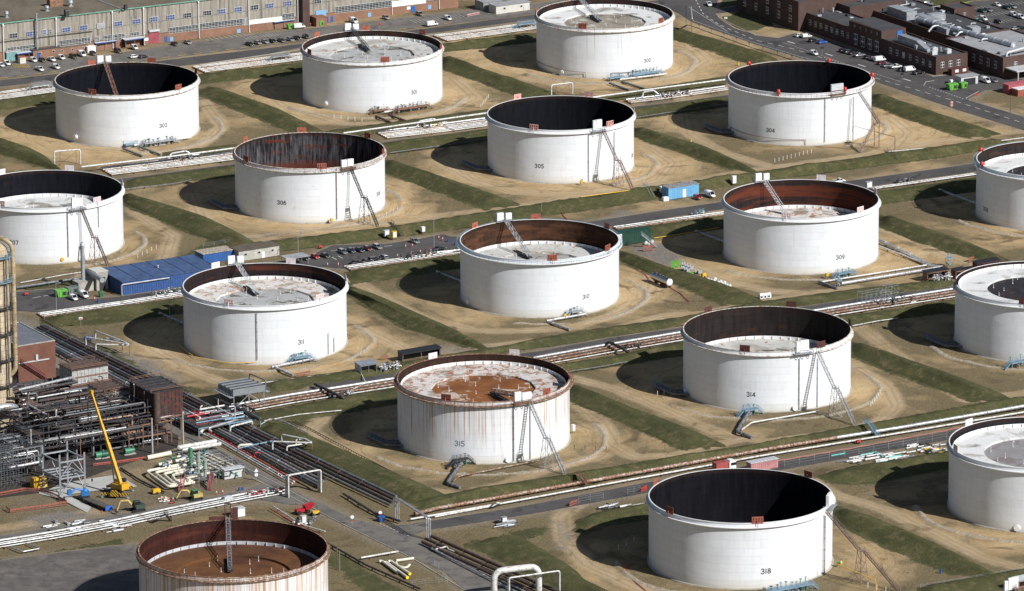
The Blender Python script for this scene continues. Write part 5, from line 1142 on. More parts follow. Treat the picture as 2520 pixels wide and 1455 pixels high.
ch=thing('steel_chimney','tall grey steel chimney beside the blue shed','chimney',G(205,712)); g=G(205,711); mb=MB(); mb.cyl(g+UP*3.2,g+UP*15.5,.72,n=14); obj('stack',mb,STEEL,ch); mb=MB(); mb.cyl(g+UP*15.5,g+UP*16.4,1.0,.5,n=14); mb.cyl(g+UP*14.6,g+UP*14.9,.85,n=14); obj('rain_cap',mb,STEEL,ch)
hut('concrete_porch','tall concrete porch slab beside the blue shed','porch',238,716,4.4,6,6.4,CONC,CREAM,(.0,2.2,4.5,DSTEEL)); 
mb=MB(); g=G(214,702,0); mb.tube([g+UP*3,g+UP*5.5,G(252,690,5.5)],.9,10,bend=1.5); one('flue_duct','fat grey duct running from the blue shed to the chimney','duct',mb,STEEL)
hut('container','small blue container with rusty pale lid behind the blue shed','container',500,650,12,6,3.4,M('container_blue',(.03,.10,.30),.5,0,.2),M('rusty_white_lid',(.5,.48,.42),.7,0,.2,c2=(.3,.2,.12)),ribs=True)
hut('portable_cabin','long grey green cabin with brown roof beside tank 311','cabin',588,644,16,6.5,3.6,M('cabin_stone',(.40,.39,.34),.7),noisy('brown_felt',(.15,.12,.095),(.09,.075,.06),.4),(.1,1.2,2.2,WPAINT),win=3,over=.3)
g=thing('carport','pale flat carport over a black car in the middle car park','carport',G(722,640)); a=G(697,628,3.0); b=G(752,628,3.0)
mb=MB(); mb.box(G(726,630,3.1),(9,5.5,.18),ARZ); obj('roof',mb,ROOFL,g)
for u,v in ((-4,-2.4),(4,-2.4),(4,2.4),(-4,2.4)): p=G(726,630,3.0)+AX*u-BX*v; mb=MB(); mb.beam(Vector((p.x,p.y,0)),p,.14); obj('post',mb,STEEL,g)
hut('site_cabin','pale blue steel cabin with rusty roof and open white door','cabin',1645,492,13,4.5,4.2,M('pale_blue_cabin',(.13,.36,.58),.6,0,.12,c2=(.3,.42,.5),wear=.36),M('rust_flecked_roof',(.33,.40,.45),.7,0,.2,.5,c2=(.2,.11,.07),wear=.5),(.02,1.4,3.0,WPAINT),ribs=True,win=0)
t=hut('green_tank','dark green ribbed liquid tank between tanks 310 and 309','tank',1516,607,14.5,4.0,4.3,M('dark_green_steel',(.012,.05,.033),.55,0,.25,c2=(.03,.07,.05),wear=.4),M('dark_green_lid',(.014,.058,.04),.6),ribs=True)
mb=MB(); g=G(1588,610); flight(mb,g+UP*5+AX*-1.5,g+AX*4-BX*-1.0,.8,.5); obj('access_stair',mb,STEEL,t); mb=MB(); c,rz,a,b=boxpx(1516,607,16.5,4.4,5); mb.box(c-b*2.35-a*7+UP*3.4,(2.2,.05,2.0),rz); obj('notice_board',mb,WPAINT,t)
hut('container','faded red shipping container lying at the right edge','container',2482,232,12,4,3.4,M('faded_red_container',(.42,.09,.10),.6,0,.15,c2=(.5,.22,.2),wear=.35),M('faded_red_lid',(.45,.12,.13),.6),ribs=True); hut('container','white topped container in front of the red container','container',2505,238,10,4,2.6,ORANGE,WPAINT,ribs=True)
hut('shelter','grey metal open shelter behind the green skips','shelter',2365,212,8,4,3.4,LTGREY,ROOFL,(.0,5.5,2.6,BLACK),over=.4)  # closed box; the black panel paints the shade inside the open front

rnd=random.Random(77)
for par,gq,al,bl,z,n in ((of,G(*ZQ(1535,642)),15,118,6.75,26),(t3,g4,26,92,6.35,46),(t2,g3,26,40,9.15,14),(tb,G(*ZQ(362,268)),30,46,11.7,8),(t4,g5,32,40,7.75,14)):
    for i in range(n):
        c=gq+AX*rnd.uniform(1.5,al-1.5)-BX*rnd.uniform(2,bl-2)+UP*z; k=rnd.random(); mb=MB()
        if k<.35: sx,sy,sz=rnd.uniform(.8,2.6),rnd.uniform(.8,2.2),rnd.uniform(.5,1.6); mb.box(c+UP*sz/2,(sx,sy,sz),ARZ); nm='rooftop_unit'
        elif k<.6: r=rnd.uniform(.15,.4); hh=rnd.uniform(.6,1.8); mb.cyl(c,c+UP*hh,r,n=8); mb.cyl(c+UP*hh,c+UP*(hh+.2),r*1.6,n=8); nm='roof_vent'
        elif k<.85: d=rnd.choice([AX,-BX]); L=rnd.uniform(3,12); mb.tube([c+UP*.1,c+UP*.5,c+d*L*.6+UP*.5,c+d*L*.6+UP*.1],rnd.uniform(.1,.28),6,bend=.3); nm='roof_pipe'
        else: mb.box(c+UP*.1,(rnd.uniform(1,3),rnd.uniform(1,4),.25),ARZ); nm='skylight'
        obj(nm,mb,rnd.choice([STEEL,LTGREY,DSTEEL,GPX,STEEL]),par)
# ================================================================ pipelines
WP=M('white_pipe',(.62,.62,.60),.5,0,.1,.5,c2=(.30,.25,.19),wear=.43); SP=M('silver_lagging',(.50,.51,.52),.4,.5,.15,.6,c2=(.24,.21,.18),wear=.43); RP=M('rust_patched_lagging',(.40,.36,.31),.55,.2,.2,.55,c2=(.19,.085,.04),wear=.54); BP=M('brown_rusty_pipe',(.10,.06,.042),.75,0,.3,.5,c2=(.055,.042,.038),wear=.5)
GP=M('grey_pipe',(.17,.18,.195),.55,.15,.2,.4,c2=(.09,.085,.08),wear=.45); KP=M('black_pipe',(.035,.036,.042),.6,.1,.3,.5,c2=(.085,.055,.04),wear=.42); CP=M('cream_lagging',(.66,.61,.49),.6,0,.1); RDP=M('red_pipe',(.42,.02,.03),.5)
TIMB=M('weathered_timber',(.16,.12,.08),.9); DGREEN=M('dark_green_paint',(.02,.10,.06),.5)
def flanges(mb,P,r,step=14,k=1.28):
    for a,b in zip(P,P[1:]):
        L=(b-a).length
        if L<step*.7: continue
        n=int(L/step); d=(b-a)/L
        for i in range(n): q=a+d*(step*(i+.5)); mb.cyl(q-d*.14,q+d*.14,r*k,n=10)
def pipe(label,pts,r,mat,z=None,bend=None,n=8,fl=14,legs=0,cat='pipeline',name='pipeline',group=None,world=False,legm=None):
    "one pipe as a thing; pts are pixels (px,py,height) or world points"
    P=[Vector(p) for p in pts] if world else [G(p[0],p[1],(p[2] if len(p)>2 else (r+.35 if z is None else z))) for p in pts]
    mb=MB(); mb.tube(P,r,n,bend=bend if bend is not None else r*2.2)
    if fl: flanges(mb,P,r,fl)
    if not legs: return one(name,label,cat,mb,mat,group)
    c=P[len(P)//2]; t=thing(name,label,cat,(c.x,c.y,0),group=group); obj('pipe_run',mb,mat,t)
    for a,b in zip(P,P[1:]):
        if abs(a.z-b.z)>1.2: continue
        L=(b-a).length; k=int(L/legs)
        d=(b-a).normalized(); s=d.cross(UP).normalized()
        for i in range(k+1 if k else 0):
            q=a.lerp(b,(i+.5)/(k+1)); q=Vector((q.x,q.y,q.z-r)); m2=MB(); m2.beam(Vector((q.x,q.y,-.1)),q-UP*.08,.2); m2.beam(q-s*.5-UP*.06,q+s*.5-UP*.06,.18); obj('pipe_support',m2,legm or RSTEEL,t)
    return t
def offs(P,o):
    out=[]
    for i,p in enumerate(P):
        d=(P[min(i+1,len(P)-1)]-P[max(i-1,0)]); d.z=0; d.normalize(); out.append(p+Vector((d.y,-d.x,0))*o)
    return out
ORD=['first','second','third','fourth','fifth','sixth','seventh','eighth','ninth','tenth','eleventh','twelfth']
def bundle(where,line,specs,group,sleeper=7,z0=.35):
    "parallel pipes along a traced centre line; specs = (offset towards the camera, radius, material, colour word); sleepers underneath"
    P=[G(p[0],p[1]) for p in line]; specs=sorted(specs,key=lambda s:-s[0])
    for i,(o,r,m,cw) in enumerate(specs):
        Q=[q+UP*(z0+r) for q in offs(P,o)]
        pipe(f'{cw} pipe {where}, {ORD[i]} from the front',Q,r,m,world=True,fl=11+i%3*3,bend=2,group=group)
    lo=min(s[0] for s in specs)-.8; hi=max(s[0] for s in specs)+.8
    L=sum((b-a).length for a,b in zip(P,P[1:])); k=max(2,int(L/sleeper)); R=interp(P,k); A=offs(R,lo); B=offs(R,hi)
    pr=None
    for a,b in zip(A,B):
        mb=MB(); mb.beam(a+UP*(z0*.4),b+UP*(z0*.4),.32,z0*.9); o=one('pipe_sleeper',f'low rusty steel bearer under the pipes {where}','pipe support',mb,RSTEEL,'pipe sleepers '+where)
wz=[(-5.4,.2,WP,'white'),(-3.6,.2,WP,'white'),(-2.2,.16,RP,'rusty'),(-.4,.2,WP,'white'),(1.2,.16,SP,'silver'),(3.0,.18,WP,'white'),(5.0,.2,WP,'white')]
bundle('north of tank 302',[(-60,246),(0,239),(136,220)],wz,'pipes of the north rack')
bundle('between tanks 302 and 301',[(490,174),(640,155),(760,140)],wz,'pipes of the north rack')
bundle('between tanks 301 and 300',[(1085,97),(1200,82),(1330,64)],wz,'pipes of the north rack')
w2=[(-5.2,.42,SP,'silver'),(-3.4,.2,WP,'white'),(-2.2,.18,RP,'rusty'),(-.8,.2,WP,'white'),(1.0,.2,SP,'silver'),(2.8,.2,WP,'white'),(4.8,.2,WP,'white')]
bundle('between tanks 307 and 306',[(262,426),(400,409),(585,386)],w2,'pipes of the second rack')
bundle('between tanks 306 and 305',[(940,336),(1080,320),(1208,303)],w2,'pipes of the second rack')
bundle('between tanks 305 and 304',[(1555,257),(1640,247),(1800,224)],w2[:4],'pipes of the second rack')
for nm,l in (('between tanks 307 and 306',[(200,411),(400,388),(582,364)]),('between tanks 306 and 305',[(845,328),(1000,306),(1207,277)]),('between tanks 305 and 304',[(1458,240),(1600,220),(1800,194)])):
    pipe(f'raised white pipe on tall posts {nm}',[(x,y,2.6) for x,y in l],.33,WP,legs=13,fl=0,group='raised pipes of the second rack')
def loop(label,px,py,L=12,h=2.6,r=.42,m=SP):
    "expansion loop over the rack"
    g=G(px,py); a=AX; b=-BX
    P=[g-a*L*.75-b*1.5+UP*.9,g-a*L*.42-b*1.5+UP*.9,g-a*L*.28-b*.2+UP*h,g+a*L*.28+b*.4+UP*h,g+a*L*.45-b*.6+UP*.9,g+a*L*.7-b*.6+UP*.9]
    pipe(label,P,r,m,world=True,bend=.9,fl=0,group='expansion loops')
loop('silver expansion loop in the pipes between tanks 307 and 306',440,392); loop('silver expansion loop in the pipes between tanks 306 and 305',1050,312); loop('short grey loop in the pipes between tanks 305 and 304',1596,241,9)
def valves(label,px,py,L,n,W=2.5,seed=0,cols=None,name='valve_cluster',cat='valve cluster',h=1.2):
    "a cluster of valves, flanges and short pipes along the grid"
    rnd=random.Random(seed); g=G(px,py); t=thing(name,label,cat,g)
    cols=cols or [GP,KP,WP,SP,RP]
    for i in range(n):
        u=rnd.uniform(-L/2,L/2); v=rnd.uniform(-W/2,W/2); c=g+AX*u-BX*v; m=rnd.choice(cols); mb=MB(); d=AX if rnd.random()<.45 else BX
        r=rnd.uniform(.14,.32); z=rnd.uniform(.35,h); l=rnd.uniform(.8,2.2)
        mb.cyl(c-d*l/2+UP*z,c+d*l/2+UP*z,r,n=8); mb.cyl(c-d*.12+UP*z,c+d*.12+UP*z,r*1.6,n=10); mb.sphere(c+UP*z,r*1.35,8,5); mb.cyl(c+UP*z,c+UP*(z+.9),.07,n=6); mb.cyl(c+UP*(z+.86),c+UP*(z+.94),.34,n=10); mb.beam(c-UP*.1,c+UP*z,.12); obj('valve',mb,m,t)
    return t
valves('dark valves and pumps beside the silver loop by tank 306',455,395,9,16,3,1); valves('yellow and black valves beside the silver loop between tanks 306 and 305',1068,315,9,16,3,2,[KP,GP,WP,YEL]); valves('tangle of dark valves in the pipes left of tank 304',1655,238,15,34,5,3)
# pipe portals with two legs
def portal(label,p0,p1,h,r,m,n=1,brace=True):
    a=G(*p0); b=G(*p1); t=thing('pipe_portal',label,'pipe portal',(a+b)/2)
    d=(b-a).normalized(); s=Vector((-d.y,d.x,0))
    for i in range(n):
        o=s*(i-(n-1)/2)*r*3.2; mb=MB(); mb.tube([a+o,a+o+UP*(h-i*.25),b+o+UP*(h-i*.25),b+o],r,8,bend=r*3); obj('pipe_run',mb,m if i%2==0 else SP,t)
    if brace:
        for q in (.22,.84):
            c=a.lerp(b,q); mb=MB(); mb.beam(c-UP*.1,c+UP*(h-.2),.18); obj('post',mb,RSTEEL,t)
        mb=MB(); c=a.lerp(b,.22); e=a.lerp(b,.84); mb.beam(c+UP*.6,e+UP*(h-.8),.1); mb.beam(c+UP*(h-.8),e+UP*.6,.1); obj('brace',mb,RSTEEL,t)
    return t
portal('white pipe portal with rusty braces behind tank 307',(134,409),(198,404),5.6,.28,WP); portal('white pipe portal with rusty braces behind tank 305',(1357,238),(1409,232),4.6,.26,WP)
# south of the middle road
w3=[(-2.4,.2,WP,'white'),(-.6,.24,SP,'silver'),(1.0,.18,WP,'white'),(2.6,.16,RP,'rusty')]
bundle('before the blue shed',[(100,779),(300,751),(452,727)],w3,'pipes along the middle road'); bundle('before the middle car park',[(855,663),(1016,640),(1136,622)],w3,'pipes along the middle road')
bundle('between tanks 310 and 309',[(1512,563),(1650,544),(1785,526)],w3[1:],'pipes along the middle road'); bundle('between tanks 309 and 308',[(2150,470),(2290,450),(2405,434)],w3[:2],'pipes along the middle road')
valves('dark valve manifold before the middle car park',1030,634,13,34,4,4,[KP,RP,GP,WP]); valves('grey valve tangle in the pipes right of tank 309',2225,450,7,10,2.5,5); valves('grey valves on the bridge pipes by tank 311',420,724,14,26,3.5,6,[SP,WP,GP]); valves('grey valves by the walkway between tanks 310 and 309',1720,530,8,16,3,7,[GP,BSTEEL,WP])
pipe('grey pipe stub ending beside tank 310 at the car park',[(1068,622,1.0),(1134,615,1.0)],.4,SP,fl=5)
# lower rack: silver, rusty and white
w4=[(-4.4,.52,SP,'silver'),(-2.2,.32,RP,'rust patched'),(-.8,.24,BP,'brown'),(.8,.3,RP,'rust patched'),(3.0,.2,WP,'white')]
bundle('between the air cooler and tank 315',[(600,1010),(720,988),(860,966),(985,946)],w4,'pipes of the lower rack'); bundle('between tanks 315 and 314',[(1330,895),(1489,866),(1690,832)],w4,'pipes of the lower rack'); bundle('between tanks 314 and 313',[(2010,780),(2120,762),(2240,744),(2360,725)],w4,'pipes of the lower rack')
for lab,l in (('black cross pipe over the rack left of tank 315',[(775,945,1.2),(800,957,2.0),(845,980,2.0),(855,985,.4)]),('black bent cross pipe over the rack between tanks 315 and 314',[(1488,848,.6),(1500,842,2.2),(1540,862,2.2),(1545,868,.4)])): pipe(lab,l,.5,KP,bend=1.2,fl=4)
valves('dark valves at the road stub left of tank 315',835,975,9,22,4,8,[KP,GP,WP,BP]); valves('brown pumps on the rack between tanks 315 and 314',1560,858,7,12,3,9,[BP,KP,RP]); valves('grey pumps and scaffold between tanks 314 and 313',2200,748,16,34,6,10,[GP,SP,RP,KP])
def scaffold(label,px,py,w,d,h,m=STEEL,bay=2.0):
    g=G(px,py); mb=MB(); na=max(1,int(w/bay)); nb=max(1,int(d/bay)); nz=max(1,int(h/bay))
    for i in range(na+1):
        for j in range(nb+1):
            c=g+AX*w*i/na-BX*d*j/nb; mb.beam(c-UP*.1,c+UP*h,.07)
    for k in range(1,nz+1):
        z=h*k/nz
        for j in range(nb+1): mb.beam(g-BX*d*j/nb+UP*z,g+AX*w-BX*d*j/nb+UP*z,.07)
        for i in range(na+1): mb.beam(g+AX*w*i/na+UP*z,g+AX*w*i/na-BX*d+UP*z,.07)
    for i in range(na): mb.beam(g+AX*w*i/na+UP*0,g+AX*w*(i+1)/na+UP*h/nz,.06); mb.beam(g+AX*w*(i+1)/na+UP*h/nz,g+AX*w*i/na+UP*h*min(1,2/nz),.06)
    return one('scaffold',label,'scaffold',mb,m)
scaffold('light tube scaffold over the pipes between tanks 314 and 313',2130,755,10,5,4); scaffold('small tube scaffold above the grey pumps near tank 313',2180,742,5,4,5)
# front line along the lower road
pipe('big rust patched pipe along the bank before tanks 315 and 314',[(1020,1265),(1070,1252),(1272,1216),(1489,1177),(1860,1110),(2060,1077)],.62,RP,z=1.0,fl=9,legs=16); pipe('big silver pipe along the bank before tank 314, right half',[(2060,1077),(2224,1051),(2540,996)],.62,SP,z=1.0,fl=9,legs=16)
pipe('thin white pipe in front of the big pipe along the lower road',[(1010,1278),(1240,1238),(1489,1192),(1860,1124),(2224,1064),(2540,1011)],.3,WP,z=.8,fl=16,legs=14); pipe('white looped pipe end beside the big pipe before tank 315',[(1070,1272,.5),(1215,1245,.5),(1229,1240,1.0),(1229,1238,2.2),(1222,1238,2.4),(1215,1240,1.2)],.26,WP,fl=0)
mb=MB(); P=interp([G(x,y,.7) for x,y in ((1880,1140),(2100,1102),(2300,1064),(2540,1020))],60)
for a,b in zip(P,P[1:]): mb.beam(a+UP*math.sin(a.x)*.15,b+UP*math.sin(b.x)*.15,.06,.28)
for p in P[::3]: mb.beam(p-UP*.8,p+UP*.4,.07)
one('mesh_barrier','long faded red mesh barrier beside the pipe before tank 314','barrier',mb,M('faded_red_mesh',(.38,.14,.11),.8))
# the wide rack that runs down from the refinery to the bottom edge
def lerp2(a,b,t): return (a[0]+(b[0]-a[0])*t,a[1]+(b[1]-a[1])*t)
ST=[((108,800),(40,828)),((395,937),(330,985)),((600,1043),(545,1090)),((760,1120),(700,1180)),((975,1222),(930,1290))]
RK=[(0.0,.5,GP,'grey'),(.10,.55,BP,'brown'),(.22,.5,KP,'black'),(.32,.35,GP,'thin grey'),(.41,.45,KP,'black'),(.51,.38,GP,'grey'),(.60,.42,SP,'silver'),(.69,.36,GP,'grey'),(.78,.4,KP,'black'),(.87,.22,RDP,'red'),(.93,.25,WP,'white'),(1.0,.25,WP,'white')]
for i,(f,r,m,cw) in enumerate(RK):
    pts=[lerp2(a,b,f) for a,b in (ST if f<.35 else ST[:4])]
    if f>=.35: pts[-1]=lerp2(ST[3][0],ST[3][1],f); pts.append((pts[-1][0]+ (66 if f<.86 else 20),pts[-1][1]+(34 if f<.86 else 10)))
    if cw in('red','white'): pts=pts[1:]
    pipe(f'{cw} pipe of the wide rack from the refinery, {ORD[i]} from its right side',pts,r,m,z=.5+r,fl=13,bend=3,group='pipes of the wide refinery rack')
P=interp([G(*p) for p in ((75,812),(362,960),(572,1065),(735,1150))],34)
for i,p in enumerate(P):
    d=AX; mb=MB(); mb.beam(p-d*6.5+UP*.2,p+d*5.5+UP*.2,.35,.45); one('pipe_sleeper','low steel bearer under the wide refinery pipe rack','pipe support',mb,RSTEEL,'pipe sleepers of the wide rack')
for i,(x0,y0,x1,y1,r,m,cw) in enumerate(((1059,1318,1470,1500,.55,BP,'upper brown'),(1048,1326,1440,1500,.5,BP,'middle brown'),(1040,1334,1400,1500,.55,BP,'lower brown'),(1075,1348,1360,1490,.24,WP,'thin white'),(1062,1350,1335,1490,.3,SP,'thin silver'))): pipe(f'{cw} pipe running under the road to the bottom edge',[(x0,y0),(x1,y1)],r,m,z=.4+r,fl=12,group='pipes to the bottom edge')
pipe('dark pipe beside the gravel strip at the junction',[(845,1215),(920,1262),(985,1283)],.34,KP,z=.8,fl=8,legs=9); pipe('short white offset pipe over the brown pipes at the bottom',[(1072,1352,1.2),(1099,1345,1.4),(1104,1352,1.2),(1130,1362,.9)],.2,WP,fl=0)
portal('tall white pipe bridge over the side road',(707,1224),(787,1210),7.2,.26,WP,3,False); portal('tall grey pipe bridge over the road junction',(977,1278),(1054,1328),7.0,.2,SP,3,False)
portal('big white pipe hoop at the bottom edge',(1216,1475),(1326,1462),8.5,.95,WP,1,False); portal('thin white pipe hoop behind the big hoop',(1252,1480),(1376,1462),7.2,.24,WP,2,False)
for x0,y0,x1,y1,h,lab in ((671,1112,768,1090,3.4,'white pipe loop over the rack, upper one'),(706,1120,768,1089,2.8,'white pipe loop over the rack, lower one'),(212,858,318,848,4.0,'white pipe loop crossing the rack beside the brick pump house'),(236,870,318,850,3.2,'second white pipe loop crossing the rack by the pump house')):
    a=G(x0,y0); b=G(x1,y1,h); mb=MB(); e=b-BX*5; c=Vector((a.x,a.y,h)); mb.tube([a+UP*.8,c,b,e,Vector((c.x,c.y,h))-BX*5+AX*6,Vector((c.x,c.y,1))-BX*5+AX*6],.26,8,bend=.7); t=thing('pipe_loop',lab,'pipe loop',(a+Vector((b.x,b.y,0)))/2); obj('pipe_run',mb,WP,t)
    for q in (b,e): m2=MB(); m2.beam(Vector((q.x,q.y,-.1)),q-UP*.2,.22); obj('post',m2,RSTEEL,t)
pipe('red hairpin pipe above the wide rack',[(626,1125,.6),(627,1115,1.2),(640,1114,1.2),(641,1122,.6)],.2,RDP,fl=0); pipe('pale blue pipe crossing over the wide rack',[(586,1104,1.2),(620,1096,1.2),(672,1085,1.2)],.22,BSTEEL,fl=0); pipe('fat cream elbow pipe over the wide rack',[(585,1102,.6),(590,1096,1.4),(618,1094,1.4),(622,1098,.6)],.4,CP,fl=0)
# lower left line along the side road
w5=[(-2.8,.32,WP,'white'),(-1.0,.18,WP,'white'),(.9,.28,SP,'silver'),(2.8,.2,WP,'white')]
bundle('along the side road at lower left',[(-60,1352),(0,1343),(130,1322),(300,1290),(420,1264),(560,1236),(690,1212)],w5,'pipes along the side road')
pipe('grey square pipe loop beside the side road pipes',[(25,1345,.7),(55,1358,.7),(98,1350,.7),(68,1338,.7)],.24,SP,fl=0); valves('pipe valves and stub pipes by the white bridge',660,1215,12,26,4,11,[WP,RDP,SP,RP]); valves('silver valves by the red dumper',755,1290,8,18,4,12,[WP,SP,GP])
pipe('thin white pipe from the valves to tank 320',[(672,1246,.8),(745,1292,.8),(800,1308,.8)],.2,WP,legs=8,fl=6); pipe('thin red pipe beside the white one behind tank 320',[(665,1252,.6),(720,1285,.6),(790,1315,.6)],.14,RDP,fl=0); pipe('dark curb pipe right of the rusty tank',[(803,1335,.7),(900,1390,.7),(1035,1450,.7)],.3,KP,legs=9,fl=10); pipe('short white pipe branching to the road',[(888,1373,.8),(980,1357,.8)],.28,WP,legs=7,fl=0)
# large lagged pipes laid beside tank 309 and others
pipe('big silver pipe along the front and side of tank 309',[(2165,592,.9),(2296,656,.9),(2320,657,.9),(2070,698,.9)],.62,SP,legs=12,fl=9); pipe('thin white pipe beside the big silver pipe of tank 309',[(2165,606,.7),(2284,652,.7),(2015,695,.7)],.28,WP,legs=10,fl=0); pipe('grey pipe end dropping into the bank before tank 309',[(2015,693,.8),(2060,710,.4)],.5,GP,fl=0)
pipe('grey pipe along the left edge above the vans',[(40,708,.9),(200,684,.9),(240,676,.9)],.45,GP,legs=12,fl=8); pipe('thin white rail pipe behind the vans',[(50,696,.5),(160,676,.5),(240,664,.5)],.16,WP,fl=0)
for l,lab in (([(2180,374),(2420,352),(2540,336)],'thin pale pipe on posts right of tank 304'),([(305,466),(440,450),(470,442)],'thin grey pipe along the bank right of tank 307'),([(958,376),(1090,358),(1207,340)],'thin grey pipe along the bank right of tank 306'),([(1567,289),(1690,270),(1800,253)],'thin grey pipe along the bank right of tank 305'),([(650,1036),(735,1020),(840,1010)],'thin pipe along the bank left of tank 315'),([(1402,914),(1480,902),(1545,890)],'thin grey pipe along the bank right of tank 315'),([(2098,802),(2160,790),(2210,783)],'thin pipe along the bank right of tank 314'),([(835,976),(900,942),(888,918)],'thin pipe by the air cooler bank'),([(600,948),(790,924),(888,912)],'pale pipe pair along the bank left of the meter shed')): pipe(lab,l,.16,GP if 'grey' in lab else WP,z=.7,legs=7,fl=0)
pipe('long grey roadside pipe on posts beside the curving main road',[(1700,18,7.5),(1703,46,7.5),(1705,52,1.8),(1860,108,1.8),(2040,162,1.8),(2150,196,1.8)],.36,SP,legs=11,fl=0,bend=1)
for x,y in ((1688,60),):
    mb=MB(); g=G(x,y); truss(mb,g,g+UP*8,.7,.7,1.2,.07); one('lattice_post','black and white lattice post by the roadside pipe','post',mb,DSTEEL)
# big shaded pipe pairs left of the tanks and valve platforms in front of them
for k,lab in ((305,'grey pipes lying in the shadow left of tank 305'),(306,'grey pipes lying in the shadow left of tank 306'),(304,'grey pipes lying in the shadow left of tank 304'),(315,'grey pipes lying in the shadow left of tank 315'),(314,'grey pipes lying in the shadow left of tank 314'),(313,'grey pipes lying in the shadow left of tank 313')):
    c=Vector((TK[k][0],TK[k][1],0)); a=c-AX*31-BX*10
    for i,(o,cw) in enumerate(((0,'front'),(2.2,'middle'),(4.0,'rear'))): q=a-BX*o+AX*o*.6; pipe(f'{cw} of the {lab}',[q-BX*9+UP*.8,q+BX*2+UP*.8,q+BX*6+UP*.8+AX*5],.42-.08*i,GP,world=True,fl=6,group='pipes in the shadows of the tanks')
    valves('valve stand at the '+lab.replace('lying ',''),0,0,5,10,3,k) if False else None
for k,x0,y0,x1,y1,lab in ((310,1075,668,1135,692,'silver pipe reaching tank 310 from its shadow'),(309,1712,568,1785,596,'silver pipe reaching tank 309 from its shadow'),(308,2312,466,2405,502,'silver pipe reaching tank 308 from its shadow'),(311,392,770,452,796,'silver pipe reaching tank 311 from its shadow')): pipe(lab,[(x0,y0,2.4),(x0+8,y0+4,1.1),(x1,y1,1.1)],.4,SP,legs=6,fl=0,group='pipes in the shadows of the tanks')
def stand(k,label,px,py,L,mat,nv=6,seed=1,z=1.7,stairs_=True,W=2.2):
    "valve platform: grating on posts with handrails, steps and hand wheels"
    g=G(px,py); t=thing('valve_platform',label,'valve platform',g); a=AX; b=-BX
    mb=MB(); mb.box(g+UP*z,(L,W,.1),ARZ)
    for u in np.linspace(-L/2+.1,L/2-.1,max(2,int(L/2.5)+1)):
        for v in (-W/2+.1,W/2-.1): mb.beam(g+a*u+b*v-UP*.1,g+a*u+b*v+UP*z,.14)
    mb.beam(g-a*L/2-b*W/2+UP*(z-.1),g+a*L/2-b*W/2+UP*(z-.1),.1,.3); obj('platform',mb,mat,t)
    mb=MB(); rail(mb,dense(g-a*L/2-b*W/2+UP*z,g+a*L/2-b*W/2+UP*z,1.5),1.1,.035); rail(mb,dense(g-a*L/2+b*W/2+UP*z,g+a*L/2+b*W/2+UP*z,1.5),1.1,.035); obj('handrail',mb,mat,t)
    if stairs_:
        mb=MB(); flight(mb,g+a*L/2+UP*z,g+a*(L/2+z*1.1),.9,.4); flight(mb,g-a*L/2+UP*z,g-a*(L/2+z*1.1),.9,.4); obj('steps',mb,mat,t)
    rnd=random.Random(seed)
    for i in range(nv):
        u=-L/2+L*(i+.5)/nv; c=g+a*u+b*rnd.uniform(.2,1.6); m=rnd.choice([GREENP,STEEL,DSTEEL,BSTEEL]); mb=MB(); h=z+rnd.uniform(.8,1.8); mb.cyl(c+UP*.3,c+UP*1.1,.42,n=10); mb.cyl(c+UP*1.1,c+UP*h,.12,n=8); mb.cyl(c+UP*(h-.05),c+UP*(h+.05),.42,n=12); mb.cyl(c-b*1.0+UP*.7,c+b*1.6+UP*.7,.3,n=9); obj('valve',mb,m,t)
    return t
stand(302,'steel valve platform with rusty pipes before tank 302',392,358,13,STEEL,7,1); stand(302,'low pale blue valve platform left before tank 302',322,362,5,BSTEEL,2,2,1.3,False)
stand(301,'rusty valve platform before tank 301',1015,274,14,RSTEEL,8,3); stand(301,'small rusty platform left before tank 301',935,279,6,RSTEEL,3,4,1.4)
stand(300,'pale blue valve platform before tank 300',1590,190,13,BSTEEL,8,5); stand(300,'low blue crossing platform before tank 300',1517,198,7,BSTEEL,2,6,1.4,False)
stand(309,'pale blue valve platform before tank 309',2078,684,6,BSTEEL,4,7,2.0); stand(310,'grey valve platform before tank 310',1417,781,4,STEEL,3,8,2.2); stand(311,'pale blue valve platform before tank 311',742,894,6,BSTEEL,4,9,2.2); stand(314,'blue grey valve platform before tank 314',1846,1023,5,BSTEEL,4,10,2.2); stand(315,'dark steel valve platform before tank 315',1134,1148,5,DSTEEL,4,11,2.4)
stand(318,'long pale blue valve platform before tank 318',1945,1462,14,BSTEEL,8,12,2.2)
stand(309,'blue ladder stand at the pipe corner right of tank 309',2336,655,2.4,BSTEEL,1,13,3.0,False,1.6); stand(309,'blue ladder stand before tank 309',2064,705,2.0,BSTEEL,1,14,2.4,False,1.4); stand(313,'blue stair platform before tank 313',2505,905,6,BSTEEL,3,15,2.2); stand(304,'blue walkway over the pipes left of tank 300',1295,70,7,BSTEEL,0,16,2.2); stand(301,'grey walkway over the pipes left of tank 301',690,150,7,STEEL,0,17,2.2); stand(302,'grey walkway over the pipes left of tank 302',100,222,7,STEEL,0,18,2.2)
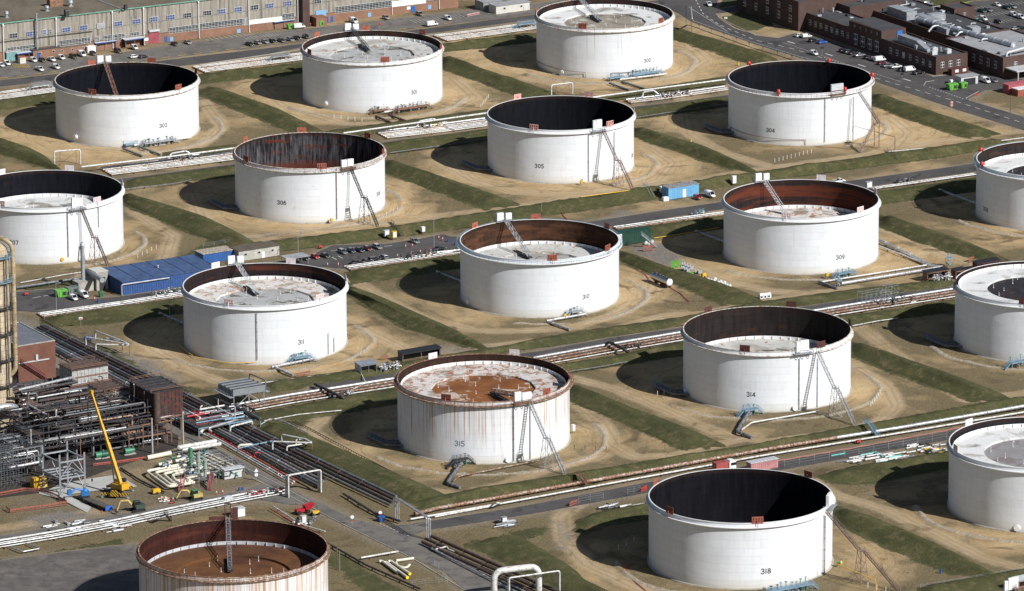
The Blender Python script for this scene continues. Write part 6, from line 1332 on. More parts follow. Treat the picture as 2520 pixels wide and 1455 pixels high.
for lab,l,r,m in (('white header pipe before tank 302',[(330,358,.9),(470,338,.9)],.4,WP),('white header pipe before tank 301',[(945,276,.9),(1060,259,.9)],.36,WP),('white header pipe before tank 300',[(1525,196,.9),(1640,182,.9)],.36,WP),
 ('left dark pipe sloping from the platform of tank 302',[(303,366,.8),(350,384,.3)],.42,GP),('right dark pipe sloping from the platform of tank 302',[(345,362,.8),(395,381,.3)],.42,GP),('left dark pipe sloping from the platform of tank 301',[(925,286,.8),(965,303,.3)],.42,BP),('right dark pipe sloping from the platform of tank 301',[(955,282,.8),(1005,300,.3)],.42,BP),('left grey pipe sloping from the platform of tank 300',[(1500,205,.8),(1548,222,.3)],.42,GP),('right grey pipe sloping from the platform of tank 300',[(1530,201,.8),(1588,219,.3)],.42,GP),
 ('silver pipe along the foot of tank 310',[(1345,790,.8),(1440,773,.8)],.48,SP),('silver pipe turning away from tank 310',[(1350,792,.8),(1402,811,.5)],.48,SP),('silver pipe along the foot of tank 311',[(668,904,.9),(770,883,.9)],.5,SP),('silver pipe turning away from tank 311',[(672,902,.9),(722,924,.5)],.45,SP),
 ('grey bent pipe leaving tank 314',[(1843,1015,1.6),(1813,1062,.8),(1850,1077,.4)],.55,GP),('white pipe along the foot of tank 314',[(1825,1058,.8),(1850,1040,.8),(2014,1012,.8)],.25,WP),('grey bent pipe leaving tank 315',[(1136,1140,1.8),(1100,1188,.8),(1132,1200,.4)],.55,GP),('rusty white pipe along the foot of tank 315',[(1115,1185,.8),(1130,1172,.8),(1325,1133,.8)],.22,RP),
 ('first grey pipe under the platform of tank 318',[(1880,1448,.9),(1915,1470,.9)],.5,SP),('second grey pipe under the platform of tank 318',[(1925,1446,.9),(1960,1468,.9)],.5,SP)): pipe(lab,l,r,m,fl=5,bend=1.2)
# ================================================================ refinery unit at lower left
def insul():
    m,nt,b=newmat('rust_stained_lagging'); P=objco(nt); s=nd(nt,'ShaderNodeSeparateXYZ'); nt.links.new(P,s.inputs[0])
    an=mathn(nt,'ARCTAN2',s.outputs[1],s.outputs[0]); cv=nd(nt,'ShaderNodeCombineXYZ'); nt.links.new(mathn(nt,'MULTIPLY',an,5.0),cv.inputs[0]); nt.links.new(s.outputs[2],cv.inputs[1]); uv=cv.outputs[0]
    br=nd(nt,'ShaderNodeTexBrick'); nt.links.new(uv,br.inputs['Vector'])
    for n,v in (('Scale',1.0),('Mortar Size',.06),('Brick Width',2.2),('Row Height',1.9)): br.inputs[n].default_value=v
    br.inputs['Color1'].default_value=(1,1,1,1); br.inputs['Color2'].default_value=(.8,.78,.75,1); br.inputs['Mortar'].default_value=(.35,.3,.25,1)
    n1=noise(nt,mapv(nt,uv,(1,.25,1)),.35,5,.65); n2=noise(nt,mapv(nt,uv,(1,.08,1)),1.0,5,.7)
    c=ramp(nt,n1,[(.3,(.36,.27,.15)),(.6,(.52,.44,.30))]); c=mixc(nt,ramp(nt,n2,[(.5,0.0),(.68,.85)]),c,(.20,.085,.03)); c=mixc(nt,1.0,c,br.outputs['Color'],'MULTIPLY')
    nt.links.new(c,b.inputs['Base Color']); b.inputs['Roughness'].default_value=.6; return m
LAG=insul()
cg=G(-6,1040); col=thing('distillation_column','tall rust stained yellow column at the left edge','column',cg)
mb=MB(); mb.lathe([(5.6,-.2),(5.6,9),(5.0,9.6),(5.0,55),(4.2,57.6),(2.4,59.2),(.05,59.8)],tuple(cg),40); obj('shell',mb,LAG,col)
for i,z in enumerate((13,21.5,30,38.5,47,55)):
    mb=MB(); a0,a1=(-2.9,.9) if i%2 else (-2.4,1.2); mb.lathe([(5.05,z),(6.5,z),(6.5,z+.12),(5.05,z+.12)],tuple(cg),24,a0,a1,False)
    P=[Vector((cg.x+6.4*math.cos(t),cg.y+6.4*math.sin(t),z+.1)) for t in np.linspace(a0,a1,14)]; pf=obj('platform',mb,DSTEEL if i<4 else BSTEEL,col); mb=MB(); rail(mb,P,1.2,.05)
    for p in P[::3]: mb.beam(p,Vector((cg.x,cg.y,z-1.5))+(p-Vector((cg.x,cg.y,p.z))).normalized()*5,.14)
    obj('handrail',mb,DSTEEL if i<4 else BSTEEL,pf)
for dx,r,z0,z1,m in ((6.3,.75,15,58.5,CP),(4.4,.3,10,56,GP),(2.0,.22,18,44,DSTEEL),(.2,.25,8,36,GP),(-2,.2,10,55,DSTEEL)):
    a=-.95 if dx<6 else -.35; x=cg.x+dx; y=cg.y-math.sqrt(max(.2,6.0**2-min(dx,5.9)**2)); P=[Vector((x,y,z0)),Vector((x,y,z1))]
    if dx>6: P=[Vector((x-9,y-1,z0-1)),Vector((x-3,y,z0)),Vector((x,y,z0+2.5)),Vector((x,y,z1)),Vector((x-3,y+1,z1+2)),Vector((x-6.5,y+4,z1+1.5))]
    mb=MB(); mb.tube(P,r,12,bend=2.2); flanges(mb,P,r,9,1.15); obj('riser_pipe',mb,m if dx<6 else LAG,col)
for i in range(9): mb=MB(); q=Vector((cg.x+1.5,cg.y-6.0,14+i*4.6)); mb.beam(q,q+UP*4.3,.08); mb.beam(q+AX*.6,q+AX*.6+UP*4.3,.08); [mb.beam(q+UP*k*.55,q+AX*.6+UP*k*.55,.06) for k in range(8)]; obj('ladder',mb,DSTEEL,col)
mb=MB(); P=[G(-10,1005,8),G(22,1000,8),G(38,1003,7),G(38,1018,3)]; mb.tube(P,1.15,14,bend=2.4); one('elbow_duct','fat grey elbow duct leaving the tall column','duct',mb,SP)
ph,g=block('pump_house','red brick pump house with flat grey roof by the tall column',(46,949),26,13.5,13.0,wall=BRICKP,roof=noisy('slate_grey_roof',(.17,.18,.21),(.12,.125,.14),.3),parapet=.35)
mb=MB(); flight(mb,g+AX*1+BX*.8+UP*8,g+AX*9.5+BX*.8+UP*1.5,1.1,.5); obj('outside_stair',mb,M('dark_red_stair',(.2,.06,.06),.7),ph); mb=MB(); mb.box(g+AX*5.6+BX*.15+UP*7.4,(11,.25,.35),ARZ); obj('pipe_ledge',mb,LTGREY,ph); mb=MB(); mb.box(g+AX*6.6+BX*.3+UP*8.6,(.8,.5,1.8),ARZ); obj('vent_box',mb,LTGREY,ph)
RAND=[KP,KP,KP,KP,KP,BP,BP,BP,BP,GP,GP,RP,SP,WP]
def unit(label,near,alen,blen,levels,seed,npipe,steel=DSTEEL,bay=5.5,mats=RAND,vess=3,rails=True):
    "steel framed process unit: columns, beams, gratings, and the pipes and vessels bolted to it"
    rnd=random.Random(seed); g=G(*near); a=AX; b=-BX; t=thing('process_unit',label,'process unit',g)
    na=max(1,round(alen/bay)); nb=max(1,round(blen/bay)); top=levels[-1]
    for i in range(na+1):
        for j in range(nb+1):
            c=g+a*alen*i/na+b*blen*j/nb; mb=MB(); h=top+rnd.choice((0,0,1.2,-levels[0])); mb.beam(c-UP*.2,c+UP*h,.32); obj('column',mb,steel,t)
    for z in levels:
        mb=MB()
        for j in range(nb+1): mb.beam(g+b*blen*j/nb+UP*z,g+a*alen+b*blen*j/nb+UP*z,.22,.36)
        for i in range(na+1): mb.beam(g+a*alen*i/na+UP*z,g+a*alen*i/na+b*blen+UP*z,.22,.36)
        obj('floor_beam',mb,steel,t)
        for k in range(na*nb if z==levels[0] else max(1,na*nb//3)):  # lowest level decked in every bay, added to shade the ground below
            i,j=(k%na,k//na) if z==levels[0] else (rnd.randrange(na),rnd.randrange(nb)); mb=MB(); c=g+a*alen*(i+.5)/na+b*blen*(j+.5)/nb+UP*(z+.22); mb.box(c,(alen/na*.94,blen/nb*.94,.08),ARZ); pf=obj('grating',mb,rnd.choice([DSTEEL,DSTEEL,BP]),t)
            if rails and (k%3==0 or z!=levels[0]):
                x,y=alen/na*.47,blen/nb*.47; mb=MB(); rail(mb,[c-a*x-b*y,c+a*x-b*y,c+a*x+b*y,c-a*x+b*y,c-a*x-b*y],1.1,.04); obj('handrail',mb,rnd.choice([DSTEEL,DSTEEL,GP]),pf)
    for i in range(npipe):
        z=rnd.choice([.8]+list(levels)*2)+rnd.uniform(.3,1.8); m=rnd.choice(mats); r=rnd.choice((.12,.15,.2,.25,.32)); u=rnd.uniform(0,alen); v=rnd.uniform(0,blen); mb=MB()
        k=rnd.random()
        if k<.55: L=rnd.uniform(6,alen*.8); u=rnd.uniform(0,max(.1,alen-L)); P=[(u,v,z),(u+L,v,z)]
        elif k<.8: L=rnd.uniform(4,blen*.8); v=rnd.uniform(0,max(.1,blen-L)); P=[(u,v,z),(u,v+L,z)]
        else: P=[(u,v,rnd.uniform(0,2)),(u,v,z+rnd.uniform(1,4))]
        e=rnd.random()
        if e<.35: x,y,zz=P[-1]; P+= [(x,y,max(.4,zz-rnd.uniform(1.5,4)))]
        elif e<.6: x,y,zz=P[-1]; P+= [(x+rnd.uniform(-3,3),y+.01,zz+.01)] if k>=.55 else [(x,max(0,y-rnd.uniform(1.5,4)),zz)]
        Q=[g+a*p[0]+b*p[1]+UP*p[2] for p in P]; mb.tube(Q,r,7,bend=.8); flanges(mb,Q,r,6); obj('pipe',mb,m,t)
    for i in range(vess):
        u=rnd.uniform(2,alen-2); v=rnd.uniform(1,blen*.6); c=g+a*u+b*v; z=rnd.choice([0]+list(levels[:-1])); mb=MB()
        if rnd.random()<.5: r=rnd.uniform(.8,1.3); L=rnd.uniform(4,7); mb.cyl(c-a*L/2+UP*(z+r+.6),c+a*L/2+UP*(z+r+.6),r,n=14); mb.sphere(c-a*L/2+UP*(z+r+.6),r,12,6); mb.sphere(c+a*L/2+UP*(z+r+.6),r,12,6)
        else: r=rnd.uniform(.6,1.0); h=rnd.uniform(3,6); mb.cyl(c+UP*z,c+UP*(z+h),r,n=14); mb.sphere(c+UP*(z+h),r,12,6)
        obj('vessel',mb,rnd.choice([BP,GP,RP,SP,RSTEEL]),t)
    return t
unit('dark multi level pipe structure behind the new grey steel frame',(70,1150),44,20,(3.4,6.8,10.2,13),3,290,vess=5)
unit('blackened pipe structure between the column and the furnaces',(28,1048),38,18,(3.2,6.6),4,190,vess=3); unit('rusty pipe structure below the dark red furnace box',(318,1108),15,22,(3.6,7.4),5,45,RSTEEL,vess=3)
unit('dark pipe deck under the two grey furnace boxes',(215,1085),22,20,(3.2,7.0),8,90,vess=3); unit('scaffolded pipe deck at the left edge behind the yellow box',(-35,1190),19,16,(3,6,9),6,55,GP,4.5,[SP,WP,GP,GP,KP,CP],2)
scaffold('dense grey tube scaffold at the left edge',-25,1212,12,8,12,M('grey_scaffold',(.13,.14,.15),.5),2.0)
# grey portal frame of old steel beams
t=thing('beam_portal','long grey beam frame standing over the dark pipes','steel portal',G(63,1150)); A_=G(64,1150); 
for z in (7.6,):
    mb=MB(); L=23.5
    for v in (0,9): mb.beam(A_-BX*v+UP*z,A_+AX*L-BX*v+UP*z,.45,.5)
    for u in np.linspace(0,L,5): mb.beam(A_+AX*u+UP*z,A_+AX*u-BX*9+UP*z,.3,.35)
    obj('beam',mb,SP,t)
for u in np.linspace(0,23.5,5):
    for v in (0,9): mb=MB(); c=A_+AX*u-BX*v; mb.beam(c-UP*.2,c+UP*7.6,.38); obj('column',mb,STEEL,t)
# furnace boxes on legs
def furnace(label,p,z,al,bl,h,mat,roofm,leg=RSTEEL,tier=False):
    g=G(p[0],p[1],z); t=thing('furnace',label,'furnace',(g.x,g.y,0)); a=AX; b=-BX; c=g+a*al/2+b*bl/2
    mb=MB(); mb.box(c+UP*h/2,(al,bl,h),ARZ)
    for i in range(int(al/1.3)): mb.box(g+a*(.65+1.3*i)-b*.05+UP*h/2,(.12,.12,h),ARZ)
    for i in range(int(bl/1.6)): mb.box(g+b*(.8+1.6*i)-a*.05+UP*h/2,(.12,.12,h),ARZ)
    obj('casing',mb,mat,t)
    mb=MB(); mb.box(c+UP*(h+.1),(al+.5,bl+.5,.2),ARZ)
    for i in range(5): mb.beam(g+b*bl*(i+.5)/5+UP*(h+.35),g+a*al+b*bl*(i+.5)/5+UP*(h+.35),.3,.4)
    obj('roof',mb,roofm,t); mb=MB(); rail(mb,[g-a*.2+UP*(h+.2),g+a*al+UP*(h+.2),g+a*al+b*bl+UP*(h+.2),g+b*bl+UP*(h+.2),g+UP*(h+.2)],1.1,.05); obj('handrail',mb,leg,t)
    if tier: mb=MB(); mb.box(g+a*al/2-b*.12+UP*h*.5,(al,.3,.35),ARZ); obj('ledge',mb,RSTEEL,t)
    mb=MB(); mb.box(c-UP*.25,(al+1.6,bl+1.6,.2),ARZ); obj('deck',mb,leg,t)
    for u in (.04,.5,.96):
        for v in (.04,.5,.96): mb=MB(); q=g+a*al*u+b*bl*v; mb.beam(Vector((q.x,q.y,-.2)),q-UP*.2,.42); obj('leg',mb,leg,t)
    return t
PALEP=M('stained_pale_panel',(.42,.43,.42),.6,.1,.12,.4,c2=(.24,.15,.09),wear=.40); RUSTP=M('dark_rust_panel',(.10,.028,.02),.8,0,.35,.4,c2=(.03,.022,.02),wear=.5)
furnace('long pale panelled furnace box beside the pipe rack',(178,948),9,12.8,9,4.6,PALEP,BP,tier=True); furnace('shorter pale furnace box with a deck of rails behind the crane boom',(259,1004),9,8.5,12,4.6,PALEP,BP)
fc=furnace('dark red rusty furnace box on tall legs',(374,1030),9,11,15,8.2,RUSTP,KP); g=G(374,1030,9); mb=MB(); mb.cyl(g+AX*1.3-UP*1+BX*.8,g+AX*1.3+UP*8.4+BX*.8,1.2,n=16); obj('flue_box',mb,BP,fc); mb=MB(); mb.box(g+AX*4.6+BX*.08+UP*2.4,(1.3,.1,2.6),ARZ); obj('door',mb,KP,fc)
v=thing('pressure_vessel','upright rusty vessel standing left in the dark pipes','vessel',G(72,1079)); g=G(72,1079); mb=MB(); mb.lathe([(2.0,0),(2.0,11.2),(1.7,12.2),(.9,12.9),(.05,13.1)],tuple(g),24); obj('shell',mb,M('scorched_vessel',(.13,.085,.06),.7,.1,.3,.5,c2=(.05,.03,.025),wear=.5),v); mb=MB(); mb.lathe([(2.0,11.2),(3.0,11.2),(3.0,11.35),(2.0,11.35)],tuple(g),20,smooth=False); P=[g+Vector((2.9*math.cos(q),2.9*math.sin(q),11.3)) for q in np.linspace(0,2*PI,13)]; rail(mb,P,1.1,.05); obj('platform',mb,RSTEEL,v); mb=MB(); mb.tube([g+UP*13,g+UP*14.4,g+UP*14.4+AX*3,g+UP*9+AX*3],.3,8,bend=.8); obj('pipe',mb,GP,v)
for lab_,pts,r,m in (('long silver pipe above the dark pipe structure',[(45,960,13),(175,930,13),(186,935,10)],.5,SP),('second long dark pipe beside the silver one',[(50,966,12.5),(190,940,12.5)],.5,KP),('white pipe along the top of the dark pipe structure',[(55,985,12.6),(200,960,12.6),(200,975,9)],.25,WP),('grey bent pipe standing above the dark structure',[(141,1005,12),(200,1028,12),(191,1052,6)],.35,SP),('grey bent pipe beside the other bent one',[(157,1040,6),(158,1018,11),(176,1008,11)],.28,SP),('long black pipe pair crossing behind the crane boom',[(155,1085,9),(350,1050,9)],.5,KP),('long white pipe crossing behind the crane boom',[(160,1078,9.6),(310,1052,9.6)],.22,WP),('cream pipe low at the left edge',[(-10,1064,7),(28,1056,7)],.25,CP),('bright silver pipe in the left pipe deck',[(20,1152,4.5),(105,1136,4.5)],.5,SP),('grey horizontal beam pipe right of the dark red furnace',[(380,1032,8.8),(452,1016,8.8)],.3,STEEL)): pipe(lab_,pts,r,m,fl=6,bend=1)
# the new galvanised frame
t=thing('braced_tower','new galvanised steel frame with diagonal braces by the concrete pad','steel tower',G(149,1221)); o=G(149,1221); a=AX*8.4; b=G(107,1200)-o; C4=[o,o+a,o+a+b,o+b]
for c,h in zip(C4,(13,12.6,13.4,13.2)): mb=MB(); mb.beam(c-UP*.1,c+UP*h,.5); mb.box(c+UP*.05,(1,1,.12),ARZ); obj('column',mb,STEEL,t)
for z in (5.4,10.6):
    for i in range(4): mb=MB(); mb.beam(C4[i]+UP*z,C4[(i+1)%4]+UP*z,.36,.42); obj('beam',mb,STEEL,t)
for f in (.25,.5,.75): mb=MB(); mb.beam(o+b*f+UP*5.4,o+b*f+a+UP*5.4,.26,.3); obj('beam',mb,STEEL,t)
for i in (0,1,3):
    p,q=C4[i],C4[(i+1)%4]; mb=MB(); m=(p+q)/2; mb.beam(p+UP*.3,m+UP*5.2,.22); mb.beam(q+UP*5.6,m+UP*10.4,.22); mb.beam(p+UP*5.6,m+UP*10.4,.22); obj('brace',mb,STEEL,t)
for l,nm in (([(100,1205),(160,1215),(225,1248),(215,1262),(150,1228),(95,1215)],'concrete_strip'),([(120,1205),(150,1190),(220,1178),(290,1168),(338,1197),(305,1204),(250,1206),(175,1216)],'concrete_pad')): sheet(nm,l,.06 if nm=='concrete_pad' else .075,M('pale_concrete',(.42,.41,.38),.9,0,.12,.2,world=True))
# ---- mobile crane
CY=M('crane_yellow',(.62,.33,.02),.45,0,.08); HAZ=None
def hazard(n):
    m,nt,b=newmat(n); p=objco(nt); s=nd(nt,'ShaderNodeSeparateXYZ'); nt.links.new(p,s.inputs[0]); q=mathn(nt,'ADD',s.outputs[0],s.outputs[2]); f=mathn(nt,'GREATER_THAN',mathn(nt,'FRACT',mathn(nt,'MULTIPLY',q,1.1)),.5); c=mixc(nt,f,(.6,.36,.02),(.015,.015,.015)); nt.links.new(c,b.inputs['Base Color']); return m
HAZ=hazard('hazard_stripes'); g=G(282,1226); th=math.radians(82); f=Vector((math.cos(th),math.sin(th),0)); s=Vector((f.y,-f.x,0)); cr=thing('mobile_crane','yellow mobile crane with its long boom raised and outriggers out','crane',g)
mb=MB(); mb.box(g+f*5.5+UP*1.25,(12,2.7,.9),th); mb.box(g+f*10.6+UP*2.0,(2.4,2.7,1.7),th); obj('carrier',mb,BLACK,cr)
mb=MB(); mb.box(g-f*.6+UP*1.3,(.3,2.6,1.2),th); mb.box(g-f*.5+UP*2.3,(.4,2.0,.6),th); obj('rear_panel',mb,HAZ,cr)
for i in range(5):
    for q in (-1,1): mb=MB(); c=g+f*(1.2+i*2.3)+s*q*1.15+UP*.65; mb.cyl(c-s*.25,c+s*.25,.65,n=14); w_=obj('wheel',mb,TYRE,cr); mb=MB(); mb.cyl(c+s*q*.25,c+s*q*.29,.36,n=10); obj('rim',mb,RIM,w_)
for u in (.4,8.0):
    for q in (-1,1):
        mb=MB(); mb.box(g+f*u+s*q*2.7+UP*1.15,(.55,3.0,.6),th); og=obj('outrigger',mb,HAZ,cr); mb=MB(); c=g+f*u+s*q*4.0; mb.cyl(c,c+UP*1.2,.14,n=8); mb.cyl(c,c+UP*.15,.5,n=10); obj('outrigger_foot',mb,STEEL,og)
tb=g+f*4.2+UP*1.8; tip=G(225,965,30); bd=(tip-tb).normalized(); hz=Vector((bd.x,bd.y,0)).normalized(); ha=math.atan2(hz.y,hz.x); sd=Vector((hz.y,-hz.x,0))
mb=MB(); mb.cyl(tb-UP*.1,tb+UP*.3,1.3,n=18); mb.box(tb-hz*.6+UP*1.0,(4.6,2.4,1.3),ha); mb.box(tb+sd*1.2+hz*.9+UP*1.6,(2.2,1.0,1.9),ha); obj('turntable',mb,CY,cr); mb=MB(); mb.box(tb+sd*1.25+hz*1.0+UP*1.9,(2.0,1.1,1.0),ha); obj('cab_window',mb,GLASS,cr); mb=MB(); mb.box(tb-hz*3.2+UP*1.4,(1.6,2.9,1.9),ha); obj('counterweight',mb,CY,cr)
p0=tb-hz*1.6+UP*2.0; L=(tip-p0).length; bd=(tip-p0).normalized(); bm=MB(); bm.beam(p0,p0+bd*L*.44,.9,1.1); bo=obj('boom',bm,CY,cr)
for i,(q0,q1,w_) in enumerate(((.43,.64,.7),(.63,.82,.56),(.81,1.0,.44))): mb=MB(); mb.beam(p0+bd*L*q0,p0+bd*L*q1,w_,w_*1.15); mb.beam(p0+bd*L*q0,p0+bd*(L*q0+.35),w_*1.35,w_*1.5); obj('boom_section',mb,CY,bo)
mb=MB(); mb.box(tip,(1.0,.8,1.1),ha); mb.box(tip+hz*.7-UP*.4,(.8,.6,.5),ha); obj('boom_head',mb,CY,bo); mb=MB(); mb.cyl(tb+hz*1.2+UP*.8,p0+bd*L*.36,.22,n=10); obj('lift_ram',mb,STEEL,cr)
mb=MB(); e=tip+hz*.7; mb.beam(e,Vector((e.x,e.y,2.0)),.06); mb.box(Vector((e.x,e.y,1.7)),(.5,.3,.8),0); obj('hoist_rope',mb,BLACK,cr)
tc=bpy.data.curves.new('boom_lettering','FONT'); tc.body='AINSCOUGH'; tc.size=1.0; tc.extrude=.02; to=bpy.data.objects.new('lettering_source',tc); COL.objects.link(to)
bpy.context.view_layer.update(); me=bpy.data.meshes.new_from_object(to.evaluated_get(bpy.context.evaluated_depsgraph_get())); bpy.data.objects.remove(to); bpy.data.curves.remove(tc)
xa=-bd; za=sd; ya=za.cross(xa).normalized(); M4=Matrix((xa,ya,za)).transposed().to_4x4(); M4.translation=p0+bd*(L*.40)+sd*.47-ya*.36
mb=MB(); mb.add([M4@v.co for v in me.vertices],[tuple(p.vertices) for p in me.polygons]); obj('boom_lettering',mb,BLACK,bo); bpy.data.meshes.remove(me)
# ---- smaller machines
def track_base(mb,c,d,L=3.2,W=2.3):
    s=Vector((d.y,-d.x,0))
    for q in (-1,1):
        o=c+s*q*W/2*.8; mb.cyl(o-d*L/2-s*.25+UP*.42,o-d*L/2+s*.25+UP*.42,.42,n=12); mb.cyl(o+d*L/2-s*.25+UP*.42,o+d*L/2+s*.25+UP*.42,.42,n=12); mb.box(o+UP*.42,(L,.5,.84),math.atan2(d.y,d.x))
def excavator(label,px,py,hd,arm,col1,col2,sc=1.0):
    c=G(px,py); t=thing('excavator',label,'excavator',c); d=hd; s=Vector((d.y,-d.x,0)); rz=math.atan2(d.y,d.x)
    mb=MB(); track_base(mb,c,d,3.0*sc,2.4*sc); obj('track',mb,TYRE,t)
    mb=MB(); mb.box(c-d*.5*sc+UP*1.35*sc,(2.6*sc,2.2*sc,1.0*sc),rz); obj('body',mb,col1,t); mb=MB(); mb.box(c+d*.35*sc-s*.45*sc+UP*2.2*sc,(1.5*sc,1.1*sc,1.5*sc),rz); k=obj('cab',mb,col2,t); mb=MB(); mb.box(c+d*.35*sc-s*.45*sc+UP*2.35*sc,(1.54*sc,1.14*sc,.8*sc),rz); obj('cab_window',mb,GLASS,k)
    P=[c+d*arm[i][0]*sc+UP*arm[i][1]*sc+s*.3 for i in range(len(arm))]
    for p,q,w in zip(P,P[1:],(.4,.3,.26)): mb=MB(); mb.beam(p,q,w*sc,w*1.2*sc); obj('arm',mb,M('excavator_yellow',(.46,.37,.12),.5),t)
    mb=MB(); q=P[-1]; mb.hexa([q+(-s*.5-d*.3)*sc-UP*.6*sc,q+(s*.5-d*.3)*sc-UP*.6*sc,q+(s*.5+d*.3)*sc-UP*.5*sc,q+(-s*.5+d*.3)*sc-UP*.5*sc],[q-s*.5*sc-d*.1,q+s*.5*sc-d*.1,q+s*.5*sc+d*.5,q-s*.5*sc+d*.5]); obj('bucket',mb,DSTEEL,t)
    return t
excavator('small dark green excavator with pale yellow arm reaching left',338,1258,NA,[(.8,1.2),(2.4,3.2),(4.6,3.4),(5.6,1.0)],M('dark_olive',(.05,.07,.06),.5),M('dark_cab',(.04,.07,.06),.4),1.2); excavator('yellow excavator with green cab before the pump skid',480,1230,NA,[(.8,1.2),(2.0,2.9),(4.0,3.2),(5.4,1.2)],M('excavator_yellow',(.46,.37,.12),.5),GREENP,1.15)
c=G(205,1228); t=thing('boom_lift','blue boom lift with folded arm beside the trailer','boom lift',c); BL=M('lift_blue',(.03,.16,.42),.45); mb=MB(); mb.box(c+UP*.8,(3.4,2.2,.6),.9); obj('chassis',mb,BLACK,t)
for u in (-1.2,1.2):
    for q in (-1,1): mb=MB(); o=c+Vector((math.cos(.9)*u-math.sin(.9)*q,math.sin(.9)*u+math.cos(.9)*q,.5)); mb.cyl(o-Vector((-.2,.15,0)),o+Vector((-.2,.15,0)),.5,n=12); obj('wheel',mb,TYRE,t)
mb=MB(); mb.box(c+AX*.6+UP*1.8,(2.4,1.8,1.4),.2); mb.sphere(c+AX*.6+UP*2.4,1.0,10,6); obj('turret',mb,BL,t); mb=MB(); mb.tube([c+AX*.4+UP*2.6,c-AX*2.4+UP*3.6,c-AX*4.0+UP*2.6],.32,8); obj('arm',mb,BL,t); mb=MB(); mb.box(c-AX*4.6+UP*2.8,(1.2,1.6,1.6),.3); obj('basket',mb,BL,t)
c=G(240,1247); d=(G(275,1262)-G(205,1234)).normalized(); rz=math.atan2(d.y,d.x); t=thing('flatbed_trailer','long dark flatbed trailer with blue end board','trailer',c); mb=MB(); mb.box(c+UP*1.1,(12,2.5,.35),rz); mb.box(c+UP*.75,(11,1.0,.4),rz); [mb.box(c+d*u+UP*1.36,(.4,2.3,.2),rz) for u in (-4,-1.5,1.5,3.5)]; obj('deck',mb,M('dark_timber_deck',(.08,.07,.06),.9),t); mb=MB(); mb.box(c+d*6.0+UP*1.0,(.2,2.6,1.3),rz); obj('end_board',mb,M('trailer_blue',(.03,.12,.5),.5),t)
for u in (-5,-3.8,4.4): mb=MB(); o=c+d*u+UP*.5; s=Vector((d.y,-d.x,0)); mb.cyl(o-s*1.2,o+s*1.2,.5,n=12); obj('wheel_axle',mb,TYRE,t)
def cartlike(name,label,cat,px,py,sz,m,hd=AX,wh=True):
    c=G(px,py); rz=math.atan2(hd.y,hd.x); t=thing(name,label,cat,c); mb=MB(); h=sz[2]; L,W=sz[0],sz[1]; a=hd; b=Vector((-hd.y,hd.x,0)); z0=.45 if wh else 0
    B=[c+a*u*L/2+b*v*W/2+UP*z0 for u,v in ((-1,-1),(1,-1),(1,1),(-1,1))]; T=[c+a*u*L*.46+b*v*W*.42+UP*(z0+h) for u,v in ((-1,-1),(1,-1),(1,1),(-1,1))]; mb.hexa(B,T); mb.box(c+UP*(z0+h*.4)-b*W*.5,(L*.6,.08,h*.35),rz); mb.box(c+UP*(z0+h+.05),(L*.5,W*.5,.1),rz); obj('body',mb,m,t)
    if wh:
        for q in (-1,1): mb=MB(); o=c+b*q*W*.45+UP*.4; mb.cyl(o-b*.12,o+b*.12,.4,n=12); obj('wheel',mb,TYRE,t)
        mb=MB(); mb.beam(c+a*L/2+UP*.6,c+a*(L/2+1.1)+UP*.35,.1); obj('drawbar',mb,DSTEEL,t)
    return t
cartlike('compressor','small yellow wheeled compressor before the pump skid','compressor',384,1215,(2.6,1.5,1.1),M('bright_yellow',(.65,.38,.02),.4)); cartlike('generator','large yellow generator box under the scaffolded pipes','generator',95,1198,(4.6,2.8,3.0),M('deep_yellow',(.55,.32,.03),.45),AX,False)
c=G(748,1262); t=thing('dumper_truck','red site dumper with raised skip beside tank 320','dumper',c); RP_=M('dumper_red',(.45,.02,.03),.45); mb=MB(); mb.box(c-AX*1.4+UP*1.0,(2.6,1.7,.9),ARZ); mb.beam(c-AX*2.2+UP*1.4,c-AX*2.2+UP*2.9,.12); mb.beam(c-AX*2.2-BX*1.2+UP*1.4,c-AX*2.2-BX*1.2+UP*2.9,.12); mb.beam(c-AX*2.2+UP*2.9,c-AX*2.2-BX*1.2+UP*2.9,.12); obj('chassis',mb,RP_,t)
mb=MB(); g=c+AX*1.2+UP*1.1; mb.hexa([g-AX*.9+BX*.8,g+AX*.9+BX*.8,g+AX*.9-BX*.8,g-AX*.9-BX*.8],[g-AX*1.3+BX*1.2+UP*1.2,g+AX*2.2+BX*1.2+UP*1.5,g+AX*2.2-BX*1.2+UP*1.5,g-AX*1.3-BX*1.2+UP*1.2]); obj('skip',mb,RP_,t)
for u in (-2.0,1.0):
    for v in (-1,1): mb=MB(); o=c+AX*u+BX*v*.95+UP*.6; mb.cyl(o-BX*.22,o+BX*.22,.6,n=12); obj('wheel',mb,TYRE,t)
c=G(776,1268); t=thing('road_roller','small yellow and black road roller next to the red dumper','roller',c); mb=MB(); mb.box(c+UP*1.0,(2.2,1.2,.8),ARZ); obj('body',mb,YEL,t); mb=MB(); [mb.cyl(c+AX*u-BX*.65+UP*.45,c+AX*u+BX*.65+UP*.45,.45,n=14) for u in (-.9,.9)]; obj('drum',mb,BLACK,t); mb=MB(); mb.tube([c+AX*.6+BX*.5+UP*1.3,c+AX*.6+BX*.5+UP*2.7,c+AX*.6-BX*.5+UP*2.7,c+AX*.6-BX*.5+UP*1.3],.06,6); obj('roll_bar',mb,BLACK,t)
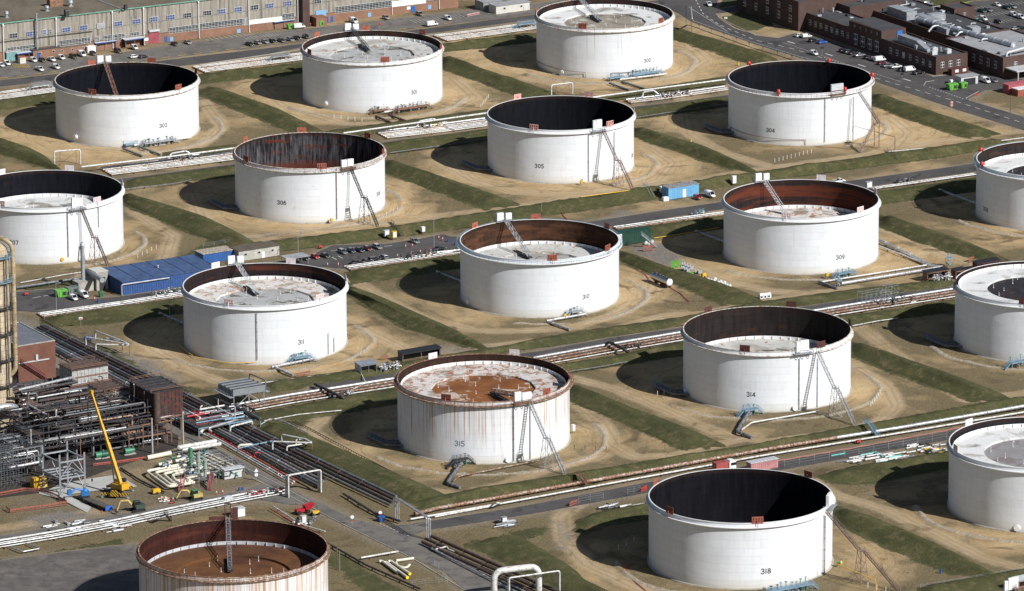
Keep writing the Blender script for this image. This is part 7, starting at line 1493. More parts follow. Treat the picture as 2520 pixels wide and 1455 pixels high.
# ---- pump skid
PS=G(350,1178)
ps=thing('pump_skid','skid of cream pipes, green pumps and red steps beside the road','pump skid',G(450,1185))
def q_(u,v,z=0): return G(462,1213)+AX*u-BX*v+UP*z
for i in range(4):
    mb=MB(); u0=-4+i*1.6; v0=5+i*1.3; v1=23-i*2.6; P=[q_(5,v0,1.2),q_(u0,v0,1.2),q_(u0+1.6,v1,1.2),q_(9,v1+.6,1.2)]; mb.tube(P,.45,10,bend=1.6); obj('pipe',mb,CP,ps)
for i in range(6):
    mb=MB(); P=[q_(13.5+i*1.9,8,1.5),q_(13+i*1.8,31,1.5)]; mb.tube(P,.36,9); flanges(mb,P,.36,4); obj('pipe',mb,CP if i%3 else WP,ps)
for u,v,m in ((11.6,20,GREENP),(11.3,14.4,M('pale_sage_paint',(.26,.34,.29),.5)),(9.8,7,MATS['pale_sage_paint'])):
    mb=MB(); c=q_(u,v); mb.cyl(c,c+UP*4.4,.45,n=12); mb.cyl(c+UP*4.4,c+UP*4.6,.8,n=12); mb.cyl(c+UP*4.6,c+UP*6.8,.62,n=12); mb.cyl(c+UP*6.8,c+UP*7.1,.7,n=12); obj('vertical_pump',mb,m,ps)
for v,r in ((38,.8),(35,.6)): mb=MB(); mb.tube([q_(17,v,1.8),q_(30,v,1.8)],r,10); mb.sphere(q_(17,v,1.8),r,10,6); obj('pipe',mb,WP,ps)
for v in (27,21.5,16,10): mb=MB(); P=[q_(4,v,1.3),q_(14,v,1.6)]; mb.tube(P,.5,10); flanges(mb,P,.5,3); obj('pipe',mb,CP,ps)
rnd=random.Random(12)
for i in range(64):
    u,v=rnd.uniform(3,23),rnd.uniform(5,33); c=q_(u,v,rnd.uniform(.6,2.4)); mb=MB(); d=rnd.choice([AX,BX]); mb.cyl(c-d*.8,c+d*.8,.3,n=8); mb.cyl(c,c+UP*.9,.09,n=6); mb.cyl(c+UP*.85,c+UP*.95,.36,n=10); obj('valve',mb,rnd.choice([BSTEEL,KP,GP,CP,KP,GREENP]),ps)
for v0,v1,u0,u1 in ((4,18,4,12),(8,32,12,24)):
    mb=MB()
    for u in np.linspace(u0,u1,5):
        for v in np.linspace(v0,v1,4): mb.beam(q_(u,v,-.1),q_(u,v,3.0),.12)
    for v in np.linspace(v0,v1,4): mb.beam(q_(u0,v,2.6),q_(u1,v,2.6),.12); mb.beam(q_(u0,v,3.6),q_(u1,v,3.6),.06)
    obj('frame',mb,STEEL,ps)
for px,py in ((444,1212),(515,1206)): mb=MB(); g0=G(px,py); flight(mb,g0-BX*3.5+AX*3+UP*3.4,g0,1.2,.4); obj('steps',mb,M('red_steps',(.30,.07,.08),.6),ps)
mb=MB(); mb.box(q_(19,6.5,3.2),(7,2.6,.3),ARZ); mb.box(q_(19,7,1.5),(6,1.8,3.0),ARZ); obj('control_cabin',mb,LTGREY,ps)
pipe('cream lagged pipe lying behind the crane',[(362,1127,1.0),(420,1115,1.0)],.75,CP,fl=0)
# ---- control manifold above the road bend
mf=unit('blue and cream valve manifold with steps beside the wide rack',(490,1075),22,16,(2.6,),21,46,BSTEEL,5,[CP,WP,SP,BSTEEL,RDP,KP,GP],1); mb=MB(); g=G(466,1055); flight(mb,g+AX*4+UP*4.2-BX*2,g,1.6,.45); obj('steps',mb,M('crimson_steps',(.38,.02,.06),.55),mf)
for pts,r,m,lab_ in (([(520,1062,1.6),(512,1054,3),(575,1036,3),(612,1018,3.0)],.4,SP,'silver pipe arching over the blue manifold'),([(494,1066,1.2),(498,1056,2),(565,1042,2),(568,1046,1)],.5,CP,'cream pipe along the blue manifold'),([(530,982,5),(600,1012,4),(640,1034,3.2)],.55,KP,'thick black pipe sloping down behind the manifold'),([(566,1064,1),(567,1050,3),(620,1037,3),(620,1044,2)],.3,WP,'white pipe bridge on the manifold'),([(640,1046,.6),(665,1030,1.6),(700,1038,1.6),(760,1068,1.6)],.2,SP,'thin grey pipe climbing the bank left of tank 315')): pipe(lab_,pts,r,m,fl=6,bend=1)
# ---- air cooler on legs
ac=thing('air_cooler','grey air cooler with four ribbed bays on legs','air cooler',G(600,985)); g=G(574,963,6.2); AL=(G(653,950,6.2)-g); a=AL.normalized(); b=-BX; L=AL.length; W=10.5; hh=1.8; rz=math.atan2(a.y,a.x)
AC=M('cooler_grey',(.24,.26,.275),.5,.2,.12)
for i in range(4):
    mb=MB(); c=g+a*L/2+b*W*(i+.5)/4; mb.box(c-UP*hh/2,(L,W/4-.3,hh),rz); mb.box(c+UP*.1-b*W/10,(L,.25,.5),rz); mb.box(c+UP*.1+b*W/10,(L,.25,.5),rz); obj('cooler_bay',mb,AC,ac); mb=MB(); mb.box(c+UP*.02,(L*.97,W/6,.1),rz); obj('tube_bank',mb,DSTEEL,ac)
mb=MB(); [mb.cyl(g+a*L*u+b*W*v-UP*2.4,g+a*L*u+b*W*v-UP*hh,2.0,n=16) for u in (.27,.73) for v in (.27,.73)]; obj('fan_ring',mb,LTGREY,ac)
for u in (.03,.5,.97):
    for v in (.03,.97): mb=MB(); q=g+a*L*u+b*W*v; mb.beam(Vector((q.x,q.y,-.2)),q-UP*hh,.3); obj('leg',mb,STEEL,ac)
mb=MB(); mb.beam(Vector((g.x,g.y,.2)),g+a*L*.5-UP*hh,.18); mb.beam(Vector((g+a*L).to_tuple()[:2]+(.2,)),g+a*L*.5-UP*hh,.18); obj('brace',mb,STEEL,ac)
for e in (0,1): mb=MB(); q=g+a*(L+.8 if e else -.8)-UP*2; mb.box(q+b*W/2,(1.4,W+1,.12),rz); rail(mb,dense(q-a*(.6 if not e else -.6),q-a*(.6 if not e else -.6)+b*W,1.5)); obj('walkway',mb,STEEL,ac)
mb=MB(); mb.tube([g+a*L+b*W+UP*.3,g+a*L+b*W+UP*1.5,g+a*(L+.6)+b*1+UP*1.5,g+a*(L+.6)+b*1-UP*2],.2,8,bend=.6); obj('header_pipe',mb,GP,ac)
# ---- orange netting round the dug pit, drain channels, poles
def netting(label,line,h=1.1,m=None,step=4):
    mb=MB(); P=interp([G(*p) for p in line],max(6,int(len(line)*9)))
    for a,b in zip(P,P[1:]): mb.beam(a+UP*(.2+h*.75),b+UP*(.2+h*.75),.05,h*.4); mb.beam(a+UP*.3,b+UP*.3,.05,h*.2)
    for p in P[::2]: mb.beam(p-UP*.1,p+UP*(.3+h),.09)
    one('mesh_barrier',label,'barrier',mb,m or M('orange_netting',(.36,.10,.06),.8,0,.3,1.5,c2=(.22,.09,.07),wear=.5))
netting('orange netting barrier round the dug pit, back side',[(-5,1222),(60,1210),(100,1212),(130,1222),(165,1242)]); netting('orange netting barrier round the dug pit, front side',[(165,1243),(120,1250),(60,1258),(25,1263),(15,1255)]); netting('red netting barrier behind the crane',[(230,1148),(300,1140),(350,1132),(395,1128)],.8,M('red_netting',(.42,.1,.07),.8))
mb=MB(); P=interp([G(*p) for p in ((458,1082),(520,1105),(560,1128),(617,1170))],40)
for a,b in zip(P,P[1:]): mb.beam(a+UP*.75,b+UP*.75,.08,.32)
for p in P[::4]: mb.beam(p-UP*.1,p+UP*.9,.14)
one('crash_barrier','grey steel crash barrier along the road beside the pump skid','crash barrier',mb,M('zinc_barrier',(.20,.22,.25),.5,.2))
pipe('dark pipe on the ground between crane and pump skid',[(297,1152,.5),(345,1182,.5),(405,1212,.5)],.3,KP,fl=5)
for x,y,h,r,lab_,m in ((375,1116,11.5,.35,'thick concrete pole below the dark red furnace',CONC),(451,1103,12,.32,'concrete pole at the road bend',CONC),(200,1185,16,.16,'tall slender rusty pole in the dark pipes',RSTEEL),(139,768,10,.1,'grey lamp pole beside the vans',STEEL),(734,640,9,.1,'grey lamp pole behind the carport',STEEL),(1068,610,10.5,.1,'grey lamp pole in the middle car park',STEEL),(418,795,8,.12,'grey lamp pole left of tank 311',STEEL),(1333,525,5,.08,'thin grey pole on the bank before tank 305',STEEL),(830,1402,7.5,.14,'timber pole right of the rusty tank',TIMB),(836,1404,6,.09,'thin grey pole right of the rusty tank',STEEL),(2487,280,7.5,.16,'timber pole beside the red container',TIMB)):
    g=G(x,y); mb=MB(); mb.cyl(g-UP*.2,g+UP*h,r,r*.7,n=8)
    if 'lamp' in lab_: mb.beam(g+UP*h,g+UP*h+AX*1.2,.12); mb.box(g+UP*h+AX*1.4,(.9,.4,.18),ARZ)
    one('lamp_post' if 'lamp' in lab_ else 'pole',lab_,'lamp post' if 'lamp' in lab_ else 'pole',mb,m)
# ================================================================ yard details
dy=noisy('oil_stained_yard',(.075,.062,.052),(.03,.027,.025),.25); sheet('refinery_yard',[(-120,960),(60,930),(140,905),(330,985),(440,1050),(438,1100),(330,1135),(215,1175),(100,1212),(-120,1240)],.045,dy)
# painted road lines and kerbs
LW=M('road_paint_white',(.55,.55,.53),.8,0,.15,1.5); LY=M('road_paint_yellow',(.6,.38,.05),.8,0,.15,1.5)
def dashes(mb,line,w,on,off,z):
    P=[G(*p) for p in line]; L=sum((b-a).length for a,b in zip(P,P[1:])); n=max(1,int(L/(on+off))); R=interp(P,n*4+1)
    for i in range(n):
        k=i*4; e=k+max(1,round(4*on/(on+off))); a,b=R[k],R[min(e,len(R)-1)]; d=(b-a).normalized(); s=Vector((-d.y,d.x,0))*w/2; mb.add([a-s+UP*z,b-s+UP*z,b+s+UP*z,a+s+UP*z],[(0,1,2,3)])
def seg(mb,a,b,w,z): a=G(*a); b=G(*b); d=(b-a).normalized(); s=Vector((-d.y,d.x,0))*w/2; mb.add([a-s+UP*z,b-s+UP*z,b+s+UP*z,a+s+UP*z],[(0,1,2,3)])
mb=MB()
Q=lambda x,y:(1860+x/3.464,y/3.464)
dashes(mb,[(1712,0),(1730,35),(1770,62),(1860,100),Q(300,415),Q(520,480),Q(760,570),Q(1010,665),Q(1300,750),Q(1700,865),Q(2286,1055)],.35,3,3,.13)
dashes(mb,[Q(580,490),Q(830,580)],.4,.9,.9,.132); dashes(mb,[Q(1010,632),Q(1240,700)],.4,.9,.9,.132); dashes(mb,[Q(1480,745),Q(1780,850)],.4,.9,.9,.132)
dashes(mb,[(1695,18),(1700,35),(1730,52),(1790,78)],.2,30,.1,.131)
for (x,y) in ((302,366),(625,470),(905,563),(1290,685)): seg(mb,Q(x-32,y-10),Q(x+30,y+9),.7,.134)
for i in range(14): x=1010+i*9.0; y=51-i*1.15; seg(mb,(x,y),(x+16,y+7),.18,.14)
for i in range(9): x=500+i*12; y=95-i*1.4; seg(mb,(x,y),(x+13,y+5.5),.18,.141)
for i in range(11): x=600+i*7.6; y=93-i*1; seg(mb,(x,y),(x+10,y+5),.18,.139)
for i in range(10): x=815+i*6; y=609-i*.8; seg(mb,(x,y+8),(x+13,y+14),.18,.15)
for i in range(20): a=Q(1930+i*14,60+i*1); 
for r in range(3):
    for i in range(16): x=2385+i*9-r*18; y=20+r*22-i*1.1; seg(mb,(x,y),(x+14,y+6),.15,.15)
dashes(mb,[(935,1290),(1010,1322)],.3,.8,.8,.14); dashes(mb,[(1020,1293),(1160,1265)],.15,6,4,.14)
for l in ([(80,735),(100,731)],[(107,730),(127,726)],[(945,608),(965,605)],[(1020,590),(1035,587)],[(817,634),(828,640)],[(832,631),(843,637)]): dashes(mb,l,.35,30,.1,.15)
o=struct('road_marking',mb,LW)
mb=MB(); dashes(mb,[(0,194),(121,179),(499,131),(571,122),(640,113),(750,100),(1047,66),(1130,54)],.5,3.5,3.5,.16); dashes(mb,[(1215,36),(1330,22)],.5,2.5,2.5,.16)
for i in range(9): x=30+i*4.6; seg(mb,(x,160-i*.2),(x+8,168),.2,.17)
struct('road_marking',mb,LY)
mb=MB()
for l in ([(1100,82),(750,121),(490,160)],[Q(2286,1000),Q(1800,853),Q(1790,840),Q(1900,780)],[Q(1640,640),Q(1500,655)],[Q(230,365),Q(590,488),Q(1000,628),Q(1240,702)],[Q(1430,735),Q(1450,700),Q(1520,690)],[(1762,35),(1770,45),(1800,60),(1860,88)],[(620,1178),(700,1215),(850,1294),(1010,1372),(1150,1457)],[(600,1150),(690,1195),(760,1235)]):
    P=interp([G(*p) for p in l],24)
    for a,b in zip(P,P[1:]): mb.beam(a+UP*.07,b+UP*.07,.28,.2)
struct('kerb',mb,CONC)
# ---- repeated small things
def many(name,cat,group,spots,build,labels,rz=0):
    "one of a kind with its parts, then copies"
    first=None
    for i,(x,y) in enumerate(spots):
        l=labels(i) if callable(labels) else labels
        if first is None:
            first=thing(name,l,cat,(0,0,0),0,group); build(first); first.location=G(x,y,.06); o=first
        else: o=dup(first,G(x,y,.06),random.uniform(-.2,.2) if rz is None else rz,l,group)
S6=lambda L:[(600+x/3.464,380+y/3.464) for x,y in L]
def bollard(t):
    mb=MB(); mb.cyl((0,0,0),(0,0,.7),.14,n=10); obj('red_band',mb,REDP,t,local=True); mb=MB(); mb.cyl((0,0,.7),(0,0,1.25),.145,n=10); obj('white_band',mb,WPAINT,t,local=True); mb=MB(); mb.cyl((0,0,1.25),(0,0,1.6),.14,n=10); mb.sphere((0,0,1.6),.14,8,5); obj('cap',mb,REDP,t,local=True)
bs_=S6([(713,955),(805,955),(1310,880),(1430,858),(1505,845),(1590,835),(1380,800),(1437,793),(1662,725),(1695,738)])
many('bollard','bollard','red and white bollards of the middle car park',bs_,bollard,lambda i:'red and white striped bollard around the middle car park')
many('bollard','bollard','red and white bollards by the blue shed',[(192,717),(215,727),(233,740)],bollard,lambda i:'red and white striped bollard by the blue shed')
many('bollard','bollard','red and white bollards at the refinery road',[(685,1173),(693,1178),(723,1192),(533,1218),(548,1216)],bollard,lambda i:'red and white striped bollard at the refinery side road')
def drum(m):
    def f(t):
        mb=MB(); mb.cyl((0,0,0),(0,0,.95),.33,n=14); [mb.cyl((0,0,z),(0,0,z+.05),.36,n=14) for z in (.3,.62)]; obj('barrel',mb,m,t,local=True); mb=MB(); mb.cyl((0,0,.95),(0,0,1.0),.35,n=14); mb.cyl((.18,0,1.0),(.18,0,1.05),.06,n=8); obj('lid',mb,m,t,local=True)
    return f
DB=M('drum_blue',(.025,.09,.30),.5)
for nm,sp in (('behind the pipe rack left of the leftmost bund',[(209,835),(218,834),(224,838),(228,833)]),('in the middle car park',[(1102,596),(1120,604)]),('near the vans by the blue shed',[(242,744),(258,750)]),('at the road bend by the pump skid',[(589,1208),(597,1207)])): many('oil_drum','drum','blue drums '+nm,sp,drum(DB),'blue oil drum '+nm)
many('oil_drum','drum','lone blue drum',[(2315,1410)],drum(DB),'lone blue drum on the bank right of the nearest tank'); many('yellow_drum','drum','yellow drums on the sand',[(1817,160),(1700,349)],drum(YEL),lambda i:('yellow drum on sand right of tank 300','yellow drum on sand left of tank 304')[i])
def peg(t):
    mb=MB(); mb.beam((0,0,-.1),(0,0,1.3),.14); obj('stake',mb,WPAINT,t,local=True); mb=MB(); mb.box((0,0,1.33),(.2,.2,.08)); obj('cap',mb,WPAINT,t,local=True)
def row(a,b,n): return [lerp2(a,b,i/(n-1)) for i in range(n)]
for nm,sp in (('right of tank 301',row((1183,264),(1202,241),6)),('before tank 301',row((822,290),(891,300),5)),('before tank 304',row((1907,399),(1997,376),10)),('right of tank 307',row((339,634),(385,612),5)),('right of tank 306',row((933,539),(978,518),6)),('right of tank 314',row((2143,1000),(2166,970),6)),('in the shadow left of tank 314',row((1618,973),(1666,965),4)),('in the shadow left of tank 318',row((1522,1352),(1560,1333),3)),('before tank 318',row((2136,1445),(2180,1456),3))): many('marker_post','marker post','white marker posts '+nm,sp,peg,'short white marker post '+nm)
def rpeg(t): mb=MB(); mb.beam((0,0,-.1),(0,0,1.2),.16); obj('stake',mb,BP,t,local=True); mb=MB(); mb.box((0,0,1.22),(.22,.22,.06)); obj('cap',mb,BP,t,local=True)
many('marker_post','marker post','brown posts right of tank 315',row((1413,1104),(1492,1108),4),rpeg,'brown marker post right of tank 315')
def cone(t): mb=MB(); mb.cyl((0,0,0),(0,0,.06),.3,n=4); obj('base',mb,BLACK,t,local=True); mb=MB(); mb.cyl((0,0,.06),(0,0,.8),.2,.04,n=10); obj('body',mb,M('cone_orange',(.6,.12,.03),.6),t,local=True)
many('traffic_cone','cone','traffic cones at the side road',[(612,1222),(251,1262),(594,1213)],cone,'orange traffic cone near the side road')
# skips and bins
def skip(name,label,px,py,L,W,H,m,lid=None):
    c=G(px,py); t=thing(name,label,'skip',c,group=None); a=AX; b=-BX
    B=[c+a*u*L*.38+b*v*W*.45+UP*.15 for u,v in ((-1,-1),(1,-1),(1,1),(-1,1))]; T=[c+a*u*L/2+b*v*W/2+UP*H for u,v in ((-1,-1),(1,-1),(1,1),(-1,1))]
    mb=MB(); mb.hexa(B,T)
    for u in (-.3,0,.3): mb.beam(c+a*L*u-b*W*.5+UP*.3,c+a*L*u-b*W*.52+UP*H,.14)
    obj('body',mb,m,t); mb=MB(); mb.box(c+UP*(H+.05),(L*.96,W*.96,.1),ARZ); mb.box(c+a*L*.25+UP*(H+.15),(L*.35,W*.8,.12),ARZ); obj('lid',mb,lid or m,t); mb=MB(); mb.box(c+a*L*.2-b*W*.49+UP*H*.55,(L*.35,.15,H*.5),ARZ); obj('hatch',mb,BLACK,t)
SG=M('skip_green',(.13,.40,.06),.5,0,.12)
skip('skip','larger green skip near the grey shelter at top right',2343,221,4.4,2.6,2.4,SG); skip('skip','smaller green skip near the grey shelter at top right',2370,217,3.0,2.2,2.2,SG); skip('skip','bright green skip in the car park left of the vans',150,730,4.2,2.8,2.4,SG); skip('skip','grey green skip behind the two white vans',178,722,4.4,2.8,2.2,M('skip_grey',(.15,.18,.16),.6)); skip('bin','first green bin by the dark shelter at the warehouse',713,72,2.2,1.6,2.0,SG); skip('bin','second green bin by the dark shelter at the warehouse',729,70,2.2,1.6,1.8,GREENP); skip('bin','lime green bin beside the brick porch of the warehouse',789,64,2.0,1.6,2.0,SG); skip('bin','small dark green bin beside the blue shed',248,731,1.3,1.2,1.8,GREENP)
# tanker trailer
c=G(1628,702); d=BX; rz=math.atan2(d.y,d.x); t=thing('tanker_trailer','polished steel tanker trailer with white round end, by the bank','tanker trailer',c); CH_=M('polished_steel',(.62,.60,.56),.16,.95,.05); p=c-d*5.2+UP*2.2; q=c+d*5.2+UP*2.2; mb=MB(); mb.cyl(p,q,1.25,n=24); [mb.cyl(p.lerp(q,f)-d*.06,p.lerp(q,f)+d*.06,1.29,n=24) for f in (.02,.25,.5,.75,.98)]; obj('barrel',mb,CH_,t); mb=MB(); mb.cyl(q,q+d*.25,1.24,.9,n=24); mb.cyl(q+d*.25,q+d*.3,.3,n=10); obj('end_cap',mb,WPAINT,t); mb=MB(); s=Vector((d.y,-d.x,0)); mb.box((p+q)/2+UP*1.3,(9.5,.7,.1),rz); rail(mb,dense(p+s*.4+UP*1.3,q+s*.4+UP*1.3,1.5),.5,.03); obj('catwalk',mb,DSTEEL,t); mb=MB(); mb.box(c+UP*.85,(9.5,1.1,.3),rz); mb.box(c-d*3.2+UP*.45,(.3,1.6,.9),rz); obj('chassis',mb,MAROON,t); mb=MB(); [mb.cyl((p+q)/2+d*u+UP*1.2,(p+q)/2+d*u+UP*1.5,.35,n=12) for u in (-3,-1,1,3)]; obj('hatch',mb,STEEL,t)
for u in (1.2,2.5,3.8):
    for v in (-1,1): mb=MB(); o=c+d*u+s*v*.95+UP*.52; mb.cyl(o-s*.18,o+s*.18,.52,n=14); obj('wheel',mb,TYRE,t)
# red trailer lorry behind tank 318
LR=M('lorry_red',(.32,.07,.06),.5,0,.1); c=G(1790,1160); t=thing('lorry','white cab lorry with red body behind the nearest tank','lorry',c); mb=MB(); mb.box(c-AX*2.6+UP*2.2,(4.4,2.6,2.6),ARZ); obj('body',mb,LR,t); mb=MB(); mb.box(c+AX*1.2+UP*1.9,(2.4,2.5,2.6),ARZ); mb.box(c+AX*1.2+UP*3.4,(1.6,2.2,.5),ARZ); k=obj('cab',mb,WPAINT,t); mb=MB(); mb.box(c+AX*1.5+UP*2.5,(2.0,2.56,.9),ARZ); obj('cab_window',mb,GLASS,k)
for u in (-3.8,-1.6,1.4):
    for v in (-1,1): mb=MB(); o=c+AX*u+BX*v*1.1+UP*.5; mb.cyl(o-BX*.2,o+BX*.2,.5,n=12); obj('wheel',mb,TYRE,t)
hut('container','pale red box container with grey lid behind the nearest tank','container',1848,1163,10,2.6,2.8,M('pale_red_container',(.42,.19,.19),.6),LTGREY,ribs=True)
# totes, bags and stores by tank 310
def tote(t): mb=MB(); mb.box((0,0,.75),(1.1,1.0,1.0)); obj('bottle',mb,M('tote_white',(.6,.62,.62),.5),t,local=True); mb=MB(); [mb.beam((x,y,.1),(x,y,1.3),.06) for x in (-.58,0,.58) for y in (-.52,.52)]; [mb.beam((-.58,y,z),(.58,y,z),.05) for y in (-.52,.52) for z in (.3,.7,1.1)]; mb.box((0,0,.12),(1.2,1.05,.2)); obj('cage',mb,STEEL,t,local=True); mb=MB(); mb.cyl((0,0,1.25),(0,0,1.36),.2,n=10); obj('cap',mb,BLACK,t,local=True)
many('liquid_tote','tote','liquid totes by the green stand',[(1682,655),(1689,658),(1696,661),(1703,664),(1680,664),(1687,667),(1694,670),(1715,672),(1723,674)],tote,'white caged liquid tote on the sand right of tank 310')
def bag(t): mb=MB(); mb.sphere((0,0,.5),.62,10,6,(1,.9,.85)); mb.box((0,0,.35),(1.0,.95,.7)); obj('sack',mb,M('bag_white',(.66,.66,.64),.8),t,local=True); mb=MB(); mb.tube([(-.3,0,.9),(-.15,0,1.15),(.15,0,1.15),(.3,0,.9)],.05,5); obj('strap',mb,WPAINT,t,local=True)
many('bulk_bag','bulk bag','white bulk bags right of the tanker',[(1743,692),(1750,694),(1757,695),(1760,690),(1768,699),(1774,697),(1777,702),(1784,704),(1790,706),(1783,699),(1796,707)],bag,'white bulk bag in the pile right of the tanker',None); many('bulk_bag','bulk bag','white sacks by the green tank',[(1590,601),(1605,598),(1596,605)],bag,'white sack beside the dark green tank',None)
def gstand(t): mb=MB(); mb.box((0,0,1.2),(1.4,.2,2.4)); obj('board',mb,SG,t,local=True); mb=MB(); [mb.beam((x,0,0),(x,.6,1.6),.1) for x in (-.6,.6)]; obj('leg',mb,STEEL,t,local=True)
many('green_rack','rack','green racks right of tank 310',[(1656,659),(1669,657)],gstand,'upright lime green rack near the liquid totes'); cartlike('tray_stand','lime green drip tray under the liquid totes','tray',1692,676,(4,2,.5),SG,AX,False); cartlike('generator','small yellow generator behind the white bulk bags','generator',1732,684,(1.6,1.1,1.2),YEL); cartlike('block','large white wrapped block beside the pale blue cabin','block',1637,494,(2.2,1.6,1.4),WPAINT,AX,False)
def whitebox(t): mb=MB(); mb.box((0,0,.7),(1.5,1.3,1.3),ARZ); mb.cyl((-.6,-.4,1.35),(.6,.3,1.35),.5,n=12); obj('case',mb,WPAINT,t,local=True); mb=MB(); mb.box((.2,-.72,.7),(.7,.06,.7),ARZ); obj('panel',mb,DSTEEL,t,local=True)
many('equipment_box','equipment box','white equipment boxes on the track',[(1873,735),(1882,734),(1891,733)],whitebox,'white rounded equipment box on the track below tank 309')
def kiosk(label,px,py,w,h,m=LTGREY,legs=True,d=1.0):
    c=G(px,py); t=thing('control_cabinet',label,'cabinet',c); mb=MB(); z=.8 if legs else 0; mb.box(c+UP*(z+h/2),(w,d,h),ARZ); mb.box(c+UP*(z+h+.05),(w+.2,d+.2,.1),ARZ); obj('case',mb,m,t); mb=MB(); mb.box(c+BX*(d/2+.02)+UP*(z+h/2),(w*.8,.06,h*.8),ARZ); obj('door',mb,WPAINT,t)
    if legs: mb=MB(); [mb.beam(c+AX*u*w*.4-UP*.1,c+AX*u*w*.4+UP*z,.12) for u in (-1,1)]; obj('leg',mb,DSTEEL,t)
kiosk('grey cabinet on the verge above the middle car park',951,586,1.8,2.0); kiosk('yellow cabinet on the verge above the middle car park',970,590,1.6,2.2,YEL); kiosk('white topped pillar cabinet on the gravel above the car park',1041,575,1.2,1.6,WPAINT); kiosk('white cabinet left of the pale blue cabin',1629,480,1.5,2.4,WPAINT); kiosk('white cabinet at the foot of the bank behind tank 309',1806,456,1.5,2.6,WPAINT); kiosk('grey box on the bank right of tank 309',2138,467,2.4,2.2,STEEL); kiosk('white instrument post right of tank 315',1411,1066,.8,1.8,WPAINT); kiosk('grey pole cabinet by the pipes behind the rusty tank',747,1293,1.4,2.2,LTGREY); kiosk('pale hut behind the rusty tank beside the pipes',586,1270,3.6,2.6,LTGREY,False,2.4); kiosk('small tan cabinet on the grass left of tank 318',1240,1290,1.6,1.4,STEEL)
# meter sheds and open racks
shelter(888,927,6,4,3.6,'grey open meter shed beside the road left of tank 315',M('slate_roof',(.2,.22,.25),.7),STEEL,STEEL); shelter(990,892,14.5,3,2.8,'long dark flat roofed rack behind tank 315',BLACK,DSTEEL,DSTEEL); shelter(2282,695,9,3,3.2,'dark roofed meter rack at the road right of tank 309',BLACK,RSTEEL,RSTEEL); shelter(2352,688,4.5,3,2.8,'small dark roofed meter rack right of tank 309',BLACK,RSTEEL,RSTEEL); shelter(2405,668,9.5,3,2.6,'black roofed rack with dull red end right of tank 309',BLACK,MAROON,MAROON)
for p,q,lb_ in (((930,921),(985,907),'grey valves on the open meter rack left of tank 315'),((2287,700),(2345,688),'grey valves under the dark meter rack right of tank 309')): valves(lb_,(p[0]+q[0])/2,(p[1]+q[1])/2,7,30,2,31,[SP,WP,GP,LTGREY],h=2.4)
# stores on the ground
def stack(label,spots,mats,seed,cat='pipe stack',L=(3,7)):
    rnd=random.Random(seed); c=G(*spots[0]); t=thing('pipe_stack',label,cat,c)
    for i,(x,y) in enumerate(spots):
        g=G(x,y); d=AX if rnd.random()<.8 else BX; l=rnd.uniform(*L); r=rnd.choice((.18,.25,.35)); m=mats[i%len(mats)]; mb=MB(); mb.cyl(g-d*l/2+UP*(r+.1),g+d*l/2+UP*(r+.1),r,n=10); mb.cyl(g+d*(l/2-.1)+UP*(r+.1),g+d*l/2+UP*(r+.1),r*1.5,n=10); obj('pipe',mb,m,t)
TL=M('teal_pipe',(.12,.45,.38),.5)
rr=random.Random(3)
stack('white and teal pipe stock laid out by the lower road',[(2060+rr.uniform(0,170),1140-rr.uniform(0,22)) for _ in range(34)],[WP,WP,SP,TL,WP,GP,WP],4); stack('white and black pipe fittings left of tank 317',[(2240+rr.uniform(0,92),1116-rr.uniform(0,20)) for _ in range(34)],[WP,KP,WP,YEL,GP,WP],5,L=(1,4))
stack('grey pipe and plank stock on the grass edge left of tank 318',[(1470+rr.uniform(0,120),1262-rr.uniform(0,14)-.12*rr.uniform(0,90)) for _ in range(14)],[GP,KP,WP,SP],6,L=(2,6)); stack('grey scaffold stock piled beside the junction road',[(1222+rr.uniform(0,38),1298-rr.uniform(0,14)) for _ in range(16)],[GP,SP,STEEL],7,L=(2,5)); stack('rubble and pipe offcuts beside the pump skid',[(392+rr.uniform(0,36),1240-rr.uniform(0,14)) for _ in range(16)],[CP,WP,RDP],8,L=(.5,1.2))
stack('grey and pale skid plates along the side road pipes',[(115+rr.uniform(0,200),1312-rr.uniform(0,16)-.15*rr.uniform(0,100)) for _ in range(34)],[SP,GP,LTGREY,STEEL],9,L=(1.5,4))
for (x0,y0,x1,y1,cap,lb_) in ((940,1381,978,1409,0,'cream pipe with bent end, left of the laid out three'),(951,1384,1002,1421,1,'cream pipe with yellow cap, nearest of the laid out three'),(962,1381,1008,1412,1,'cream pipe with yellow cap, middle of the laid out three')):
    a=G(x0,y0,.5); b=G(x1,y1,.5); t=thing('spool_pipe',lb_,'pipe',(a+b)/2-UP*.5); mb=MB(); mb.tube([a-AX*1+UP*.1,a,b],.42,10,bend=.8); obj('tube',mb,CP,t); mb=MB(); dd=(b-a).normalized(); mb.cyl(b,b+dd*.25,.48,n=12); obj('cap',mb,M('cap_yellow',(.75,.6,.02),.5) if cap else KP,t)
pipe('cream hooked pipe with yellow end beside the road fence',[(975,1384,.6),(977,1393,.6),(1000,1398,.6),(1008,1390,.6)],.36,CP,bend=1.2,fl=0); pipe('straight cream pipe lying by the road fence',[(975,1380,.5),(1018,1374,.5)],.42,CP,fl=0)
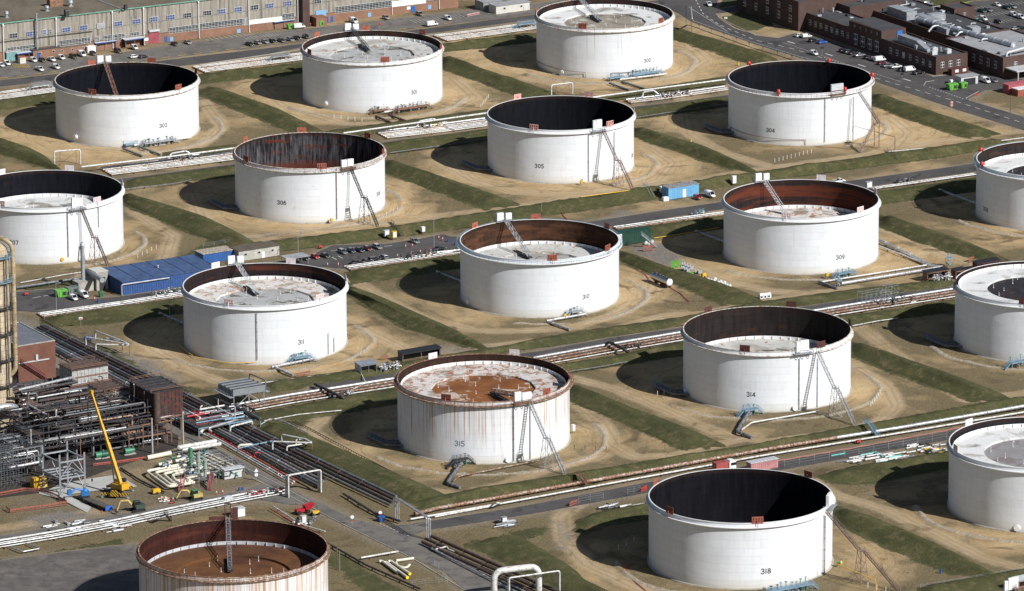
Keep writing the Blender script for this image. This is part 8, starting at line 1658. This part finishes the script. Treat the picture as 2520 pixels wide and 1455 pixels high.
netting('orange barrier by the materials left of tank 318',[(1402,1248),(1410,1243),(1421,1240)],1.2); netting('small orange barrier beside the road left of tank 315',[(730,929),(764,922)],1.2); netting('orange barrier frame near the road below tank 311',[(938,886),(954,883)],1.2); netting('orange barrier cage on gravel below the green tank',[(1583,619),(1608,616)],1.8); netting('small orange barrier right of tank 309 on the sand',[(2384,646),(2397,643)],1.6); netting('red machine by the fence left of tank 318',[(1578,1212),(1592,1205)],1.2,REDP); netting('orange netting by the bins at the warehouse',[(748,66),(772,63)],1.0); netting('red and white barrier on the far yard',[(1150,42),(1180,36)],1.0,M('red_white_barrier',(.55,.3,.28),.7)); netting('red and white barrier by the lone vans',[(80,112),(92,110)],.9)
# fences
def fence(label,line,h,sp=3.0,wire=True):
    t=thing('fence',label,'fence',G(*line[0])); P=[G(*p) for p in line]; L=sum((b-a).length for a,b in zip(P,P[1:])); R=interp(P,max(3,int(L/sp)))
    for p in R: mb=MB(); mb.beam(p-UP*.1,p+UP*h,.09); obj('post',mb,STEEL,t)
    mb=MB()
    for a,b in zip(R,R[1:]):
        for z in (h*.98,h*.66,h*.33): mb.beam(a+UP*z,b+UP*z,.035)
    obj('wire',mb,STEEL,t)
fence('thin wire fence along the crest before tank 306',[(500,610),(700,578),(946,552)],1.6,4); fence('tall wire fence along the lower road right of tank 318',[(1930,1150),(2150,1112),(2330,1080)],2.6,5); fence('mesh fence panels by the road left of tank 318',[(1424,1240),(1455,1233),(1485,1229)],2.2,4); fence('mesh fence panel near the rim of tank 318',[(1545,1217),(1575,1211)],2.2,4)
fence('mesh fence panels round the laid out cream pipes',[(1014,1445),(1060,1438),(1103,1438),(1090,1412),(1070,1392)],2.0,3.5); fence('low rail fence on the bank right of the nearest tank',[(2265,1448),(2400,1425),(2540,1400)],1.1,4)
def lowrail(label,line):
    P=interp([G(*p) for p in line],60); mb=MB(); [mb.beam(a+UP*.45,b+UP*.45,.22,.2) for a,b in zip(P,P[1:])]; [mb.beam(p-UP*.1,p+UP*.5,.2) for p in P]; t=one('drain_rail',label,'rail',mb,TIMB)
lowrail('low dark rail along the track left of tank 315',[(650,1037),(726,1038),(880,1120),(1070,1218)]); lowrail('low dark rail along the track left of tank 318',[(1238,1318),(1262,1340),(1375,1400),(1520,1470)]); lowrail('low dark rail on the grass beside the wide pipe rack',[(108,790),(290,888),(470,968)])
# steps over the banks
def banksteps(label,top,bot,m=STEEL,h=2.4,plat=True):
    a=G(*top,h); b=G(*bot); t=thing('bank_steps',label,'steps',b); mb=MB(); flight(mb,a,b+UP*.1,1.1,.45); obj('flight',mb,m,t)
    if plat: mb=MB(); d=(a-b); d.z=0; d.normalize(); q=a+d*1.6; mb.box(q,(3.2,1.4,.1),math.atan2(d.y,d.x)); s=Vector((d.y,-d.x,0))*.65; rail(mb,[q-d*1.6+s,q+d*1.6+s]); rail(mb,[q-d*1.6-s,q+d*1.6-s]); obj('landing',mb,m,t)
banksteps('grey steps over the bank left of the pale blue cabin',(1590,458),(1606,488),STEEL); banksteps('dark steps over the bank above the middle car park',(965,553),(982,582),DSTEEL,2.2); banksteps('brown steps and footbridge over the pipes below tank 315',(1430,1172),(1452,1203),RSTEEL,2.6); banksteps('blue topped steps over the pipe below tank 314',(2138,1042),(2163,1078),BSTEEL,3.2); banksteps('grey steps over the bank below tank 304',(2190,378),(2205,398),DSTEEL,2.0); banksteps('dark footbridge steps over the side road pipes',(408,1266),(420,1282),DSTEEL,2.6)
# signs
def sign(label,px,py,h,shape,col=WPAINT,band=None):
    c=G(px,py); t=thing('road_sign',label,'sign',c); mb=MB(); mb.cyl(c-UP*.1,c+UP*h,.06,n=8); obj('post',mb,STEEL,t); n=BX*.8-AX*.0; mb=MB(); f=(CAMP-c); f.z=0; f.normalize(); f=(f+BX*.3).normalized(); s=Vector((-f.y,f.x,0)); q=c+UP*h+f*.08
    for k in shape:
        if k=='round': mb.cyl(q-UP*.1,q-UP*.1+f*.05,.55,n=18); q=q-UP*1.1
        elif k=='tri': mb.add([q-s*.7-UP*.4,q+s*.7-UP*.4,q+UP*.8,q-s*.7-UP*.4+f*.05,q+s*.7-UP*.4+f*.05,q+UP*.8+f*.05],[(0,2,1),(3,4,5),(0,1,4,3),(1,2,5,4),(2,0,3,5)]); q=q-UP*1.2
        else: mb.box(q-UP*.2,(1.2,.06,.8),math.atan2(s.y,s.x)); q=q-UP*1.1
    pl=obj('sign_plate',mb,col,t)
    if band: mb=MB(); mb.box(c+UP*(h+band[1])+f*.16,(.8,.04,.28),math.atan2(s.y,s.x)); obj('symbol',mb,band[0],pl)
sign('white triangle and round sign at the pump skid corner',631,1183,3.2,['tri','round']); sign('round white sign with red band beside the road',867,1292,2.6,['round'],WPAINT,(REDP,-1.2)); sign('round sign before a blue skip at the junction',936,1281,2.6,['round'],WPAINT,(REDP,-.6)); sign('red and white round signs beside the main road',2342,270,3.0,['round','round'],PINKP); sign('dark traffic signal post near the brick offices',2023,137,3.4,['board'],BLACK); sign('red no entry sign near the green skips',2402,250,3.0,['round'],REDP); sign('round red sign behind the rim of tank 301',934,73,2.4,['round'],REDP); sign('red and white board on a short pillar left of tank 311',199,806,3.4,['board'],WPAINT,(REDP,-.3)); sign('green and white sign at the lawn edge',1786,56,2.2,['board'],WPAINT,(SG,-.2)); sign('dark signal post at the near end of the offices',2220,198,2.8,['board'],BLACK)
skip('skip','small blue skip behind the round sign at the junction',938,1283,2.2,1.6,1.5,DB); cartlike('crate','open timber crate beside the red dumper','crate',742,1278,(2.4,1.6,.9),TIMB,AX,False); cartlike('barrow','small red trailer left of the grey skip','trailer',64,728,(1.4,1.0,.6),REDP); cartlike('barrow','small red pump trailer beside the lower road','trailer',2112,1092,(1.4,1.0,.7),REDP); cartlike('barrow','small red trailer on the verge above the car park','trailer',788,612,(1.4,1.0,.6),REDP); cartlike('plant_box','grey covered machine by the pump skid road','machine',560,1232,(2.8,1.6,1.4),LTGREY,AX,False)
for k,px,py in ((305,1430,455),(306,815,549),(307,152,646),(309,2034,684),(310,1388,785),(318,2062,1395)):
    c=G(px,py); t=thing('tank_mixer','yellow cased mixer motor at the foot of tank %d'%k,'mixer',c); n=Vector((c.x-TK[k][0],c.y-TK[k][1],0)).normalized(); mb=MB(); mb.cyl(c+UP*1.3-n*.5,c+UP*1.3+n*.9,.35,n=12); obj('motor',mb,GREENP,t); mb=MB(); mb.cyl(c+UP*1.3+n*.9,c+UP*1.3+n*1.25,.7,.5,n=14); obj('belt_guard',mb,YEL,t); mb=MB(); mb.beam(c-UP*.1,c+UP*1.1,.3); obj('stand',mb,STEEL,t)
# red hoses lying on the ground
for lb_,l in (('red hose across the sand left of the tanker',[(1565,664),(1590,678),(1600,694)]),('red hose across the sand right of the tanker',[(1645,706),(1675,724),(1696,744)]),('dark red hose curving left of tank 318',[(1560,1386),(1540,1400),(1552,1425),(1590,1455)]),('red hose on the gravel above tank 310',[(1378,520),(1388,534),(1400,545)])):
    P=interp([G(*p)+UP*.12 for p in l],16); mb=MB(); mb.tube(P,.12,6); one('hose',lb_,'hose',mb,RDP)
pipe('yellow gas pipe along the bank crest below tank 305',[(1430,485,2.2),(1560,467,2.2)],.14,YEL,fl=0,legs=6); pipe('yellow pipe on posts right of the green tank',[(1610,586,1.2),(1700,572,1.2),(1770,560,1.2)],.12,YEL,fl=0,legs=6); pipe('yellow pipe on tall posts right of tank 318',[(2045,1382,5.5),(2130,1418,4.2),(2155,1428,3.6),(2156,1455,.2)],.12,YEL,fl=0,legs=7); pipe('yellow pipe along the foot of tank 311',[(440,850,.6),(480,880,.6),(560,893,.6),(632,893,.6)],.12,YEL,fl=0)
for k,x,y,a,b,lb_ in ((304,2101,310,(2200,335),(2202,376),'thin dark pipe from tank 304 to a post'),): p=hit(k,x,y,TR+.3); q=G(*b); pipe(lb_,[p,Vector((q.x,q.y,6)),q+UP*.2],.1,DSTEEL,world=True,fl=0,bend=.3)

for lb_,x,y,m in (('dark green pump motor beside the crane boom',318,1118,GREENP),('teal green pump casing left of the crane boom',246,1128,GREENP),('small green pump in front of the dark pipes',262,1126,DGREEN)):
    c=G(x,y); t=thing('pump',lb_,'pump',c); mb=MB(); mb.cyl(c-AX*1.6+UP*1.2,c+AX*.6+UP*1.2,.9,n=14); obj('motor',mb,m,t); mb=MB(); mb.cyl(c+AX*.6+UP*1.2,c+AX*1.8+UP*1.2,.6,n=12); mb.cyl(c+AX*1.2+UP*1.2,c+AX*1.2+UP*2.6,.3,n=10); obj('casing',mb,m,t); mb=MB(); mb.box(c+UP*.15,(4,1.8,.3),ARZ); obj('base',mb,CONC,t)
c=G(2488,1478); t=thing('panel_tower','white panelled platform with pink ladder at the lower right corner','platform',c); mb=MB(); [mb.beam(c+AX*u-BX*v-UP*.1,c+AX*u-BX*v+UP*3.6,.2) for u in (-1.6,1.6) for v in (0,2)]; mb.box(c-BX*1+UP*3.4,(4.4,3,.15),ARZ); obj('frame',mb,STEEL,t); mb=MB(); mb.box(c+AX*.6+UP*5.2,(3.4,.5,3.4),ARZ); obj('weather_panel',mb,WPAINT,t); mb=MB(); mb.box(c-AX*1.9+UP*4.8,(1.1,.6,2.8),ARZ); obj('weather_panel',mb,WPAINT,t); mb=MB(); flight(mb,c+BX*.6+AX*.8+UP*4,c+BX*4+AX*1.4,1.0,.4); obj('ladder',mb,PSTEEL,t)
shelter(2506,1458,12,3,3.4,'grey roofed valve rack at the lower right corner',LTGREY,RSTEEL,STEEL)
